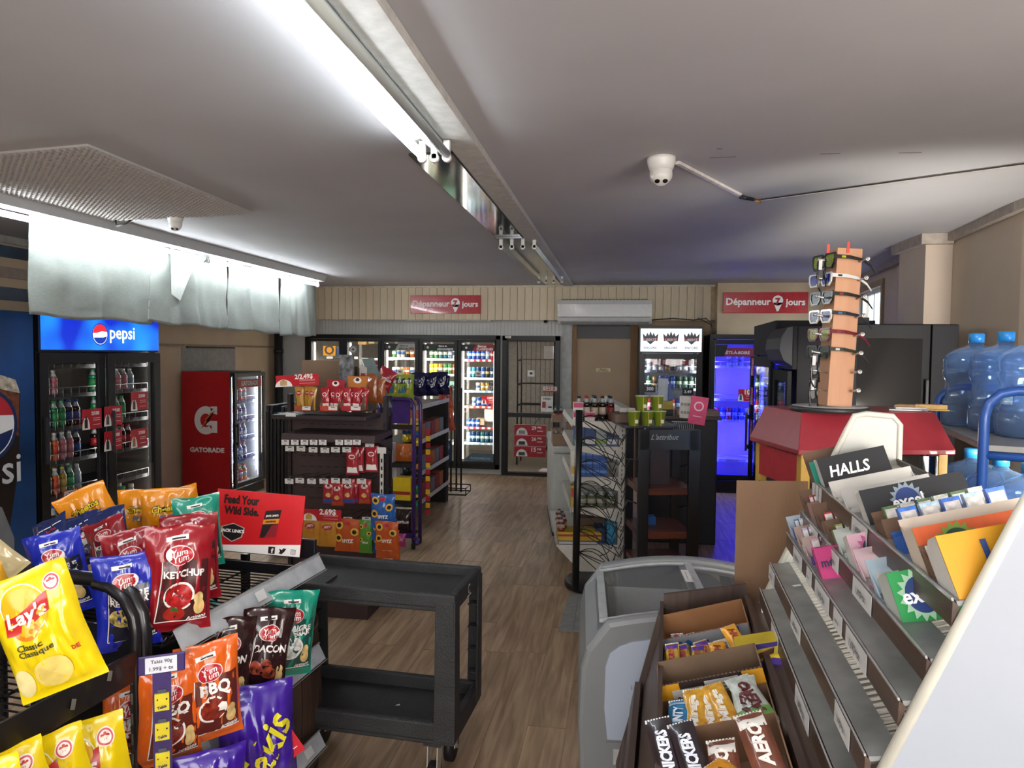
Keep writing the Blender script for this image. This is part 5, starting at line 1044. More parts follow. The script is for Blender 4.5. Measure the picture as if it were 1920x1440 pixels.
for (x, y) in ((-.1, .08), (-.1, CDp-.08), (-L_+.1, .08), (-L_+.1, CDp-.08)):
    w_ = MB().cyl((x-.016, y-.03, .063), (x+.016, y-.03, .063), .063, M('#1d1d1f', .5), 24).build('caster', ct)
    MB().slab([(x-.022, y-.05, .06), (x-.022, y-.01, .06), (x-.022, y+.02, .2), (x-.022, y-.04, .2)], (.004, 0, 0), M('#c9c4b4', .35, m=.3)).slab([(x+.018, y-.05, .06), (x+.018, y-.01, .06), (x+.018, y+.02, .2), (x+.018, y-.04, .2)], (.004, 0, 0), M('#c9c4b4', .35, m=.3)).box(x-.035, x+.035, y-.05, y+.05, .2, .225, mCA).cyl((x-.03, y-.03, .063), (x+.03, y-.03, .063), .009, mMETAL, 10).build('fork', w_)
solo('paper_scrap', 'tiny white paper scrap on the lower tray of the cart', 'paper', MB().poly([(0, 0, 0), (.02, .004, .001), (.016, .012, .004), (.004, .01, .001)], M('#d8d8d4', .8)), T9 @ TR(-.32, .2, .257))

# ------------------------------------------------------------------ wooden barrels
mST = wood('#33241d', '#4c382d', 10, 'Z', .55, 10); mHOOP = M('#4a4340', .4, m=.6)
def barrel(px, D, rz_, h, r0, r1, lab, n=22, fill=None):
    c = P(px, 1200, D=D); o = thing('wooden_barrel', lab, 'barrel', TR(c.x, c.y, 0, rz_), 'wooden display barrels')
    for i in range(n):
        a0, a1 = 2*PI*i/n, 2*PI*(i+.94)/n; vs = []; K = 7
        for k_ in range(K):
            t = k_/(K-1); r = r0+(r1-r0)*math.sin(PI*t); z = h*t
            for (a, rr_) in ((a0, r), (a1, r), (a1, r-.014), (a0, r-.014)): vs.append((rr_*math.cos(a), rr_*math.sin(a), z))
        fs = [(0, 1, 2, 3), ((K-1)*4+3, (K-1)*4+2, (K-1)*4+1, (K-1)*4)]
        for k_ in range(K-1):
            for q in range(4): fs.append((k_*4+q, k_*4+(q+1) % 4, (k_+1)*4+(q+1) % 4, (k_+1)*4+q)[::-1])
        MB().add(vs, fs, mST).build('stave', o)
    for t in (.06, .3, .7, .94):
        r = r0+(r1-r0)*math.sin(PI*t)+.002; MB().lathe([(r-.003, h*t-.012), (r+.002, h*t-.012), (r+.002, h*t+.012), (r-.003, h*t+.012)], mHOOP, 36).build('hoop', o)
    MB().lathe([(0, h*.5 if not fill else h*.9), (r0-.0, h*.5 if not fill else h*.9), (r0, h*.5-.01 if not fill else h*.9-.01), (0, h*.5-.01)], M('#15100e', .8) if not fill else M('#8a7c6c', .8, n=.3, ns=20), 24).build('inner_board', o)
    return o
barrel(524, 2.90, 0, .68, .145, .168, 'dark wooden barrel at the end of the chip rack, nearer of two')
barrel(524, 3.27, .3, .68, .12, .14, 'smaller dark wooden barrel behind the nearer one', fill=1)
# ------------------------------------------------------------------ white gondola on the right of the aisle
TG = Matrix.Translation((.06, 5.53, 0)) @ Matrix.Rotation(R(8), 4, 'Z'); mGW = M('#c9c6bd', .45, n=.05, ns=8); GL = 1.2; GDp = .43
gw = thing('white_gondola', 'white double-sided gondola shelving with groceries, post towards the camera', 'shelf unit', TG)
gz = [P(1120, y, Y=5.53).z for y in (789, 836, 893, 951)]; gt = P(1168, 765, Y=5.53).z; gb = P(1120, 1020, Y=5.53).z
for x in (0, .065):
    p_ = MB().box(x-.055, x, 0, .03, 0, gt, mGW).build('post', gw, bev=.004); q_ = MB()
    for i in range(34): q_.box(x-.033, x-.026, -.0015, 0, .1+i*.034, .118+i*.034, M('#4a4a48', .6))
    tag(q_.build('slots', p_), kind='stuff')
MB().box(-.045, .05, GL-.03, GL, 0, gt+.02, mGW).build('post', gw); MB().box(-.02, .01, .03, GL-.03, .1, gt-.01, mGW).build('back_panel', gw); MB().box(-.03, .04, .02, GL, gt-.03, gt, mGW).build('top_rail', gw)
def gshelf(z, dep, h=.03):
    s_ = MB().box(-dep, -.055, 0, GL, z-.004, z, mGW).box(-dep, -.055, 0, .004, z-.035, z, mGW).build('shelf', gw)
    MB().slab([(-.055, 0, z-.035), (-.055, 0, z-.11), (-.16, 0, z-.075), (-dep, 0, z-.035)], (0, .006, 0), mGW).build('bracket', s_)
    MB().slab([(-dep, 0, z-.004), (-dep-.012, 0, z-.045), (-dep-.008, 0, z-.047), (-dep+.004, 0, z-.004)], (0, GL, 0), M('#bab7ae', .4)).build('price_edge', s_)
for z in gz: gshelf(z, GDp-.02)
MB().box(-GDp-.1, -.055, 0, GL, gb-.012, gb, mGW).build('shelf', gw); MB().slab([(-.055, 0, gb-.012), (-GDp-.1, 0, gb-.012), (-GDp+.1, 0, .05), (-.055, 0, .05)], (0, .01, 0), mGW).build('base_end', gw); MB().box(-GDp+.1, -.055, 0, GL, 0, .05, mGW).build('plinth', gw)
def og(x, y, z, me, nm, lab, cat, grp=None, rz=0, s=1.): return onrack(TG, x, y, z, me, nm, lab, cat, grp, rz, s)
def sauce(liq, cap, lab): return bottle_me(liq, cap, lab, .03, .2, .15)
sb = [sauce('#1e120e', '#17171a', '#b8a898'), sauce('#4a1414', '#17171a', '#7a2a2a'), sauce('#201410', '#a02028', '#c0b0a0')]
for i in range(9):
    k = [1, 0, 0, 2, 0, 0, 2, 0, 2][i]; og(-.115-.062*(i % 5), .06+.09*(i//5)+.02*(i % 2), gz[0], sb[k], 'sauce_bottle', '%s, %s from post, %s row, top of white gondola' % (['black sauce bottle', 'red-brown sauce bottle', 'sauce bottle with red cap'][k], ORD[i % 5], ['front', 'back'][i//5]), 'bottle', 'sauce bottles on the white gondola', s=.95)
for i, (x, z) in enumerate(((-.37, 0), (-.37, .075), (-.28, 0))): og(x-.04, -.0+.005, gz[0]+z, carton_mb(.075, .06, .07, '#d0c8c4', band=('#b02a5a', .4, .95)), 'carton', 'small pink and white box, %s' % ['bottom left on the top gondola shelf', 'stacked at left on the top gondola shelf', 'beside the stack on the top gondola shelf'][i], 'box', 'small pink boxes')
for i in range(4): og(-.4+.085*i, .02, gz[1], carton_mb(.08, .12, .15, ['#27447c', '#1f3a74', '#8c9498', '#30507c'][i], band=(['#7c9a3c', '#c8c8c8'][i % 2], .1, .35)), 'carton', 'blue packet box, %s from the left on the second gondola shelf' % ORD[i], 'box', 'boxes on the second gondola shelf')
for i in range(4): og(-.36+.075*i, .2, gz[1], carton_mb(.07, .12, .13, ['#7a2a2c', '#4a2a2a'][i % 2]), 'carton', 'dark red box, %s of the back row on the second gondola shelf' % ORD[i], 'box', 'boxes on the second gondola shelf')
for i in range(12): og(-.36+.055*(i % 4), .03, gz[2]+.068*(i//4), carton_mb(.052, .1, .066, '#27509c', band=('#5a8ac8', .4, .7)), 'carton', 'small blue box, %s column, %s layer, third gondola shelf' % (ORD[i % 4], ORD[i//4]), 'box', 'stacked small blue boxes')
og(-.42, .01, gz[2], carton_mb(.05, .12, .2, '#c8c4b8', band=('#c89a3c', .1, .4)), 'carton', 'tall white and yellow box at left of the third gondola shelf', 'box'); og(-.42, .0, gz[3], carton_mb(.055, .1, .17, '#a8953c', band=('#a83a34', .5, .9)), 'carton', 'yellow and red box at left of the fourth gondola shelf', 'box')
jar = bottle_me('#5a6248', '#a8a8a0', '#a8a898', .036, .12, .15)
for i in range(8): og(-.33+.075*(i % 4), .06+.1*(i//4), gz[3], jar, 'jar', 'olive-green jar, %s from the left, %s row, fourth gondola shelf' % (ORD[i % 4], ['front', 'back'][i//4]), 'jar', 'jars on the white gondola')
og(-GDp-.08, .0, gb, carton_mb(.3, .2, .03, '#3a3e4c', band=('#b8b8c0', .2, .8)), 'carton', 'flat dark box at the bottom of the white gondola', 'box'); og(-GDp-.09, .0, gb+.032, carton_mb(.34, .2, .065, '#b89a2c', band=('#a02a28', .5, .75)), 'carton', 'long flat yellow box with red print on the bottom gondola shelf', 'box')
og(-.36, .22, gb, carton_mb(.22, .2, .16, '#5c4636'), 'cardboard_box', 'brown box behind the long yellow one on the gondola', 'box'); og(-.135, .02, gb, carton_mb(.07, .2, .24, '#2c88b0', band=('#1c6a98', .0, .2)), 'carton', 'tall bright blue box by the gondola post', 'box'); og(-.22, .04, gb, carton_mb(.07, .2, .12, '#24406c'), 'carton', 'small navy box beside the tall blue one', 'box')
rj = bottle_me('#7a2a20', '#5a2a20', '#a89888', .03, .1, .2)
for i in range(5): og(-GDp-.06+.02*(i % 2), .05+.08*i, gb+.10 if 0 else gb+.098, rj, 'jar', 'small red-brown jar, %s along the front of the bottom gondola shelf' % ORD[i], 'jar', 'small jars on the gondola')
# white chest freezer behind the gondola and kraft boxes on it
TF = Matrix.Translation((P(1036, 900, Y=6.75).x, 6.75, 0)) @ Matrix.Rotation(R(8), 4, 'Z')
cf2 = thing('chest_freezer', 'white upright-edged chest freezer behind the white gondola', 'freezer', TF); mFW = M('#bfc2bd', .35, n=.03)
MB().box(0, .62, 0, 1.3, .03, .80, mFW).build('body', cf2, bev=.02); MB().box(-.01, .63, -.012, 1.31, .80, .87, mFW).build('lid', cf2, bev=.015); MB().box(0.002, .618, .002, 1.29, 0, .03, mBLK2).build('plinth', cf2)
tb = [sauce('#3a1a14', '#3a7a4c', '#8a5a4a'), sauce('#5a1a1c', '#a82830', '#a03038'), sauce('#2a1420', '#6a5a7a', '#a8a0a0')]
for i, (x, y, z, w, h, k) in enumerate(((.0, .02, .872, .13, .16, 2), (.14, .0, .872, .13, .12, 1), (.0, .22, .872, .12, .2, 0), (.13, .05, 1.0 if 0 else .995, .12, .13, 2), (.0, .24, 1.075, .11, .1, 0))):
    onrack(TF, x, y, z, carton_mb(w, .14, h*.7, '#8a6c54'), 'cardboard_box', 'kraft box of bottles on the chest freezer, %s' % ['lowest at left', 'lowest at right', 'low at the back', 'upper at right', 'upper at the back'][i], 'box', 'kraft bottle boxes')
    if i in (1, 2): continue
    for j in range(2): onrack(TF, x+.035+.055*j, y+.06, z+.004, tb[k], 'bottle', 'small bottle, %s, in the kraft box %s' % (['left', 'right'][j], ['lowest at left', '', '', 'upper at right', 'upper at the back'][i]), 'bottle', 'bottles in kraft boxes', s=.75)
# wire spinner rack
b0_ = P(1112, 1092, Z=.03); sp_ = thing('spinner_rack', 'bare black wire spinner rack on a round base by the white gondola', 'rack', TR(b0_.x, b0_.y, 0)); mWR = M('#0e0e10', .35)
MB().lathe([(0, 0), (.2, 0), (.215, .01), (.215, .045), (.2, .06), (0, .06)], M('#19191a', .45, n=.1), 40).build('base', sp_)
pl0, pl1 = P(1079, 1086, D=5.13)-b0_, P(1087, 768, D=5.13)-b0_; pb = Vector((pl0.x, pl0.y, .05)); pt = Vector((pl0.x+.01, pl0.y, P(1087, 768, D=5.13).z))
MB().cyl(pb, pt, .026, mWR, 14).build('pole', sp_)
rg = random.Random(4); tiers = 7
for i in range(tiers):
    z = pt.z-.06-i*(pt.z-.22)/tiers
    for j in range(5):
        a = R(-38+19*j+rg.uniform(-3, 3)); d = Vector((math.cos(a), math.sin(a), 0)); L_ = .30+rg.uniform(-.02, .02)
        p0 = Vector((pb.x, pb.y, z))+d*.02; n_ = 8; pts = []
        kind = (i*5+j) % 2
        for q in range(n_+1):
            t = q/n_; pts.append(p0+d*(L_*t)+Vector((0, 0, (.05*math.sin(t*PI)-.17*t*t) if kind else (-.14*t))))
        e = pts[-1]; pts += [e+d*.01+Vector((0, 0, -.01)), e+d*.035+Vector((0, 0, .05)), e+d*.045+Vector((0, 0, .08))]
        MB().tube(pts, .0032, mWR, 5).build('wire_hook', sp_)
    m = MB().tube([Vector((pb.x+.24*math.cos(a), pb.y+.24*math.sin(a), z-.13)) for a in [R(-42+8*k_) for k_ in range(11)]], .003, mWR, 5); m.build('cross_wire', sp_)
fp = [P(x, y, Z=.002) for x, y in ((1068, 1112), (1126, 1116), (1140, 1188), (1046, 1184))]
fm = MB(); fm.slab([fp[3], fp[2], fp[1], fp[0]], (0, 0, .002), M('#8d8f8e', .6)); fm.bar(fp[0]*.7+fp[1]*.3+Vector((0, 0, .002)), fp[3]*.7+fp[2]*.3+Vector((0, 0, .002)), .004, .001, M('#6e706e', .6))
solo('floor_sheet', 'pale grey sheet taped to the floor beside the spinner rack', 'sheet', fm)
# black display table with red-brown shelves
TT2 = Matrix.Translation((P(1204, 1000, D=5.0).x, P(1204, 1000, D=5.0).y, 0)) @ Matrix.Rotation(R(12), 4, 'Z'); tw = .36; td = .44
dt = thing('display_table', 'black tiered display stand with red-brown shelves', 'stand', TT2); tz = [P(1240, y, D=5.0).z for y in (915, 998, 1062)]; th_ = P(1240, 805, D=5.0).z; mRB = wood('#4a2418', '#6a3826', 7, 'X', .35, 9)
for x, y, w in ((0, 0, .075), (tw-.0, 0, .08), (-.0, td, .06), (tw, td, .065)): MB().box(x-w/2, x+w/2, y-.02, y+.02, 0, th_, mBLK).build('post', dt, bev=.003)
for z in tz: MB().box(-.02, tw+.0, .0, td, z-.05, z, mRB).build('shelf', dt, bev=.003)
for z in tz[:2]: MB().tube([(tw+.03, 0, z+.2), (tw+.03, td, z+.08)], .006, mBLK2, 6).tube([(-.03, 0, z+.2), (-.03, td, z+.14)], .006, mBLK2, 6).build('brace', dt)
MB().box(-.03, tw+.03, -.02, .0, th_-.14, th_, mBLK).build('apron', dt); m = MB(); m.text('L\'attribut', .2, M('#8a8f92', .5, n=0), face(tw*.4, -.022, th_-.05), shear=.4); m.build('lettering', dt)
mtop = MB().box(-.12, tw*.75, .1, td+.1, th_, th_+.02, mBLK).build('top_board', dt)
for (x, z0_) in ((.05, .3), (.16, .3)): pass
onrack(TT2, .08, .12, tz[0]+.001, carton_mb(.14, .12, .26, '#2a1a1e'), 'carton', 'dark gift box on the upper red-brown shelf', 'box'); onrack(TT2, .1, .2, tz[1]+.001, carton_mb(.05, .08, .06, '#2c6ab0'), 'carton', 'small blue box on the middle red-brown shelf', 'box')
# green paper cups, kraft tray and papers on top
T_top = TT2 @ TR(0, 0, th_+.02)
onrack(TT2, -.14, .3, th_+.02, carton_mb(.2, .3, .06, '#6e5648'), 'cardboard_box', 'shallow kraft box on the black stand behind the green cups', 'box')
def cup():
    if 'cup' not in _PC:
        mb = MB(); g = M('#8aa22e', .5, n=.03); mb.lathe([(.034, 0), (.046, .1), (.047, .1)], g, 18); mb.lathe([(.047, .1), (.049, .103), (.047, .106), (.044, .106), (.033, .004), (0, .004)], M('#c8c4b0', .5), 18)
        mb.box(-.0, .022, -.0415, -.038, .02, .045, M('#d8d8d0', .5)); mb.box(-.004, .0, -.045, -.0385, .0, .095, M('#c8a030', .5)); _PC['cup'] = mb.mesh('paper_cup')
    return _PC['cup']
for i, (x, y, z) in enumerate(((-.06, .06, 0), (.04, .07, 0), (.13, .08, 0), (.0, .07, .108), (.11, .08, .108))): onrack(TT2, x, y, th_+.021+z, cup(), 'paper_cup', 'lime green paper cup, %s' % ['bottom row left', 'bottom row middle', 'bottom row right', 'upper row left', 'upper row right'][i], 'cup', 'lime green paper cups')
m = MB().box(0, .09, 0, .003, 0, .16, M('#c9c4bd', .5)); 
for i in range(6): m.box(.01+.026*(i % 3), .03+.026*(i % 3), -.001, 0, .03+.06*(i//3), .05+.06*(i//3), M('#8c8880', .5))
solo('card_pad', 'pad of white cards beside the pink leaflet', 'card', m, Matrix.Translation(P(1274, 783, D=5.2)) @ Matrix.Rotation(R(-35), 4, 'Z'))
m = MB().box(0, .12, 0, .003, 0, .2, M('#c22f62', .5)); m.disc((.06, .13), .035, .035, M('#e0b8c4', .5, n=0), face(0, -.001, 0), 20, r0=.7); m.box(.03, .09, -.0012, -.0004, .055, .06, M('#e0b8c4', .5, n=0))
solo('pink_leaflet', 'bright pink leaflet leaning at the corner of the black stand', 'leaflet', m, Matrix.Translation(P(1289, 793, D=5.1)) @ Matrix.Rotation(R(8), 4, 'Y'))
gr_ = MB(); a_ = P(1262, 803, D=5.25)
for i in range(11): gr_.bar((i*.014, 0, -.03), (i*.014+.01, 0, .05), .004, .004, M('#8f9296', .4))
gr_.bar((-.01, 0, .05), (.17, 0, .05), .006, .006, M('#8f9296', .4)); solo('wire_basket', 'small grey wire basket end beside the green cups', 'basket', gr_, Matrix.Translation(a_))
m = MB().box(0, .11, 0, .003, 0, .45, M('#8d949c', .5)); solo('price_sheet', 'grey-blue sheet hanging at the foot of the ENCORE fridge door', 'sheet', m, Matrix.Translation(P(1295, 850, Y=9.312)))
# scanner and till corner behind
tl_ = thing('till_stand', 'dark counter with a kraft tray and yellow device beyond the gondola', 'counter', TR(.28, 6.7, 0)); MB().box(0, .62, 0, .6, 0, 1.16, mBLK2).build('body', tl_, bev=.01); MB().box(-.03, .65, -.03, .63, 1.16, 1.19, M('#4a3a30', .5)).build('top', tl_)
m = MB().box(0, .16, 0, .14, 0, .05, mBLK2).box(.0, .16, -.004, .1, .05, .13, M('#b8a02c', .5)).box(.02, .11, .0, .03, .13, .34, M('#9ca4ac', .4)).slab([(.11, 0, .13), (.17, 0, .15), (.12, 0, .3)], (0, .03, 0), M('#24468c', .4)); solo('card_terminal', 'yellow and grey desk device with a blue fin', 'device', m, Matrix.Translation((.34, 6.75, 1.192)), bev=.004)
m = MB().box(0, .38, 0, .25, 0, .05, M('#8a7464', .6))
for i in range(9): m.box(.02+i*.025, .035+i*.025, -.003, .0, .01, .045, M('#b8b4ac', .5))
solo('slatted_tray', 'low kraft and white slatted tray on the dark counter', 'tray', m, Matrix.Translation((.34, 6.68, 1.192+.001)) @ TR(-.02, -.0, 0) if 0 else Matrix.Translation((.53, 6.72, 1.192)))

# ------------------------------------------------------------------ ice cream chest freezer
TZ = Matrix.Translation((-.105, 2.28, 0)) @ Matrix.Rotation(R(3), 4, 'Z'); FL, FD = .80, .68; mGR = M('#7d8082', .4, n=.03, ns=5); mPW = M('#aab4c4', .35, n=.02, ns=3)
fz = thing('ice_cream_freezer', 'grey and white ice cream chest freezer with sliding glass lids', 'freezer', TZ)
def arc_z(x): return .865+.06*math.sin(PI*min(1, max(0, x/FL)))
def outline():
    o = [(.04, .02), (.0, .3), (-.012, .55), (-.005, .72), (.012, .79), (.045, .835)]
    o += [(x, arc_z(x)) for x in [.08+i*(FL-.16)/12 for i in range(13)]]
    return o+[(FL-a, b) for a, b in o[5::-1]]
ol = outline()
MB().slab([(x, 0, z) for x, z in ol], (0, .05, 0), mGR).build('front_frame', fz, bev=.018); MB().slab([(x, FD-.06, z) for x, z in ol], (0, .06, 0), mGR).build('back_frame', fz, bev=.015)
for s_, nm in ((0, 'left'), (1, 'right')):
    e = [(.04, .02), (.0, .3), (-.012, .55), (-.005, .72), (.012, .79), (.05, .83)]; e2 = e+[(a+.05, b-.01) for a, b in e[::-1]]
    if s_: e2 = [(FL-a, b) for a, b in e2]
    MB().slab([(x, .02, z) for x, z in e2], (0, FD-.04, 0), mGR).build('end_wall', fz, bev=.006)
pn = [(.085, .50), (.074, .6), (.076, .74), (.09, .785), (.12, .808)]+[(x, arc_z(x)-.075) for x in [.16+i*(FL-.25)/10 for i in range(11)]]+[(FL-.06, .50)]
MB().slab([(x, -.006, z) for x, z in pn], (0, .006, 0), mPW).build('front_panel', fz)
m = MB().slab([(x, -.004, z) for x, z in ((.09, .1), (FL-.05, .1), (FL-.05, .49), (.08, .49))], (0, .004, 0), mGR).build('lower_panel', fz)
m = MB().box(.0, .095, -.009, -.004, .0, .05, M('#b4b4b2', .4)).box(.055, .066, -.013, -.009, .008, .04, mBLK).box(.073, .084, -.013, -.009, .008, .04, M('#2a3a5a', .3)); m.disc((.028, .025, .0), .015, .015, mBLK2, face(0, -.0125, 0), 18); m.disc((.028, .025, .001), .007, .007, M('#b0b0b0', .3), face(0, -.0125, 0), 12); m.build('control_panel', fz, T=TR(.105, 0, .42))
MB().box(.18, .3, -.006, -.004, .34, .36, mBLK2).build('vent_slot', fz)
lw_ = M('#b7bbbb', .5, n=.03); m = MB().box(.06, FL-.06, .05, .06, .3, .8, lw_).box(.06, FL-.06, FD-.07, FD-.06, .3, .8, lw_).box(.05, .06, .05, FD-.06, .3, .8, lw_).box(FL-.06, FL-.05, .05, FD-.06, .3, .8, lw_).box(.06, FL-.06, .06, FD-.06, .3, .31, lw_).build('liner', fz)
for k_, (x0, x1) in enumerate(((.07, FL*.5+.02), (FL*.5-.0, FL-.07))):
    dz = -.018 if k_ else -.005; f_ = MB(); n_ = 8; xs = [x0+(x1-x0)*i/n_ for i in range(n_+1)]
    for y in (.065, FD-.075): f_.tube([(x, y, arc_z(x)+dz-.012) for x in xs], .009, M('#a0a4a6', .35), 6)
    for x in (x0, x1): f_.bar((x, .065, arc_z(x)+dz-.012), (x, FD-.075, arc_z(x)+dz-.012), .028, .012, M('#a7abad', .35))
    l_ = f_.build('sliding_lid', fz); g_ = MB(); vs = [(x, y, arc_z(x)+dz-.01) for x in xs for y in (.065, FD-.075)]
    g_.add(vs, [(2*i, 2*i+1, 2*i+3, 2*i+2) for i in range(n_)], glass(alpha=.10, tint=.92), True); g_.build('pane', l_)
m = MB().box(0, .028, 0, .14, 0, .001, M('#d9d8d2', .5)).box(.012, .014, .03, .11, .001, .0015, M('#6a6a68', .5)); solo('freezer_sticker', 'narrow white sticker on the left glass lid of the ice cream freezer', 'sticker', m, TZ @ TR(FL*.5-.03, .3, arc_z(FL*.5)+.008))
m = MB().tube([(0, 0, 0), (0, .03, .05), (.0, .0, .07), (0, .06, .1), (0, .06, .13), (0, .14, .13), (0, .15, .1), (0, .12, .09)], .006, M('#c8c8c4', .4), 6); m.bar((-.02, -.0, 0), (.18, -.0, 0), .006, .006, M('#c8c8c4', .4)).build('basket_handle', fz, T=TR(.16, .14, .62))
wb_ = MB(); 
for i in range(8): wb_.bar((.08, .1+i*.06, .6), (FL*.45, .1+i*.06, .6), .003, .003, M('#c8c8c4', .4))
for i in range(8): wb_.bar((.08+i*.04, .1, .6), (.08+i*.04, .52, .6), .003, .003, M('#c8c8c4', .4))
wb_.build('wire_basket', fz)
# ------------------------------------------------------------------ red-roofed vitrine
vA, vB = P(1504, 838, D=2.95), P(1774, 850, D=3.0); va = math.atan2((vB-vA).y, (vB-vA).x); VW = (vB-vA).length; VD = .46
TV = Matrix.Translation((vA.x, vA.y, 0)) @ Matrix.Rotation(va, 4, 'Z'); ze_ = vA.z; zt5 = P(1504, 774, D=2.95).z
vt = thing('food_vitrine', 'red-roofed glass food vitrine with yellow corner posts', 'vitrine', TV); mRED = M('#922834', .35, coat=.3, n=.04); mYEL = M('#b8923a', .45)
ri = .05; lo = [(-.03, -.03), (VW+.02, -.03), (VW+.02, VD), (-.03, VD)]; hi = [(ri*.4, ri), (VW-ri*.4, ri), (VW-ri*.4, VD-ri), (ri*.4, VD-ri)]
zl = ze_-.01; vs = [(x, y, zl-.02) for x, y in lo]+[(x, y, zl) for x, y in lo]+[(x, y, zt5) for x, y in hi]
MB().add(vs, [(3, 2, 1, 0), (8, 9, 10, 11)]+[(a+i, a+(i+1) % 4, a+4+(i+1) % 4, a+4+i) for a in (0, 4) for i in range(4)], mRED).build('roof', vt, bev=.004)
for x, y in ((0, 0), (VW-.03, 0), (0, VD-.05), (VW-.03, VD-.05)): MB().box(x-.005, x+.035, y-.005, y+.035, .85, zl-.02, mYEL).build('post', vt, bev=.003)
g_ = glass('#c8d0d0', alpha=.06, tint=.75); m = MB().box(.03, VW-.03, .0, .004, .87, zl-.03, g_); m.build('front_pane', vt)
MB().box(-.004, 0, .03, VD-.05, .87, zl-.2, g_).build('side_pane', vt); MB().box(-.004, 0, .03, VD-.05, zl-.17, zl-.03, M('#a8202e', .35)).build('side_banner', vt)
m = MB()
for i in range(5): m.slab([(-.006, .06+i*.07, .9), (-.006, .085+i*.07, .9), (-.006, .105+i*.07, zl-.25), (-.006, .08+i*.07, zl-.25)], (.001, 0, 0), M('#a8202e', .4))
m.box(-.005, -.0045, .05, VD-.06, .88, zl-.24, M('#c9c5c0', .5)); m.build('striped_card', vt)
MB().box(-.01, VW+.01, -.01, VD, 0, .86, M('#7d1a24', .5)).build('base_cabinet', vt, bev=.004); MB().box(.02, VW-.02, VD-.04, VD-.03, .87, zl-.03, M('#3a3c40', .3)).build('back_panel', vt)
# ------------------------------------------------------------------ sunglasses stand
cb0 = P(1564, 771, D=3.05); TS = Matrix.Translation((cb0.x, cb0.y, zt5+.0005)) @ Matrix.Rotation(R(8), 4, 'Z') @ Matrix.Rotation(R(2.2), 4, 'Y'); SH = .665
ss = thing('sunglasses_stand', 'wooden column display stand for sunglasses on the red vitrine', 'stand', Matrix.Translation((cb0.x-.02, cb0.y, zt5)))
TSb = Matrix.Rotation(R(8), 4, 'Z')
MB().lathe([(0, 0), (.155, 0), (.16, .005), (.16, .018), (.155, .022), (0, .022)], M('#2a2a2c', .4), 40).lathe([(0, .0221), (.15, .0221), (.148, .024), (0, .024)], M('#a4a4a2', .4), 40).build('round_base', ss)
TL = TSb @ TR(.02, 0, .024, ry=R(2.2)); cwid = .052
MB().box(-cwid, cwid, -cwid, cwid, 0, SH, wood('#b98562', '#c69470', 6, 'Z', .55, 8)).build('column', ss, T=TL, bev=.001)
mCH = M('#c2c2c0', .2, m=.85, n=0); pz = [SH-.055-i*.0775 for i in range(8)]
for i, z in enumerate(pz):
    m = MB(); m.tube([(cwid-.012, -cwid, z), (cwid-.004, -cwid-.05, z+.006)], .0042, mCH, 8); m.lathe([(0, -.004), (.0095, -.003), (.0095, .004), (.004, .005), (.004, .002), (0, .002)], mCH, 14, TR(cwid-.002, -cwid-.052, z+.006, rx=R(90))); m.build('display_rod', ss, T=TL)
    m = MB().tube([(-cwid, -.035, z-.004), (-cwid-.075, -.045, z+.004)], .004, mCH, 8).tube([(-cwid-.04, -.04, z), (-cwid-.045, -.041, z)], .006, mCH, 8).tube([(-cwid-.072, -.045, z+.004), (-cwid-.078, -.046, z+.004)], .0065, mCH, 8); m.build('display_rod', ss, T=TL)
for x, y, s_ in ((-.01, -cwid-.004, 1), (-cwid-.03, -.03, .6)): MB().slab([(x-.006, y, SH-.02), (x+.006, y, SH-.02), (x+.006, y, SH+.02*s_), (x, y, SH+.03*s_), (x-.006, y, SH+.02*s_)], (0, .002, 0), M('#d8402c', .4)).build('red_clip', ss, T=TL)
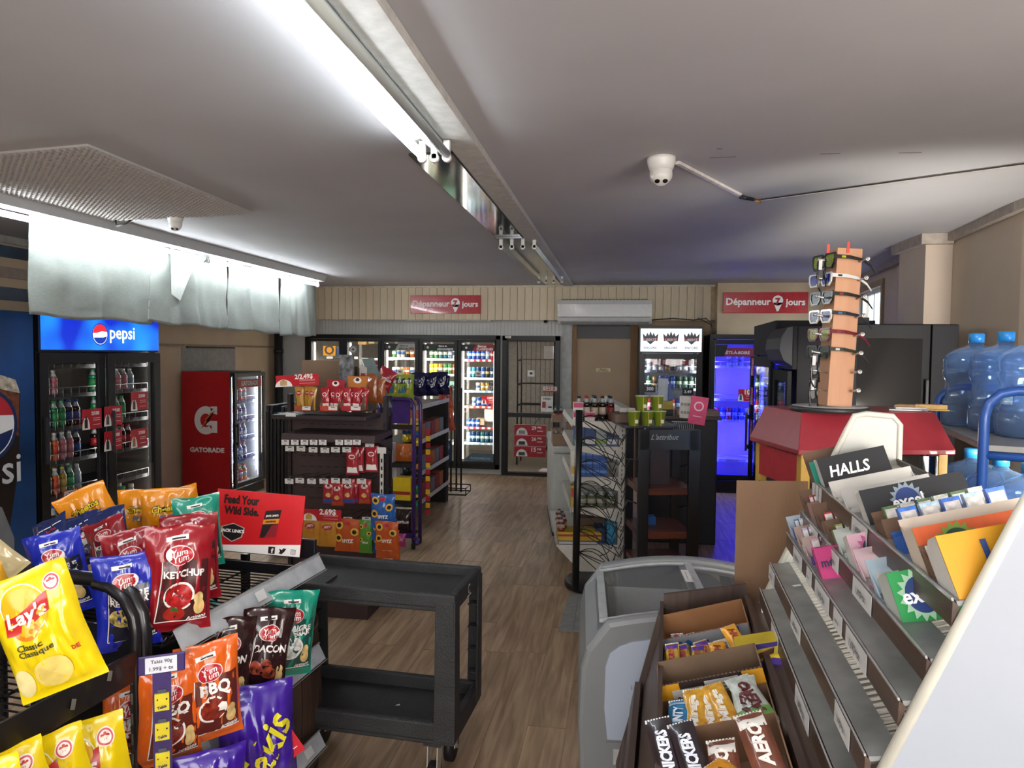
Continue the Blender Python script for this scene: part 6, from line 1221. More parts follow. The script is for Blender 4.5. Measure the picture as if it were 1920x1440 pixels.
def shades(z, fr, ln, tm, lab, refl='#5a6a8a', x0=-.085, hgt=.042, dz=0., logo=None, dx=0):
    """sunglasses facing -x with a temple on each side of the column"""
    T = Matrix.Translation((cb0.x-.02, cb0.y, zt5)) @ TL @ TR(x0+dx, 0, z, rz=R(8)) @ Matrix.Scale(1.2, 4)
    o = thing('sunglasses', lab, 'sunglasses', T, 'sunglasses on the column stand'); f_ = M(fr, .2, n=0, coat=.6); l_ = M(ln, .22, n=.25, ns=30); t_ = M(tm, .3, n=0, coat=.4); w = .073
    def lens_o(cy, r=1.): return [(cy+a*r*.031, b*r*hgt/2) for a, b in ((-1, .7), (-.8, 1), (.8, 1), (1, .75), (.95, -.3), (.6, -1), (-.5, -1), (-.9, -.4))]
    for cy in (-.038, .038):
        oo, ii = lens_o(cy, 1.12), lens_o(cy, .86); m = MB(); n = 8
        vs = [(-.002, y, q) for y, q in oo]+[(-.002, y, q) for y, q in ii]+[(.003, y, q) for y, q in oo]+[(.003, y, q) for y, q in ii]
        fs = []
        for i in range(n): j = (i+1) % n; fs += [(i, j, n+j, n+i), (2*n+j, 2*n+i, 3*n+i, 3*n+j), (j, i, 2*n+i, 2*n+j), (n+i, n+j, 3*n+j, 3*n+i)]
        m.add(vs, fs, f_); m.build('rim', o); MB().slab([(0, y, q) for y, q in lens_o(cy, .9)], (.001, 0, 0), l_).build('lens', o)
    MB().bar((0, -.008, .006), (0, .008, .006), .005, .006, f_, up=(1, 0, 0)).build('bridge', o)
    for s_ in (-1, 1):
        pts = [(.0, s_*w, .012), (.05, s_*(w+.002), .012), (.1, s_*(w-.002), .006), (.135, s_*(w-.006), -.012), (.155, s_*(w-.008), -.034)]
        m = MB(); hs = [.013, .012, .009, .008, .006]; vs = []; 
        for (x, y, q), h_ in zip(pts, hs): vs += [(x, y-.0015, q-h_/2), (x, y-.0015, q+h_/2), (x, y+.0015, q+h_/2), (x, y+.0015, q-h_/2)]
        fs = [(0, 1, 2, 3), (19, 18, 17, 16)]+[(4*i+k_, 4*i+4+k_, 4*i+4+(k_+1) % 4, 4*i+(k_+1) % 4) for i in range(4) for k_ in range(4)]
        m.add(vs, fs, t_); 
        if logo and s_ < 0: m.box(.02, .035, -w-.0045, -w-.0035, .008, .015, M(logo, .4, n=0))
        m.build('temple', o)
    return o
shades(pz[0], '#1a1a1c', '#7a8a20', '#1c1c1e', 'black sunglasses with yellow-green lenses, topmost on the stand', logo='#a8b820', hgt=.05)
shades(pz[1], '#d0d0ce', '#1c2c8c', '#d4d4d2', 'white sunglasses with blue lenses, second on the stand', logo='#2a2a2a', dx=-.01)
shades(pz[2]+.002, '#17171a', '#1c2430', '#1a1a1c', 'black sunglasses with dark lenses, third on the stand', logo='#8a2020')
shades(pz[3], '#c9c2b4', '#2a1c6c', '#1c2430', 'sunglasses with cream rims and violet lenses, fourth on the stand', logo='#3a6a9a')
shades(pz[4], '#5a1020', '#8a8a20', '#6a1426', 'dark red sunglasses with yellow lenses, fifth on the stand', logo='#8a2a3a')
shades(pz[5]+.004, '#1a1a1a', '#2a2c20', '#2e3028', 'matte black sunglasses, lowest across the stand', logo='#c8c8c8')
def shades_side(z, lab, c='#151517', rx=0):
    T = Matrix.Translation((cb0.x-.02, cb0.y, zt5)) @ TL @ TR(-cwid-.075, -.045, z)
    o = thing('sunglasses', lab, 'sunglasses', T, 'folded sunglasses on the left rods'); f_ = M(c, .25, coat=.5, n=0)
    m = MB()
    for q in (-.0, -.05): m.tube([(.0, .0, q-.004), (.028, .0, q), (.03, 0, q-.034), (.014, 0, q-.043), (-.002, 0, q-.034)], .0035, f_, 6, closed=True); m.poly([(.0, .001, q-.006), (.026, .001, q-.003), (.027, .001, q-.033), (.012, .001, q-.04)], M('#14161c', .3), None)
    m.build('front_frame', o)
    MB().tube([(.0, 0, 0), (-.004, -.01, -.06), (.0, -.012, -.12), (.012, -.01, -.14)], .0032, f_, 6).build('temple', o); MB().tube([(.03, 0, 0), (.028, -.008, -.06), (.034, -.01, -.12)], .0032, f_, 6).build('temple', o)
    MB().box(-.004, .016, -.004, -.003, -.05, -.01, M('#d0d0ce', .5)).build('price_tag', o)
shades_side(pz[0]+.01, 'black sunglasses hung folded at the top left of the stand'); shades_side(pz[5]-.004, 'black sunglasses with a white tag hung folded low left on the stand'); shades_side(pz[6]-.03, 'black sunglasses hanging lowest, down to the stand base')
# things on the vitrine roof
m = MB().slab([(0, 0, 0), (.13, -.01, 0), (.2, .06, 0), (.03, .08, 0)], (0, 0, .008), M('#b3b0ae', .25, coat=.5)).slab([(.03, .01, .008), (.16, .01, .008), (.17, .05, .008), (.04, .06, .008)], (0, 0, .008), M('#c9c6c4', .3, coat=.5))
solo('plastic_pack', 'clear plastic pack lying on the red roof beside the sunglasses', 'pack', m, Matrix.Translation(Vector((P(1666, 786, D=3.1).x, P(1666, 786, D=3.1).y, zt5+.001))), bev=.003)
m = MB().slab([(0, 0, 0), (.19, -.03, 0), (.2, .04, 0), (.02, .07, 0)], (0, 0, .006), M('#c0a05c', .6)).slab([(-.02, .02, .006), (.1, -.0, .006), (.16, .04, .006), (.02, .08, .006)], (0, 0, .016), M('#b9935c', .65, n=.1)).slab([(.06, .0, .006), (.19, -.01, .006), (.18, .04, .006), (.08, .05, .006)], (0, 0, .02), M('#c8a064', .65, n=.1))
solo('folded_envelopes', 'folded manila envelopes at the right of the red roof', 'envelope', m, Matrix.Translation(Vector((P(1688, 780, D=3.15).x, P(1688, 780, D=3.15).y, zt5+.001))), bev=.004)

# ------------------------------------------------------------------ water bottle rack
c1_, c2_, c3_ = P(1827, 740, D=3.45), P(1882, 740, D=3.2), P(1938, 740, D=2.98); zs = P(1826, 805, D=3.3).z
wx = c2_.x; TWk = TR(c1_.x-.2, c1_.y+.17, 0, R(-62))        # local x runs along the bottles toward the camera
vdir = (c3_-c1_); wa = math.atan2(vdir.y, vdir.x); o_ = Vector((c1_.x, c1_.y, 0)); TWk = Matrix.Translation(o_) @ Matrix.Rotation(wa, 4, 'Z')
wr_ = thing('water_rack', 'blue tube-framed rack holding big water bottles', 'rack', TWk); mBT = M('#1f4f9c', .4, coat=.3, n=.05); LW = vdir.length
lowz = .86
def hoop(x): 
    zt6 = zs+.20; pts = [(x, -.17, 0), (x, -.17, zt6-.07), (x, -.155, zt6-.025), (x, -.11, zt6), (x, .11, zt6), (x, .155, zt6-.025), (x, .17, zt6-.07), (x, .17, 0)]
    return MB().tube(pts, .017, mBT, 10)
TW = P(1840, 900, D=2.75); xq = (TWk.inverted() @ Vector((TW.x, TW.y, 0)))
# front frame stands left-front of the bottles, seen as the big blue hoop
fpts = []; A1 = P(1840, 935, D=2.72); zt6 = P(1880, 731, D=2.72).z; F1 = Vector((A1.x, A1.y, 0)); fd = Vector((math.cos(R(-20)), math.sin(R(-20)), 0)); inv = TWk.inverted()
hp_ = [F1, F1+Vector((0, 0, zt6-.10)), F1+fd*.012+Vector((0, 0, zt6-.05)), F1+fd*.05+Vector((0, 0, zt6-.012)), F1+fd*.10+Vector((0, 0, zt6)), F1+fd*.36+Vector((0, 0, zt6)), F1+fd*.42+Vector((0, 0, zt6-.06)), F1+fd*.44+Vector((0, 0, zt6-.12)), F1+fd*.44]
MB().tube([inv @ p for p in hp_], .0185, mBT, 12).build('end_frame', wr_)
B1 = P(1755, 770, D=3.55); F2 = Vector((B1.x, B1.y, 0)); zt7 = P(1775, 724, D=3.55).z
hp2 = [F2, F2+Vector((0, 0, zt7-.12)), F2+fd*.012+Vector((0, 0, zt7-.06)), F2+fd*.05+Vector((0, 0, zt7-.014)), F2+fd*.10+Vector((0, 0, zt7)), F2+fd*.36+Vector((0, 0, zt7)), F2+fd*.42+Vector((0, 0, zt7-.06)), F2+fd*.44]
MB().tube([inv @ p for p in hp2], .0185, mBT, 12).build('end_frame', wr_)
for z in (zs, lowz):
    m = MB(); q = [F1+Vector((0, .0, 0)), F1+fd*.44, F2+fd*.44, F2]; m.slab([inv @ (p+Vector((0, 0, z-.022))) for p in q], (0, 0, .022), M('#8a8a86', .5, n=.04)); s_ = m.build('shelf', wr_)
    m = MB(); e0_, e1_ = inv @ (F1+Vector((0, 0, z-.012))), inv @ (F2+Vector((0, 0, z-.012)))
    for i in range(26): p = e0_.lerp(e1_, (i+.5)/26); d2 = (e1_-e0_).normalized(); m.bar(p-d2*.008+Vector((0, -.0, .0125)), p+d2*.008+Vector((0, .0, .0125)), .012, .001, mBLK)
    tag(m.build('slots', s_), kind='stuff'); MB().tube([inv @ (F1+Vector((0, 0, z-.04))), inv @ (F1+fd*.44+Vector((0, 0, z-.04)))], .016, mBT, 8).build('cross_rail', wr_)
mWB = bpy.data.materials.new('blue_polycarbonate'); mWB.use_nodes = True; nt = mWB.node_tree; nt.nodes.clear(); out = nt.nodes.new('ShaderNodeOutputMaterial')
pb_ = nt.nodes.new('ShaderNodeBsdfPrincipled'); pb_.inputs['Base Color'].default_value = lin('#7c98b8'); pb_.inputs['Roughness'].default_value = .12; pb_.inputs['Coat Weight'].default_value = .6
tr2 = nt.nodes.new('ShaderNodeBsdfTransparent'); tr2.inputs[0].default_value = lin('#bccde4'); mx = nt.nodes.new('ShaderNodeMixShader'); lw = nt.nodes.new('ShaderNodeLayerWeight'); lw.inputs[0].default_value = .35
mr = nt.nodes.new('ShaderNodeMapRange'); mr.inputs[3].default_value = .22; mr.inputs[4].default_value = .85; nt.links.new(lw.outputs['Facing'], mr.inputs[0]); nt.links.new(mr.outputs[0], mx.inputs[0]); nt.links.new(tr2.outputs[0], mx.inputs[1]); nt.links.new(pb_.outputs[0], mx.inputs[2]); nt.links.new(mx.outputs[0], out.inputs[0])
def water_bottle(c, z, lab, s=1., text=False):
    t = thing('water_bottle', lab, 'bottle', Matrix.Translation((c.x, c.y, z)) @ Matrix.Scale(s, 4), 'big blue water bottles on the rack'); r = .136
    pr = [(.11, 0), (.13, .008), (r, .03), (r, .09), (r-.006, .1), (r-.006, .105), (r, .115), (r-.004, .12), (r-.012, .14), (r-.012, .215), (r-.01, .225), (r, .245), (r+.001, .27), (r-.006, .278), (r, .287), (r, .32), (.125, .345), (.09, .37), (.045, .387), (.030, .395), (.028, .42)]
    MB().lathe(pr, mWB, 40).build('body', t)
    MB().lathe([(.030, .405), (.033, .405), (.034, .445), (.03, .45), (0, .45)], M('#2b8fd0', .35, coat=.3), 24).build('cap', t)
    a = R(-100); MB().tube([((r-.015)*math.cos(a), (r-.015)*math.sin(a), q) for q in (.145, .16, .2, .212)], [.010, .014, .014, .010], mWB, 10).build('grip', t)
    if text:
        m = MB()
        def onb(x, y, zz=0): a = -PI/2+R(-4)+x/r; return ((r+.0)*math.cos(a), (r+.0)*math.sin(a), y)
        m.text('Lamontagne', .17, M('#d4e4f0', .4, n=0), x=.09, y=.18, f=onb, bold=.01); m.poly([(-.06, .13), (-.02, .13), (-.02, .2), (-.06, .2)], M('#a8b0a8', .5, n=.2, ns=80), f=onb, n=3); m.build('printed_label', t)
    return t
water_bottle(c1_, zs+.001, 'blue water bottle on the top shelf, beside the black fridge'); water_bottle(c2_, zs+.001, 'blue water bottle with white lettering, middle of the top shelf', text=True); water_bottle(c3_, zs+.001, 'blue water bottle on the top shelf, nearest the camera')
water_bottle(c1_+Vector((0, 0, 0)), lowz+.001, 'blue water bottle on the lower shelf, beside the black fridge'); water_bottle(c2_, lowz+.001, 'blue water bottle in the middle of the lower shelf'); water_bottle(c3_, lowz+.001, 'blue water bottle on the lower shelf, nearest the camera')

# ------------------------------------------------------------------ confectionery rack and counter
GA = R(-3.7); GO = Vector((.402, 2.055, 1.048)); TGm = Matrix.Translation(GO) @ Matrix.Rotation(GA, 4, 'Z'); GN = -.98    # local y: 0 at the far panel, GN at the near one
Ti = TGm.inverted()
def gl(px, py, D=2.0): return Ti @ P(px, py, D=D)
pk = thing('confectionery_rack', 'white stepped wire rack for gum and sweets with metal side panels', 'rack', TGm); mPN = M('#b7b8b2', .4, n=.03, ns=4); mRIM = M('#c4c1b4', .4, n=.03); mWIR = M('#c8c5bb', .4, n=0)
pg_ = [gl(1428, 1132), gl(1578, 800), gl(1590, 776), gl(1610, 772), gl(1655, 776), gl(1667, 790)]; pg_ = [(p.x, p.z) for p in pg_]; xb_ = pg_[-1][0]; pg_ += [(xb_+.0, -.02), (pg_[0][0], -.02)]
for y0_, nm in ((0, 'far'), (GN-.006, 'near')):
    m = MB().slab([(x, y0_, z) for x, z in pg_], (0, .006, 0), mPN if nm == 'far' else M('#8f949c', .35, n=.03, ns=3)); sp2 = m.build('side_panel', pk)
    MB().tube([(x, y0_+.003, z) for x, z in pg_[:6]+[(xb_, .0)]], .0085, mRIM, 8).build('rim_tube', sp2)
lips = [gl(1524, 904), gl(1502, 961), gl(1478, 1004), gl(1448, 1062), gl(1430, 1112)]; tl = R(17); deps = [.215, .15, .15, .15, .15]
mSTL = M('#858684', .35, m=.3, n=.12, ns=14); mWGR = wood('#3d2f28', '#5a473c', 10, 'Y', .35, 12); mLBL = M('#c9c7c4', .55, n=.02)
LT = []
for i, (l, dp) in enumerate(zip(lips, deps)):
    TL_ = TGm @ Matrix.Translation((l.x, 0, l.z)) @ Matrix.Rotation(-tl, 4, 'Y'); LT.append(TL_); Tloc = TGm.inverted() @ TL_
    m = MB(); n = int(-GN/.022)
    for k_ in range(n): y = -.012-k_*.022; m.bar((.0, y, .002), (dp, y, .002), .0032, .0032, mWIR)
    for x in (dp*.5, dp-.002): m.bar((x, -.005, -.002), (x, GN+.005, -.002), .005, .005, mWIR)
    if i == 0: m.bar((dp, -.005, .004), (dp, GN+.005, .004), .006, .03, M('#4a4844', .5))
    sh_ = m.build('wire_shelf', pk, T=Tloc)
    MB().slab([(0, 0, .004), (.0, 0, .012), (.046, 0, .006), (.046, 0, .004)], (0, GN, 0), mSTL).build('steel_strip', sh_)
    MB().slab([(-.004, 0, .014), (-.016, 0, -.022), (-.012, 0, -.028), (.002, 0, .004)], (0, GN, 0), mWGR).build('price_channel', sh_)
    MB().box(-.0055, -.0025, GN, 0, .013, .0175, M('#9c9a98', .2, coat=.4)).build('clear_lip', sh_)
def lblcard(i, y, w, flat=0):
    m = MB().slab([(-.0065, y, .013), (-.0185, y, -.023), (-.0180, y, -.024), (-.006, y, .012)], (0, -w, 0), mLBL)
    Tt = Matrix.Translation((-.0135, y-w/2, -.006)) @ Matrix(((0, .316, -.949, 0), (-1, 0, 0, 0), (0, .949, .316, 0), (0, 0, 0, 1)))
    m.text('1,69$+tx', w*.5, M('#5a5856', .5, n=0), Tt, z=.0018); m.build('price_label', pk, T=TGm.inverted() @ LT[i])
for i, lst in enumerate(([(-.0, .035), (-.045, .035), (-.09, .03), (-.43, .12)], [(-.14, .1), (-.34, .12), (-.58, .13)], [(-.12, .12), (-.30, .06), (-.40, .14), (-.58, .07), (-.68, .14)], [(-.0, .1), (-.36, .12), (-.8, .1)], [(-.24, .11), (-.58, .14)])):
    for y, w in lst: lblcard(i, y, w)
def y_at(i, px):
    a, b = GN, .0
    for _ in range(30):
        m_ = (a+b)/2; x = proj(LT[i] @ Vector((0, m_, 0)))[0]
        if x > px: a = m_
        else: b = m_
    return a
def open_box(i, px, w, d, h, hb, col, inner, lab, txt=None, tc='#ffffff', x=.012, name='sweet_box', band=None, sun=None, tw_=.55, tx=.5, tilt=0, fill=None, shear=0):
    """display carton on shelf i: front panel towards the near end, taller back panel showing its inside"""
    y = y_at(i, px); T = LT[i] @ TR(x-.006, y, .008) @ Matrix(((1, 0, 0, 0), (0, 1, .85, 0), (0, 0, .8, 0), (0, 0, 0, 1))); f_, k_ = M(col, .45, n=.05, ns=10), M(inner, .7, n=.03); t = .0025; m = MB()
    m.box(0, w, 0, t, 0, h, f_); m.box(0, w, t, t+.001, 0, h, k_); m.box(0, w, d-t, d, 0, hb, k_); m.box(0, w, t, d, 0, t, k_)
    for xx in (0, w-t): m.slab([(xx, t, 0), (xx, d, 0), (xx, d, hb*.9), (xx, d*.6, h), (xx, t, h)], (t, 0, 0), k_)
    F_ = face(0, -.0008, 0)
    if band: m.poly([(0, h*band[1]), (w, h*band[1]), (w, h*band[2]), (0, h*band[2])], M(band[0], .5, n=.1), F_)
    if sun:
        cx = w*tx; rr = h*.42
        pts = [(cx+(rr*(1.25 if q % 2 else .95))*math.cos(PI*q/16), h*.5+(rr*(1.25 if q % 2 else .95))*math.sin(PI*q/16), .0005) for q in range(32)]
        m.poly(pts, M(sun[0], .5, n=0), F_); m.disc((cx, h*.5, .0012), rr*.85, rr*.85, M(sun[1], .5, n=0), F_, 24)
    if txt: m.text(txt, w*tw_, M(tc, .5, n=0), F_, x=w*tx, y=h*.5, z=.002, bold=.025, shear=shear)
    o = solo(name, lab, 'box', m, T, 'sweet boxes on the white rack')
    if fill:
        n, c1, c2, L_, l2 = fill
        for q in range(n):
            c = (c1, c2)[q % 2]
            mb = MB(); mm_ = M(c, .3, n=.3, ns=90, coat=.4); mb.box(-(w-.02)/n*.42, (w-.02)/n*.42, -.006, .006, 0, L_, mm_); mb.box(-(w-.02)/n*.36, (w-.02)/n*.36, -.0065, -.006, L_*.5, L_*.9, M('#d8d4d0', .4, n=.2, ns=60))
            tag(mb.build('gum_pack', None, T=T @ TR(.012+(w-.02)*(q+.5)/n, d*.55, .004, rx=R(12)), bev=.002), l2 % ORD[q], 'gum', 'packs in the sweet boxes')
    return o
Kf = '#6d5240'; WH = '#c6c4bd'
# top shelf, far to near
open_box(0, 1536, .13, .05, .055, .09, '#1f8a74', Kf, 'kraft and green sweet box at the far end of the top shelf', x=.0)
open_box(0, 1546, .17, .04, .07, .075, '#16181c', WH, 'black sweet box with white HALLS lettering', 'HALLS', tw_=.6, tx=.42, shear=.2)
open_box(0, 1578, .19, .05, .012, .055, '#b8b6b0', WH, 'open white sweet box just behind the HALLS box', x=.005)
open_box(0, 1602, .19, .045, .012, .055, '#a8a6a0', '#b4b2ae', 'second open white sweet box on the top shelf', x=.005)
open_box(0, 1630, .2, .04, .065, .07, '#15181e', WH, 'black gum box reading excel with a blue round mark on the top shelf', 'excel', sun=('#8a9aa8', '#1c3a78'), tx=.42, tw_=.3)
open_box(0, 1662, .2, .055, .035, .055, Kf, Kf, 'kraft box of green mint packs on the top shelf', fill=(6, '#5a7a4c', '#c8d0c0', .05, 'green mint pack, %s in the kraft box'))
open_box(0, 1694, .2, .04, .03, .04, '#1c4a94', '#2a5aa8', 'blue box of ice mint packs on the top shelf', fill=(5, '#3a6ac0', '#a8c0e0', .07, 'blue ice mint pack, %s in the blue box'))
open_box(0, 1738, .2, .06, .065, .085, '#d89a2c', '#cfc0b0', 'yellow sweet box with green tic lettering and rays', 'tic', sun=('#7a9a3a', '#1c4a30'), tx=.3, tw_=.16, band=('#d8602c', .6, 1.))
open_box(0, 1766, .2, .05, .04, .06, Kf, Kf, 'kraft box with orange packs near the yellow box', fill=(5, '#c8502c', '#d88a3c', .06, 'orange sweet pack, %s in the kraft box'))
open_box(0, 1795, .2, .065, .08, .075, '#d89a14', '#cfcbc4', 'orange-yellow sweet box at the near end reading Juicy', 'Juicy', '#24407c', tx=.5, tw_=.55, tilt=6)
# second shelf
open_box(1, 1520, .09, .07, .04, .08, '#7a5a50', Kf, 'kraft box of red gum packs at the far end of the second shelf', fill=(6, '#a82430', '#8c1c2c', .05, 'red gum pack, %s in the far box'))
open_box(1, 1545, .09, .06, .03, .075, '#6d5240', Kf, 'kraft box with red and white packs on the second shelf', fill=(3, '#b8303a', '#c8c0bc', .04, 'red and white pack, %s in its kraft box'))
open_box(1, 1566, .095, .05, .035, .06, '#5c6a3a', Kf, 'kraft box of green and yellow packs on the second shelf', fill=(4, '#8a9a3c', '#5a6a34', .04, 'green and yellow pack, %s in its kraft box'))
open_box(1, 1584, .10, .045, .012, .06, '#b4b8b0', '#aeb4ae', 'empty pale box on the second shelf')
open_box(1, 1606, .10, .06, .065, .01, '#d4a8b8', WH, 'pink and white gum box with a dark blue round mark, second shelf', 'excel', sun=('#c05a8a', '#1c2448'), tx=.45, tw_=.5)
open_box(1, 1633, .105, .06, .01, .07, '#c86a94', '#c4aab0', 'empty pinkish gum box on the second shelf'); open_box(1, 1662, .105, .06, .012, .075, '#2a7ab8', '#a8bcc8', 'empty pale blue gum box on the second shelf')
open_box(1, 1690, .11, .07, .07, .075, '#1f9a4c', '#bcc0b8', 'green excel gum box with a blue round mark', 'excel', sun=('#a8d0b0', '#1c3a78'), tx=.38, tw_=.55)
# third shelf
open_box(2, 1490, .08, .055, .03, .065, '#20448c', '#a8b4c0', 'blue mint box at the far end of the third shelf', fill=(5, '#5a7ab0', '#a8b8d0', .045, 'blue mint roll, %s in the far box'))
open_box(2, 1506, .08, .055, .02, .065, '#c8c0c8', '#a89084', 'box of lilac mint rolls on the third shelf', fill=(4, '#b0a8c4', '#9a94b4', .05, 'lilac mint roll, %s in its box'))
open_box(2, 1522, .085, .055, .02, .065, '#3a2a78', '#b09a94', 'box of pink-lilac mint rolls on the third shelf', fill=(3, '#c89ab0', '#a89ac8', .05, 'pink-lilac mint roll, %s in its box'))
open_box(2, 1540, .095, .03, .06, .065, '#b82a70', '#b8487c', 'magenta sweet box reading mentos on the third shelf', 'mentos', '#1c1c4c', tw_=.7, tx=.42)
solo('paper_scrap', 'small torn white paper stuck on the fourth shelf strip', 'paper', MB().poly([(0, 0, 0), (.02, -.002, 0), (.022, -.02, .001), (.006, -.014, 0)], M('#c8c8c4', .7)), LT[3] @ TR(.02, -.2, .0095))
pf = MB(); pf.slab([(0, 0, 0), (.03, -.09, 0), (.07, -.06, 0), (.05, .0, 0)], (0, 0, .001), glass('#d8dcdc', alpha=.2, tint=.8)); pf.slab([(.01, -.02, .001), (.05, -.08, .012), (.07, -.05, .004)], (0, 0, .001), glass('#d8dcdc', alpha=.2, tint=.8))
solo('plastic_film', 'crumpled clear film at the back of the top shelf', 'film', pf, LT[0] @ TR(.15, -.8, .02))
# counter below: deck sloping to the customer side, outward-leaning front with lipped tiers
cx0 = -.265; zdk = -.045
ctr = thing('checkout_counter', 'dark wood-grain counter under the sweets rack', 'counter', TGm)
mCW = wood('#3a2c28', '#54443c', 9, 'Y', .4, 14); mCWx = wood('#3a2c28', '#54443c', 9, 'Z', .4, 14)
MB().box(-.02, .55, GN-.4, .12, -GO.z, -.02, mCW).build('body', ctr)
# side of the candy bay
MB().slab([(cx0, .10, -.10), (cx0, .10, -.02), (-.03, .10, .03), (-.02, .10, -.10)], (0, -.012, 0), mCWx).build('bay_end', ctr)
MB().slab([(cx0, 0, -.13), (-.02, 0, -.055), (-.02, 0, -.065), (cx0, 0, -.14)], (0, GN-.3, 0), mCW, TR(0, .1, 0)).build('bay_floor', ctr)
MB().slab([(cx0-.01, .1, -.14), (cx0-.01, .1, -.045), (cx0, .1, -.045), (cx0, .1, -.14)], (0, GN-.3, 0), mCW).build('bay_edge', ctr)
MB().slab([(-.035, .1, -.08), (-.035, .1, -.0), (-.02, .1, -.0), (-.02, .1, -.08)], (0, GN-.3, 0), mCW).build('bay_back', ctr)
MB().slab([(cx0-.01, .1, -.06), (cx0-.135, .1, -.56), (cx0-.1, .1, -1.04), (-.02, .1, -1.04), (-.02, .1, -.06)], (0, -.015, 0), mCWx).build('end_panel', ctr)
for (px_, z_) in (((cx0-.075), -.33), ((cx0-.105), -.50), (cx0-.12, -.68)):
    MB().slab([(px_-.02, .085, z_-.05), (px_-.005, .085, z_+.035), (px_+.012, .085, z_+.035), (px_-.005, .085, z_-.05)], (0, GN-.25, 0), mCW).build('tier_lip', ctr); MB().slab([(px_, .085, z_-.045), (-.02, .085, z_+.03), (-.02, .085, z_+.02), (px_, .085, z_-.055)], (0, GN-.25, 0), mCW).build('tier_shelf', ctr)
MB().slab([(cx0-.01, .08, -.13), (cx0-.06, .08, -.33), (cx0-.05, .08, -.33), (cx0, .08, -.13)], (0, GN-.25, 0), mCW).build('front_board', ctr)
for (y, z_) in ((-.12, -.22), (-.15, -.42)):
    MB().lathe([(0, 0), (.006, 0), (.006, .002), (0, .003)], mMETAL, 10, Matrix.Translation((cx0-.06+(z_+.33)*-.2, y, z_)) @ Matrix.Rotation(R(-100), 4, 'Y')).build('screw', ctr)
# cardboard sheet standing at the far end
m = MB(); ca, cb2, cc, cd = P(1382, 1128, D=2.19), P(1452, 1140, D=2.19), P(1515, 903, D=2.19), P(1382, 901, D=2.19)
ww = (cc-cd).length; hh = cd.z-.93; m.box(0, ww, 0, .005, 0, hh, M('#927359', .75, n=.04, ns=5)); 
for i in range(40): m.box(ww*(i+.3)/40, ww*(i+.5)/40, -.0006, 0, 0, hh, M('#8a6c53', .75, n=.03))
solo('cardboard_sheet', 'flat cardboard sheet standing between the freezer and the white rack', 'cardboard', m, Matrix.Translation((cd.x, cd.y, .93)) @ Matrix.Rotation(va*.6, 4, 'Z'))

# ------------------------------------------------------------------ open cartons of chocolate bars in the bay
TB0 = TGm @ Matrix.Translation((cx0+.012, .085, -.125)) @ Matrix.Rotation(-R(17.2), 4, 'Y')
BW_ = .235
def bar_me(col, txt, tc, w=.045, L_=.12, t=.018, band=None, key=None):
    k = ('bar', col, txt, w, L_)
    if k in _PC: return _PC[k]
    mb = MB(); nu, nv = 8, 12; m1 = M(col, .3, n=.12, ns=60, coat=.5)
    def S(u, v, s):
        e = max(0, min(1, (v-.08)/.84)); p = (max(0, 1-abs(u)**3)**.6)*(math.sin(PI*e)**.25 if 0 < e < 1 else 0); return (u*w/2, v*L_, s*(t/2*p)+.0005*s+.0012*math.sin(v*55+u*5)*p)
    for s in (1, -1):
        vs = [S(-1+2*i/nu, j/nv, s) for j in range(nv+1) for i in range(nu+1)]; fs = [(j*(nu+1)+i, j*(nu+1)+i+1, (j+1)*(nu+1)+i+1, (j+1)*(nu+1)+i) for j in range(nv) for i in range(nu)]
        mb.add(vs, [f[::-1] for f in fs] if s < 0 else fs, m1, True)
    def f(x, y, z=0): q = S(x/(w/2), y/L_, 1); return (q[0], q[1], q[2]+.0012+z)
    if band: mb.poly([(-w*.45, L_*band[1]), (w*.45, L_*band[1]), (w*.45, L_*band[2]), (-w*.45, L_*band[2])], M(band[0], .35, n=.1), f=f)
    for yy in (.0, L_*.95):
        for i in range(9): mb.poly([(-w/2+w*i/9, yy, .0012), (-w/2+w*(i+.6)/9, yy, .0012), (-w/2+w*(i+.6)/9, yy+L_*.05, .0012), (-w/2+w*i/9, yy+L_*.05, .0012)], M('#d8d8d8', .3, m=.5, n=0))
    mb.text(txt, L_*.62, M(tc, .4, n=0), x=0, y=L_*.5, z=.001, f=f, rot=PI/2, bold=.05, shear=.25, h=w*.45); _PC[k] = mb.mesh('chocolate_bar'); return _PC[k]
def bay_box(y0, d, h, hb, front, inner, lab, extra=None, w=BW_, x=0.):
    T = TB0 @ TR(x, -y0-d, 0); m = MB(); t = .003; f_, k_ = M(front, .55, n=.04), M(inner, .75, n=.05, ns=14)
    m.box(0, w, 0, t, 0, h, f_).box(0, w, t, t+.001, 0, h, k_).box(0, w, d-t, d, 0, hb, k_).box(0, w, 0, d, 0, t, k_)
    for xx in (0, w-t): m.slab([(xx, 0, 0), (xx, d, 0), (xx, d, hb), (xx, d*.75, hb), (xx, d*.25, h), (xx, 0, h)], (t, 0, 0), k_)
    n = 26
    for i in range(n): m.box(w*i/n, w*(i+.5)/n, 0, t, h, h+.002, k_)
    if extra: extra(m, w, d, h)
    solo('chocolate_box', lab, 'box', m, T, 'open cartons of chocolate bars'); return T
def e1(m, w, d, h): m.text('30', w*.22, M('#24609c', .5, n=0), face(w*.22, -.0012, h*.45), bold=.05, shear=.3); m.box(w*.36, w*.52, -.001, 0, h*.5, h*.6, M('#24407c', .5)); m.box(w*.72, w*.88, -.001, 0, h*.3, h*.95, M('#24305c', .5)); m.text('bar', w*.12, M('#c8404c', .5, n=0), face(w*.8, -.002, h*.6))
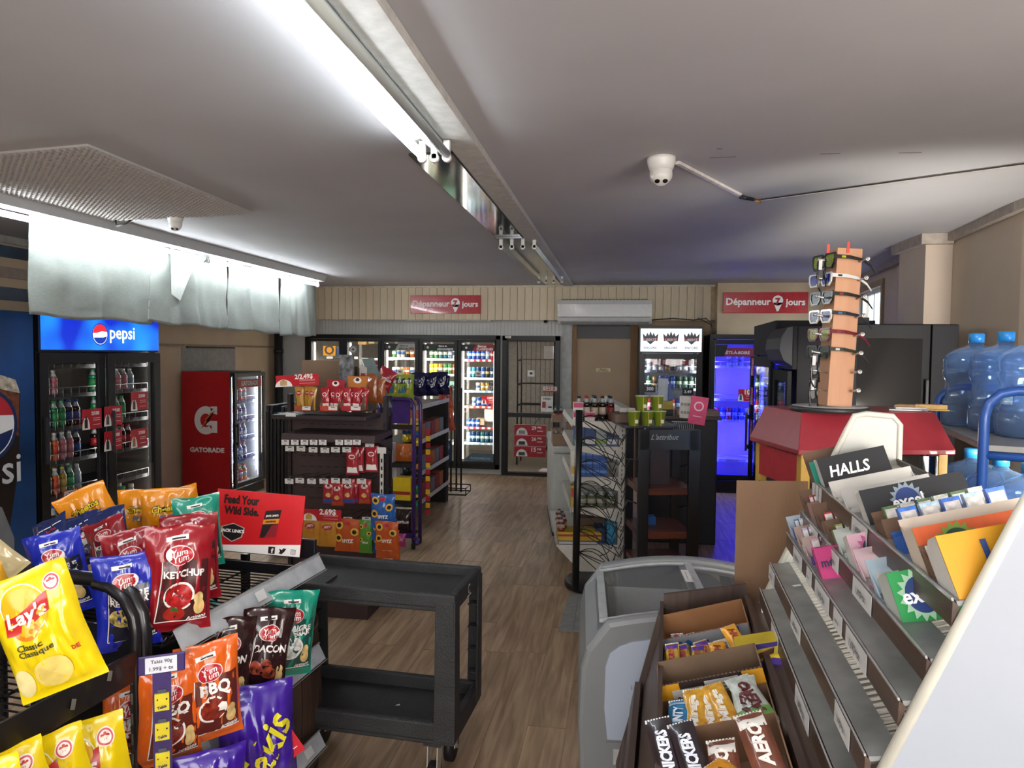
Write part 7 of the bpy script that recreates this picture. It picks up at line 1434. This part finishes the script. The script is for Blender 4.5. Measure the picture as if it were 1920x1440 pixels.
def e3(m, w, d, h):
    m.box(w*.0, w*.2, -.001, 0, 0, h, M('#d89a1c', .5)); m.box(w*.8, w, -.001, 0, 0, h, M('#d89a1c', .5)); m.box(w*.12, w*.42, -.002, -.001, h*.15, h*.8, M('#c8c6c2', .5)); m.box(w*.44, w*.76, -.002, -.001, h*.1, h*.92, M('#d2d0cc', .5))
    for i in range(7): m.box(w*.46, w*(.74-.05*(i % 3)), -.0026, -.002, h*(.16+.1*i), h*(.19+.1*i), M('#55524e', .5))
    m.text('30', w*.08, mBLK, face(w*.2, -.0026, h*.5))
b1t = bay_box(.10, .12, .055, .08, '#8e9298', '#8a5f3a', 'silver-fronted carton marked 30 at the far end of the bay', e1)
b2t = bay_box(.235, .19, .05, .03, '#7a5c42', '#806044', 'plain kraft carton of mixed small chocolate bars')
b3t = bay_box(.44, .10, .075, .09, '#2c1c18', '#705a46', 'yellow and brown carton with white nutrition labels', e3)
b4t = bay_box(.55, .2, .035, .045, '#7a5c42', '#7a5c44', 'kraft carton of blue, yellow and white chocolate bars')
b5t = bay_box(.76, .3, .05, .085, '#7a5c42', '#7d5e46', 'kraft carton nearest the camera with dark wrapped bars')
def bars(T, lst, grp):
    for (x, y, z, rz, rx, me, lab) in lst: tag(inst('chocolate_bar', me, T @ TR(x, y, z) @ Matrix.Rotation(R(rz), 4, 'Z') @ Matrix.Rotation(R(rx), 4, 'X')), lab, 'chocolate bar', grp)
cw_ = bar_me('#b8982c', 'CURLY', '#a8283a', .035, .07, .02, ('#4a2a8c', .7, .95)); oh = bar_me('#d89a2c', 'OH', '#8c2a20', .04, .07, .02); wt = bar_me('#d0ccc4', 'mini', '#5a4a40', .04, .06, .02)
sv = bar_me('#b4b0b0', 'mini', '#a8303c', .035, .045, .02)
bars(b1t, [(.03, .02, .02, -15, 30, sv, 'silver wrapped bar at the left of the silver-fronted carton'), (.075, .03, .01, 10, 30, sv, 'silver wrapped bar just visible in the middle of the silver carton')], 'small silver bars')
bars(b2t, [(.03, .03, .045, -8, 38, cw_, 'yellow and purple bar leftmost in the mixed carton'), (.06, .05, .03, 6, 38, cw_, 'yellow and purple bar second in the mixed carton'), (.088, .03, .03, -12, 34, cw_, 'low yellow and purple bar third in the mixed carton'), (.118, .05, .03, 14, 38, cw_, 'yellow and purple bar tilted right in the mixed carton'), (.165, .055, .03, 10, 38, wt, 'white patterned bar in the mixed carton'), (.2, .06, .05, 20, 38, oh, 'orange-yellow bar at the right of the mixed carton'), (.145, .03, .03, 0, 34, oh, 'orange bar sunk between the others in the mixed carton')], 'bars in the mixed carton')
bl_ = bar_me('#2c7aac', 'BOUNTY', '#d8e4ec', .05, .13, .022, ('#a8c4d4', .85, .97)); mi = bar_me('#d8a02c', 'Mirage', '#f0e8d8', .05, .14, .022, ('#c88a1c', .3, .4)); ae = bar_me('#b8c0b8', 'AERO', '#5a2024', .055, .14, .024, ('#6a9a4c', .08, .3)); 
bars(b4t @ TR(0, .0, 0), [(.03, .03, .02, -8, 20, bl_, 'blue and white chocolate bar leftmost in its carton'), (.072, .04, .022, -4, 22, mi, 'yellow mirage bar beside the blue one'), (.11, .04, .02, 4, 20, mi, 'yellow mirage bar, middle of the three'), (.145, .045, .024, 12, 22, mi, 'yellow mirage bar, right one of the three'), (.182, .05, .024, -2, 22, ae, 'white and green aero bar beside the yellow ones'), (.215, .055, .026, 18, 22, ae, 'white and green aero bar tilted at the right')], 'bars in the kraft carton')
sn = bar_me('#241a20', 'SNICKERS', '#d8dce8', .05, .15, .022, ('#8c2430', .15, .25)); ab = bar_me('#6a3c2c', 'AERO', '#e8e0d8', .055, .13, .024, ('#d8d4cc', .75, .98)); bm = bar_me('#c8861c', 'bar', '#5a2a14', .06, .1, .022)
bars(b5t, [(.03, .15, .04, 6, 35, sn, 'dark snickers bar leftmost in the nearest carton'), (.08, .13, .04, 10, 32, sn, 'dark snickers bar second in the nearest carton'), (.118, .11, .03, -4, 28, ab, 'brown and white bar low in the nearest carton'), (.16, .1, .04, 40, 25, bm, 'orange chocolate bar lying across the nearest carton'), (.2, .13, .05, 8, 35, ab, 'brown and white aero bar at the right of the nearest carton')], 'bars in the nearest carton')
m = MB().box(0, .1, 0, .07, 0, .055, M('#c2a828', .45)); m.poly([(0, 0), (.1, 0), (.1, .014), (.08, .02), (.065, .01), (.045, .02), (.03, .01), (0, .018)], M('#3c2878', .45), face(0, -.001, 0)); m.poly([(0, .04), (.1, .045), (.1, .055), (0, .055)], M('#3c2878', .45), face(0, -.001, 0)); m.slab([(.045, -.004, .018), (.085, -.004, .03), (.09, -.004, .044), (.05, -.004, .034)], (0, .003, 0), M('#4a2418', .4, n=.3, ns=90)); m.disc((.012, .03), .018, .015, M('#a8202c', .5), face(0, -.0015, 0), 16)
solo('chocolate_box', 'purple and yellow chocolate box wedged beside the rack', 'box', m, TGm @ TR(-.085, -.34, -.045, rz=R(-4), ry=R(-16)), bev=.002)
# ------------------------------------------------------------------ black chip racks on the left
RA = R(-5.5); TR2 = Matrix.Translation((-1.207, 1.769, 0)) @ Matrix.Rotation(RA, 4, 'Z'); mRK = M('#16161a', .3, coat=.2, n=.05); RL, RD = .79, .47
r2 = thing('chip_rack', 'black wire chip rack with clear sloping price channels', 'rack', TR2)
def wire_shelf(t, z, y0, y1, x0, x1, nm='wire_shelf'):
    m = MB(); n = int((y1-y0)/.028)
    for i in range(n+1): y = y0+(y1-y0)*i/n; m.tube([(x0, y, z), (x1-.02, y, z), (x1, y, z+.025)], .0028, mRK, 5)
    for x in (x0, (x0+x1)/2, x1-.02): m.bar((x, y0, z-.005), (x, y1, z-.005), .006, .006, mRK)
    return m.build(nm, t)
def channel(t, z, y0, y1, x, w=.06):
    m = MB()
    m.slab([(x-.002, y0, z+w*.56), (x+.006, y0, z+w*.6), (x+.006, y0, z+w*.56)], (0, y1-y0, 0), M('#8f9396', .25, coat=.5)); m.slab([(x+.031, y0, z-w*.48), (x+.037, y0, z-w*.42), (x+.037, y0, z-w*.48)], (0, y1-y0, 0), M('#8f9396', .25, coat=.5))
    m.slab([(x+.0, y0, z+w*.5), (x+.03, y0, z-w*.42), (x+.028, y0, z-w*.42), (x-.002, y0, z+w*.5)], (0, y1-y0, 0), M('#a9acb0', .22, coat=.4))
    return m.build('price_channel', t)
def clabel(ch, z, y, x=0, w=.06, ww=.05, h=.03):
    m = MB(); a = Vector((x+.0045, y, z+w*.5)); b = Vector((x+.0355, y, z-w*.45)); p = a.lerp(b, .2); q = a.lerp(b, .2+h/.06)
    m.slab([p, q, q+Vector((0, ww, 0)), p+Vector((0, ww, 0))], (.0008, 0, .0004), M('#c9c9c8', .5, n=.02)); m.build('price_label', ch)
for z, lab_ in ((.925, [(.36, .05)]), (.575, [(.06, .06), (.32, .055)]), (.23, [(.66, .05)])):
    wire_shelf(r2, z, .01, RL-.01, -RD, -.03); ch = channel(r2, z+.02, 0, RL, .0)
    for y, ww in lab_: clabel(ch, z+.02, y, 0, .06, ww)
for x, y in ((-.035, .0), (-.32, RL), (-RD, 0), (-RD, RL)): MB().box(x-.015, x+.015, y-.012, y+.012, 0, .90 if y < .1 else .95, mRK).build('post', r2, bev=.003)
MB().box(-RD, -.01, RL-.012, RL+.006, .955, 1.03, mRK).build('end_board', r2, bev=.003); MB().box(-RD, -.01, RL-.14, RL-.13, .93, .965, mRK).build('end_board', r2)
MB().box(-RD, -RD+.01, 0, RL, .2, 1.02, mRK).build('back_board', r2); MB().box(-RD, -.03, .0, RL, .06, .1, mRK).build('base', r2)
# rack 1, nearer, with the arched end frame
TR1 = TR2 @ TR(-.055, -.045, 0); r1 = thing('chip_rack', 'black chip rack with arched tube end frame nearest the camera at left', 'rack', TR1); RN = -1.25
def arch(y, x0=-.5, x1=0, zt_=1.115):
    pts = [(x1, y, 0), (x1, y, zt_-.13), (x1-.008, y, zt_-.08), (x1-.035, y, zt_-.035), (x1-.08, y, zt_-.008), (x1-.13, y, zt_)]+[(x0+.13, y, zt_), (x0+.08, y, zt_-.008), (x0+.035, y, zt_-.035), (x0+.008, y, zt_-.08), (x0, y, zt_-.13), (x0, y, 0)]
    return pts
for y in (0, RN):
    f_ = MB().tube(arch(y), .02, mRK, 12).build('end_frame', r1); MB().tube([(x, y-.032, z) for x, _, z in arch(y)[:6]], .014, mRK, 10).build('inner_tube', f_)
m = MB()
for i in range(14): m.box(-.003, .003, -.0475, -.046, .2+i*.055, .23+i*.055, M('#5a5a58', .5))
tag(m.build('slots', r1), kind='stuff')
for z0_, z1_ in ((.865, .95), (.44, .52)): MB().slab([(.0, -.03, z0_), (.006, -.03, z0_), (.012, -.03, z1_), (.004, -.03, z1_)], (0, RN+.05, 0), mRK).build('front_board', r1, bev=.002); wire_shelf(r1, z0_+.01, RN+.03, -.04, -.48, -.005)
m = MB()
for y, z in ((-.24, .9), (-.13, .92), (-.75, .9)): m.slab([(.0125, y, z-.012), (.0125, y-.012, z-.006), (.0125, y-.006, z+.018), (.0125, y+.006, z+.012)], (.001, 0, 0), M('#6c6a64', .6))
m.build('scuffs', r1)
MB().box(-.49, -.02, .0, .012, .86, .99, mRK).build('end_panel', r1); MB().box(-.5, -.49, RN, 0, .6, 1.06, mRK).build('back_board', r1)
MB().bar((-.5, -.02, 1.06), (-.46, .5, 1.06), .03, .02, M('#3a3832', .45)).build('top_rail', r1)

# ------------------------------------------------------------------ chip bags
def yum(title, panel, dish, size=.62, two=None, chip=True, rim='#e8e4de', bowl=True, tom=False):
    def d(mb, f, w, h):
        F = dict(f=f); pc = M(panel, .3, n=.05, coat=.4); wl = M('#e8e4e0', .35, n=0); rd = M('#b01c2a', .3, n=0, coat=.3)
        c = [(-w*.26, h*.69), (-w*.33, h*.12), (w*.44, h*.12), (w*.44, h*.69)]
        mb.poly([c[1], c[2], c[3], c[0]], pc, n=7, **F)
        for a, b in ((c[0], c[1]), (c[1], c[2])):
            dx, dy = b[0]-a[0], b[1]-a[1]; L = math.hypot(dx, dy); nx, ny = -dy/L*w*.008, dx/L*w*.008
            mb.poly([(a[0]-nx, a[1]-ny), (b[0]-nx, b[1]-ny), (b[0]+nx, b[1]+ny), (a[0]+nx, a[1]+ny)], wl, f=lambda x, y, z=0: f(x, y, .0012), n=6)
        mb.disc((0, h*.74, .0012), w*.21, h*.088, wl, n=22, f=f); mb.disc((0, h*.74, .0022), w*.195, h*.08, rd, n=22, f=f)
        mb.text('Yum', w*.25, wl, x=-.01*w, y=h*.765, z=.0032, rot=.12, f=f, shear=.15); mb.text('Yum', w*.25, wl, x=.01*w, y=h*.715, z=.0032, rot=.12, f=f, shear=.15)
        mb.text(title, w*size, wl, x=.06*w, y=h*(.60 if two else .575), z=.002, f=f, bold=.04)
        if two: mb.text(two, w*size, wl, x=.06*w, y=h*.545, z=.002, f=f, bold=.04)
        if bowl:
            mb.disc((.0, h*.37, .0014), w*.235, h*.135, M(rim, .35, n=0), n=24, f=f); mb.disc((.0, h*.37, .0024), w*.2, h*.115, M(dish, .3, n=.3, ns=70), n=24, f=f)
        else: mb.disc((-.08*w, h*.38, .0014), w*.22, h*.1, M(dish, .35, n=.5, ns=60), n=11, f=f); mb.disc((.1*w, h*.30, .0016), w*.14, h*.07, M(dish, .35, n=.5, ns=60), n=9, f=f)
        if tom: mb.disc((-.06*w, h*.2, .002), w*.16, h*.075, M('#a82820', .3, n=.1), n=18, f=f); mb.disc((-.06*w, h*.24, .003), w*.07, h*.025, M('#4a6a2a', .4, n=.2), n=5, f=f)
        for (x, y, a, b) in ((.30, .33, .075, .06), (.31, .25, .085, .075)): mb.disc((x*w, y*h, .0026), w*a, h*b, M('#d8b878', .45, n=.12, ns=40), n=16, f=f)
        mb.text('Artisans', w*.3, wl, x=w*.27, y=h*.15, z=.002, f=f, shear=.3, rot=.1)
        mb.poly([(-w*.2, h*.86), (w*.12, h*.88), (w*.12, h*.92), (-w*.2, h*.90)], wl, n=3, **F); mb.poly([(-w*.12, h*.875), (w*.08, h*.886), (w*.08, h*.9), (-w*.12, h*.89)], mBLK, f=lambda x, y, z=0: f(x, y, .0012), n=2)
    return d
def lays(mb, f, w, h):
    wl = M('#ece6d8', .35, n=0); rd = M('#b81c22', .3, n=0, coat=.3)
    mb.disc((-w*.08, h*.74, .0), w*.27, h*.2, wl, n=28, r0=.95, f=f); mb.disc((-w*.08, h*.72, .0008), w*.255, h*.19, M('#e0a818', .3, n=.06), n=24, f=f)
    mb.poly([(-w*.36, h*.60), (w*.2, h*.64), (w*.22, h*.78), (-w*.33, h*.74)], rd, f=lambda x, y, z=0: f(x, y+.012*math.sin(x/w*6), .0018), n=6)
    mb.text("Lay's", w*.5, wl, x=-.07*w, y=h*.685, z=.003, rot=.1, shear=.25, bold=.03, f=f); mb.disc((-w*.12, h*.575, .001), w*.15, h*.07, M('#d8781c', .3, n=.1), n=18, f=f)
    dk = M('#3a3a14', .4, n=0); mb.text('Classic', w*.3, dk, x=-.14*w, y=h*.46, z=.001, f=f); mb.text('Classique', w*.4, dk, x=-.10*w, y=h*.40, z=.001, f=f)
    mb.disc((w*.3, h*.86, .0005), w*.1, h*.065, wl, n=20, f=f); mb.disc((w*.3, h*.86, .0012), w*.088, h*.057, M('#c84858', .4, n=0), n=20, r0=.78, f=f); mb.text('*', w*.1, M('#c03040', .4, n=0), x=w*.3, y=h*.86, z=.0018, f=f, bold=.05)
    mb.disc((-.02*w, h*.2, .001), w*.22, h*.13, M('#dcc468', .4, n=.1, ns=20), n=22, f=f); mb.disc((-.38*w, h*.17, .001), w*.11, h*.12, M('#d8c88c', .4, n=.1, ns=20), n=18, f=f)
    mb.text('DE', w*.1, M('#b83a34', .4, n=0), x=w*.33, y=h*.33, z=.001, f=f, bold=.04)
def cheet(mb, f, w, h):
    mb.text('Cheetos', w*.6, mBLK, x=0, y=h*.72, z=.001, f=f, bold=.09, rot=.1, shear=.2); mb.text('Cheetos', w*.58, M('#e8c820', .35, n=0), x=0, y=h*.72, z=.0022, f=f, bold=.03, rot=.1, shear=.2)
    mb.text('PUFFS', w*.42, M('#5a6a80', .4, n=0), x=w*.08, y=h*.58, z=.001, f=f, bold=.05)
    for q in (.42, .38, .34): mb.poly([(-w*.3, h*q), (w*.1, h*q), (w*.1, h*(q+.02)), (-w*.3, h*(q+.02))], M('#a8641c', .4, n=0), f=f, n=3)
def ruff(mb, f, w, h):
    mb.poly([(-w*.3, h*.2), (w*.35, h*.3), (w*.3, h*.6), (-w*.35, h*.45)], M('#c8ccd4', .3, n=.08), f=f, n=5); mb.disc((0, h*.45, .0014), w*.22, h*.09, M('#b82838', .35, n=0), n=18, f=f); mb.text('Ruffles', w*.4, _wh, x=0, y=h*.45, z=.0026, f=f, bold=.03, rot=.1)
    mb.poly([(-w*.4, h*.7), (w*.4, h*.78), (w*.4, h*.8), (-w*.4, h*.72)], _wh, f=f, n=5); mb.text('bacon', w*.3, M('#b82838', .35, n=0), x=w*.1, y=h*.66, z=.001, f=f, bold=.03)
def takis(mb, f, w, h):
    mb.text('Takis', w*.95, M('#d8cc2a', .3, n=0), x=.03*w, y=h*.5, z=.001, f=f, bold=.02, rot=1.0, shear=.25, h=w*.42)
    for q in range(5): mb.poly([(-w*.42, h*(.3+.05*q)), (-w*.25, h*(.33+.05*q)), (-w*.25, h*(.345+.05*q)), (-w*.42, h*(.315+.05*q))], M('#8a7ab0', .4, n=0), f=f, n=2)
def beige(mb, f, w, h):
    mb.disc((0, h*.42, .001), w*.2, h*.06, M('#6a2a24', .4, n=0), n=16, f=f)
    for q in (.6, .7): mb.poly([(-w*.4, h*q), (w*.2, h*(q+.05)), (w*.2, h*(q+.065)), (-w*.4, h*(q+.015))], M('#6a2a24', .4, n=0), f=f, n=4)
def gold(mb, f, w, h):
    mb.disc((0, h*.5, .0008), w*.33, h*.2, mBLK, n=22, f=f); mb.disc((0, h*.5, .002), w*.2, h*.07, M('#d8a838', .35, n=0), n=14, r0=.6, f=f)
BG = {}
def B_(k, *a, **kw): BG[k] = a, kw
B_('ket', .182, .30, .09, '#8c1420', decals=yum('KETCHUP', '#43161a', '#a81c20', tom=True)); B_('nat', .182, .30, .09, '#1a2aa8', decals=yum('NATURE', '#14182e', '#c8a860', two='REGULAR', bowl=False))
B_('bbq', .182, .30, .09, '#d8601a', decals=yum('BBQ', '#5c231c', '#7a2418', size=.5)); B_('bac', .182, .30, .085, '#2c1416', decals=yum('BACON', '#2a1416', '#8c3a24', bowl=False))
B_('sal', .182, .30, .09, '#128a74', decals=yum('VINAIGRE', '#1c4a44', '#c8ccc8', two='VINEGAR')); B_('lay', .19, .31, .09, '#e0c410', decals=lays); B_('che', .22, .30, .09, '#dd8a10', decals=cheet)
B_('ruf', .2, .28, .07, '#16275c', decals=ruff); B_('tak', .2, .31, .10, '#3a1a8c', decals=takis); B_('bei', .2, .3, .07, '#b8a880', decals=beige); B_('gol', .19, .28, .07, '#d09a20', decals=gold)
B_('sev', .182, .30, .09, '#128a74', decals=yum('SEL', '#2c3434', '#c8ccc8', two='SEA'))
def put_bag(k, seed, px, pyt, pyb, D, roll, yaw, lab, pitch=0, sc=1., grp=None, wr=1.):
    (w, h, t, col), kw = BG[k]; me = bag(w, h, t, col, seed, key=(k, seed), r=.22, nu=26, nv=34, wr=wr, **kw)
    s = (pyb-pyt)*D/1331/h*sc; p = P(px, pyb, D=D)
    return tag(inst('chip_bag', me, Matrix.Translation(p) @ Matrix.Rotation(R(yaw), 4, 'Z') @ Matrix.Rotation(R(-roll), 4, 'Y') @ Matrix.Rotation(R(pitch), 4, 'X') @ Matrix.Scale(s, 4)), lab, 'chip bag', grp)
# top shelf
put_bag('bei', 1, 22, 965, 1085, 1.95, 40, 40, 'beige chip bag leaning right, left of the blue bags'); put_bag('bei', 2, -30, 975, 1090, 1.9, 30, 40, 'beige chip bag cut by the left edge of the photo')
put_bag('gol', 3, 8, 1050, 1150, 1.7, 22, 50, 'gold and black chip bag at the left edge on the near rack')
put_bag('ruf', 4, 108, 958, 1052, 2.35, 28, 20, 'navy and white chip bag at the left of the navy heap', -35); put_bag('ruf', 5, 160, 955, 1050, 2.36, 18, 25, 'navy and white chip bag second in the navy heap', -35); put_bag('ruf', 6, 212, 948, 1046, 2.38, 14, 30, 'navy and white chip bag third in the navy heap', -30)
put_bag('che', 7, 205, 905, 1030, 2.65, 24, 30, 'orange cheetos bag tilted at the left of the orange group'); put_bag('che', 8, 262, 918, 1040, 2.68, -4, 20, 'orange cheetos bag tucked second in the orange group'); put_bag('che', 9, 318, 914, 1040, 2.64, 2, 30, 'orange cheetos bag facing forward, middle of the orange group'); put_bag('che', 10, 348, 912, 1040, 2.72, 12, 35, 'orange cheetos bag at the right of the orange group')
put_bag('sev', 11, 378, 928, 1065, 2.5, 4, 38, 'teal salted chip bag behind the ketchup bags')
put_bag('ket', 12, 222, 968, 1090, 2.3, 20, 22, 'dark red ketchup chip bag lying at the back of the red group', -20); put_bag('ket', 13, 262, 990, 1150, 2.15, 6, 34, 'dark red ketchup chip bag between the blue bag and the front red one'); put_bag('ket', 15, 362, 962, 1128, 2.2, 2, 38, 'dark red ketchup chip bag second, beside the red sign')
put_bag('ket', 14, 330, 984, 1182, 2.02, -3, 38, 'dark red ketchup chip bag in front, nearest on the top shelf')
put_bag('nat', 16, 135, 992, 1150, 2.08, 12, 26, 'royal blue regular chip bag behind the yellow bag'); put_bag('nat', 17, 245, 1035, 1215, 1.97, 3, 36, 'royal blue NATURE REGULAR chip bag beside the arched frame')
put_bag('lay', 18, 126, 1052, 1290, 1.62, 17, 30, "yellow lay's classic chip bag standing in the near rack")
# middle shelf
put_bag('bac', 20, 408, 1158, 1330, 2.15, -8, 42, 'brown bacon chip bag tucked behind the orange bbq bag'); put_bag('bac', 21, 480, 1140, 1305, 2.25, -10, 42, 'brown BACON chip bag facing out on the middle shelf'); put_bag('sal', 22, 534, 1106, 1268, 2.42, -6, 40, 'teal VINEGAR chip bag at the far end of the middle shelf')
put_bag('bbq', 23, 318, 1240, 1430, 1.95, 0, 40, 'orange BBQ chip bag behind the purple clip strip'); put_bag('bbq', 24, 398, 1198, 1385, 2.02, 3, 42, 'orange BBQ chip bag facing out on the middle shelf')
put_bag('bbq', 25, 250, 1270, 1440, 2.2, 0, 30, 'orange BBQ chip bag seen between the rack posts'); put_bag('sal', 26, 440, 1082, 1180, 2.35, 60, 30, 'teal chip bag lying under the wire shelf', -20)
# bottom shelf
put_bag('tak', 27, 492, 1278, 1500, 2.15, 4, 42, 'purple takis bag on the bottom shelf of the chip rack'); put_bag('tak', 28, 395, 1400, 1600, 1.95, 0, 42, 'purple takis bag nearest the camera on the bottom shelf')
for i, (px, yt, D, ro) in enumerate(((66, 1385, 1.5, 14), (130, 1362, 1.62, 12), (196, 1340, 1.75, 10), (20, 1415, 1.4, 14))): put_bag('lay', 30+i, px, yt, yt+250, D, ro, 34, "yellow lay's chip bag on the lower near shelf, %s" % ['second from the left', 'middle one', 'at the arched post', 'leftmost'][i])
# purple clip strip
cs0 = P(303, 1246, D=1.83); TC_ = Matrix.Translation(cs0) @ Matrix.Rotation(R(30), 4, 'Z'); csx = thing('clip_strip', 'purple clip strip with a white takis price tag and yellow clips', 'strip', TC_)
mPP = M('#2c1a5c', .35, coat=.3); MB().box(-.055, .055, 0, .006, -.024, .026, mPP).build('header', csx, bev=.008); m = MB().box(-.038, .036, -.002, -.0, -.02, .021, M('#cfd2dc', .5, n=0)); m.text('Takis 90g', .05, M('#55555c', .5, n=0), face(0, -.003, .009)); m.text('1.99$ + tx', .056, M('#55555c', .5, n=0), face(0, -.003, -.009)); m.build('price_tag', csx)
MB().box(-.022, .022, .002, .006, -.36, -.02, mPP).build('strip', csx)
for i in range(4):
    z = -.075-i*.078; m = MB().box(-.017, .017, -.004, .002, z-.045, z, M('#d0c020', .35, coat=.3)); m.box(-.012, -.009, -.005, -.004, z-.017, z-.013, mBLK2).box(.009, .013, -.005, -.004, z-.017, z-.013, mBLK); m.text('Takis', .022, mPP, face(0, -.0052, z-.035), rot=.2, bold=.04); m.box(-.01, .01, -.002, .004, z, z+.01, M('#4a4a54', .4)); m.build('clip', csx, bev=.002)
p = P(478, 1478, D=2.12); red_card('price_card', 'red takis price card at the bottom of the chip rack', Matrix.Translation(p) @ Matrix.Rotation(R(35), 4, 'Z') @ Matrix.Rotation(R(-30), 4, 'Y'), '99$', .17, .12, leftpic=False, sub='TAKIS')
# red promotional board
s0_ = P(397, 1030, D=2.72); s1_ = P(558, 1049, D=2.70); s3_ = P(404, 918, D=2.74); SW = (s1_-s0_).length; SHh = (s3_-s0_).length*1.02; sa = math.atan2((s1_-s0_).y, (s1_-s0_).x)
TSg = Matrix.Translation(s0_) @ Matrix.Rotation(sa, 4, 'Z') @ Matrix.Rotation(R(3.5), 4, 'Y') @ Matrix.Rotation(R(-6), 4, 'X'); SW *= 1.02
m = MB(); rE = M('#c8141c', .4, n=.03); dkk = M('#241414', .4, n=0); m.box(0, SW, 0, .006, 0, SHh, rE); F_ = face(0, -.001, 0)
m.poly([(0, 0, 0), (SW, 0, 0), (SW, SHh*.2, 0), (0, SHh*.08, 0)], _wh, F_)
m.text('Feed Your', SW*.40, dkk, F_, x=SW*.29, y=SHh*.85, z=.001, bold=.05, h=SHh*.15); m.text('Wild Side.', SW*.40, dkk, F_, x=SW*.30, y=SHh*.67, z=.001, bold=.05, h=SHh*.14)
cx, cy = SW*.22, SHh*.33
for q, c in ((1.12, '#b8a8a4'), (1., '#1c1416')):
    m.poly([(cx-SW*.12*q, cy+SHh*.06*q, .001*q), (cx, cy+SHh*.12*q, .001*q), (cx+SW*.12*q, cy+SHh*.06*q, .001*q), (cx+SW*.1*q, cy-SHh*.08*q, .001*q), (cx, cy-SHh*.16*q, .001*q), (cx-SW*.1*q, cy-SHh*.08*q, .001*q)], M(c, .4, n=0), F_ @ TR(0, 0, (1.2-q)*.002))
m.text("JACK LINK'S", SW*.27, _wh, F_, x=cx, y=cy, z=.003, bold=.05, h=SHh*.07)
px0, py0 = SW*.64, SHh*.5; a = .14; pk_ = .62      # the snack pack printed on the board
def rp(x, y, z=.001):
    x *= pk_; y *= pk_
    return (px0+x*math.cos(a)+y*math.sin(a), py0-x*math.sin(a)*-1+y*math.cos(a), z)
m.poly([rp(-.05*1, -.085), rp(.05, -.085), rp(.05, .085), rp(-.05, .085)], M('#241618', .4, n=.1), F_); m.poly([rp(-.05, .0, .0015), rp(.05, .0, .0015), rp(.05, .03, .0015), rp(-.05, .03, .0015)], M('#d88a2c', .4, n=0), F_); m.poly([rp(-.02, -.085, .0015), rp(.05, -.085, .0015), rp(.05, .0, .0015), rp(.01, -.01, .0015)], M('#8c1c2a', .4, n=0), F_)
q = rp(0, .05); m.text("JACK LINK'S", .05, _wh, F_, x=q[0], y=q[1], z=.003, rot=a, bold=.05); q = rp(0, .015); m.text('ORIGINAL', .043, dkk, F_, x=q[0], y=q[1], z=.003, rot=a, bold=.04)
ix = SW*.68; iy = SHh*.075; m.poly([(ix-.013, iy-.013), (ix+.013, iy-.013), (ix+.013, iy+.013), (ix-.013, iy+.013)], dkk, F_ @ TR(0, 0, .001)); m.text('f', .009, _wh, F_, x=ix+.003, y=iy-.001, z=.002, bold=.06)
ix += .042; m.poly([(ix-.014, iy-.009), (ix-.002, iy-.012), (ix+.008, iy-.002), (ix+.015, iy+.01), (ix+.003, iy+.011), (ix-.002, iy+.004), (ix-.013, iy+.009), (ix-.009, iy-.003)], dkk, F_ @ TR(0, 0, .001))
ix += .042; m.disc((ix, iy, .001), .013, .013, dkk, F_, 4, r0=.8, a0=PI/4, a1=PI/4+2*PI); m.disc((ix, iy, .001), .005, .005, dkk, F_, 14, r0=.7)
solo('promotional_board', 'bright red board reading Feed Your Wild Side on the chip rack', 'sign', m, TSg)
# ------------------------------------------------------------------ plain wording for labels and groups
WORDS = [('black two-door drinks cooler with a glowing blue pepsi header', 'black two-door drinks cooler with a glowing blue header on the left wall'), ('tall dark blue pepsi machine', 'tall dark blue drink machine'),
         ('%s pepsi cooler door', ''), ('left pepsi cooler door', 'left door, drinks cooler'), ('right pepsi cooler door', 'right door, drinks cooler'), ('pepsi cooler', 'drinks cooler'),
         ('low cooler with a red GATORADE side panel', 'low cooler with a red side panel, big white G'), ('banner reading PEPSI', 'banner with pale lettering'), ('three crowns reading ENCORE', 'three crowns'), ('ENCORE fridge', 'crown fridge'),
         ('lime green doritos bag', 'lime green tortilla chip bag'), ('red doritos bag', 'red tortilla chip bag'), ('black doritos bag', 'black tortilla chip bag'), ('doritos bags', 'lime green bags'), ('orange cheetos bag', 'orange cheese puff bag'),
         ("yellow lay's classic chip bag", 'large yellow classic chip bag'), ("yellow lay's chip bag", 'yellow chip bag'), ('white takis price tag', 'white price tag'), ('red takis price card', 'red price card'), ('purple takis bag', 'purple chip bag'),
         ('white HALLS lettering', 'bold white lettering'), ('the HALLS box', 'the black box'), ('gum box reading excel with', 'gum box with'), ('green excel gum box', 'bright green gum box'), ('reading mentos ', ''), (' reading Juicy', ' with blue lettering'),
         ('yellow mirage bar', 'yellow bar'), ('white and green aero bar', 'white and green bar'), ('dark snickers bar', 'dark brown bar'), ('brown and white aero bar', 'brown and white bar'), ('green tic lettering', 'green lettering')]
for o in bpy.data.objects:
    for key in ('label', 'group'):
        if key in o:
            s = o[key]
            for a, b in WORDS: s = s.replace(a, b)
            o[key] = s
bpy.context.view_layer.update()
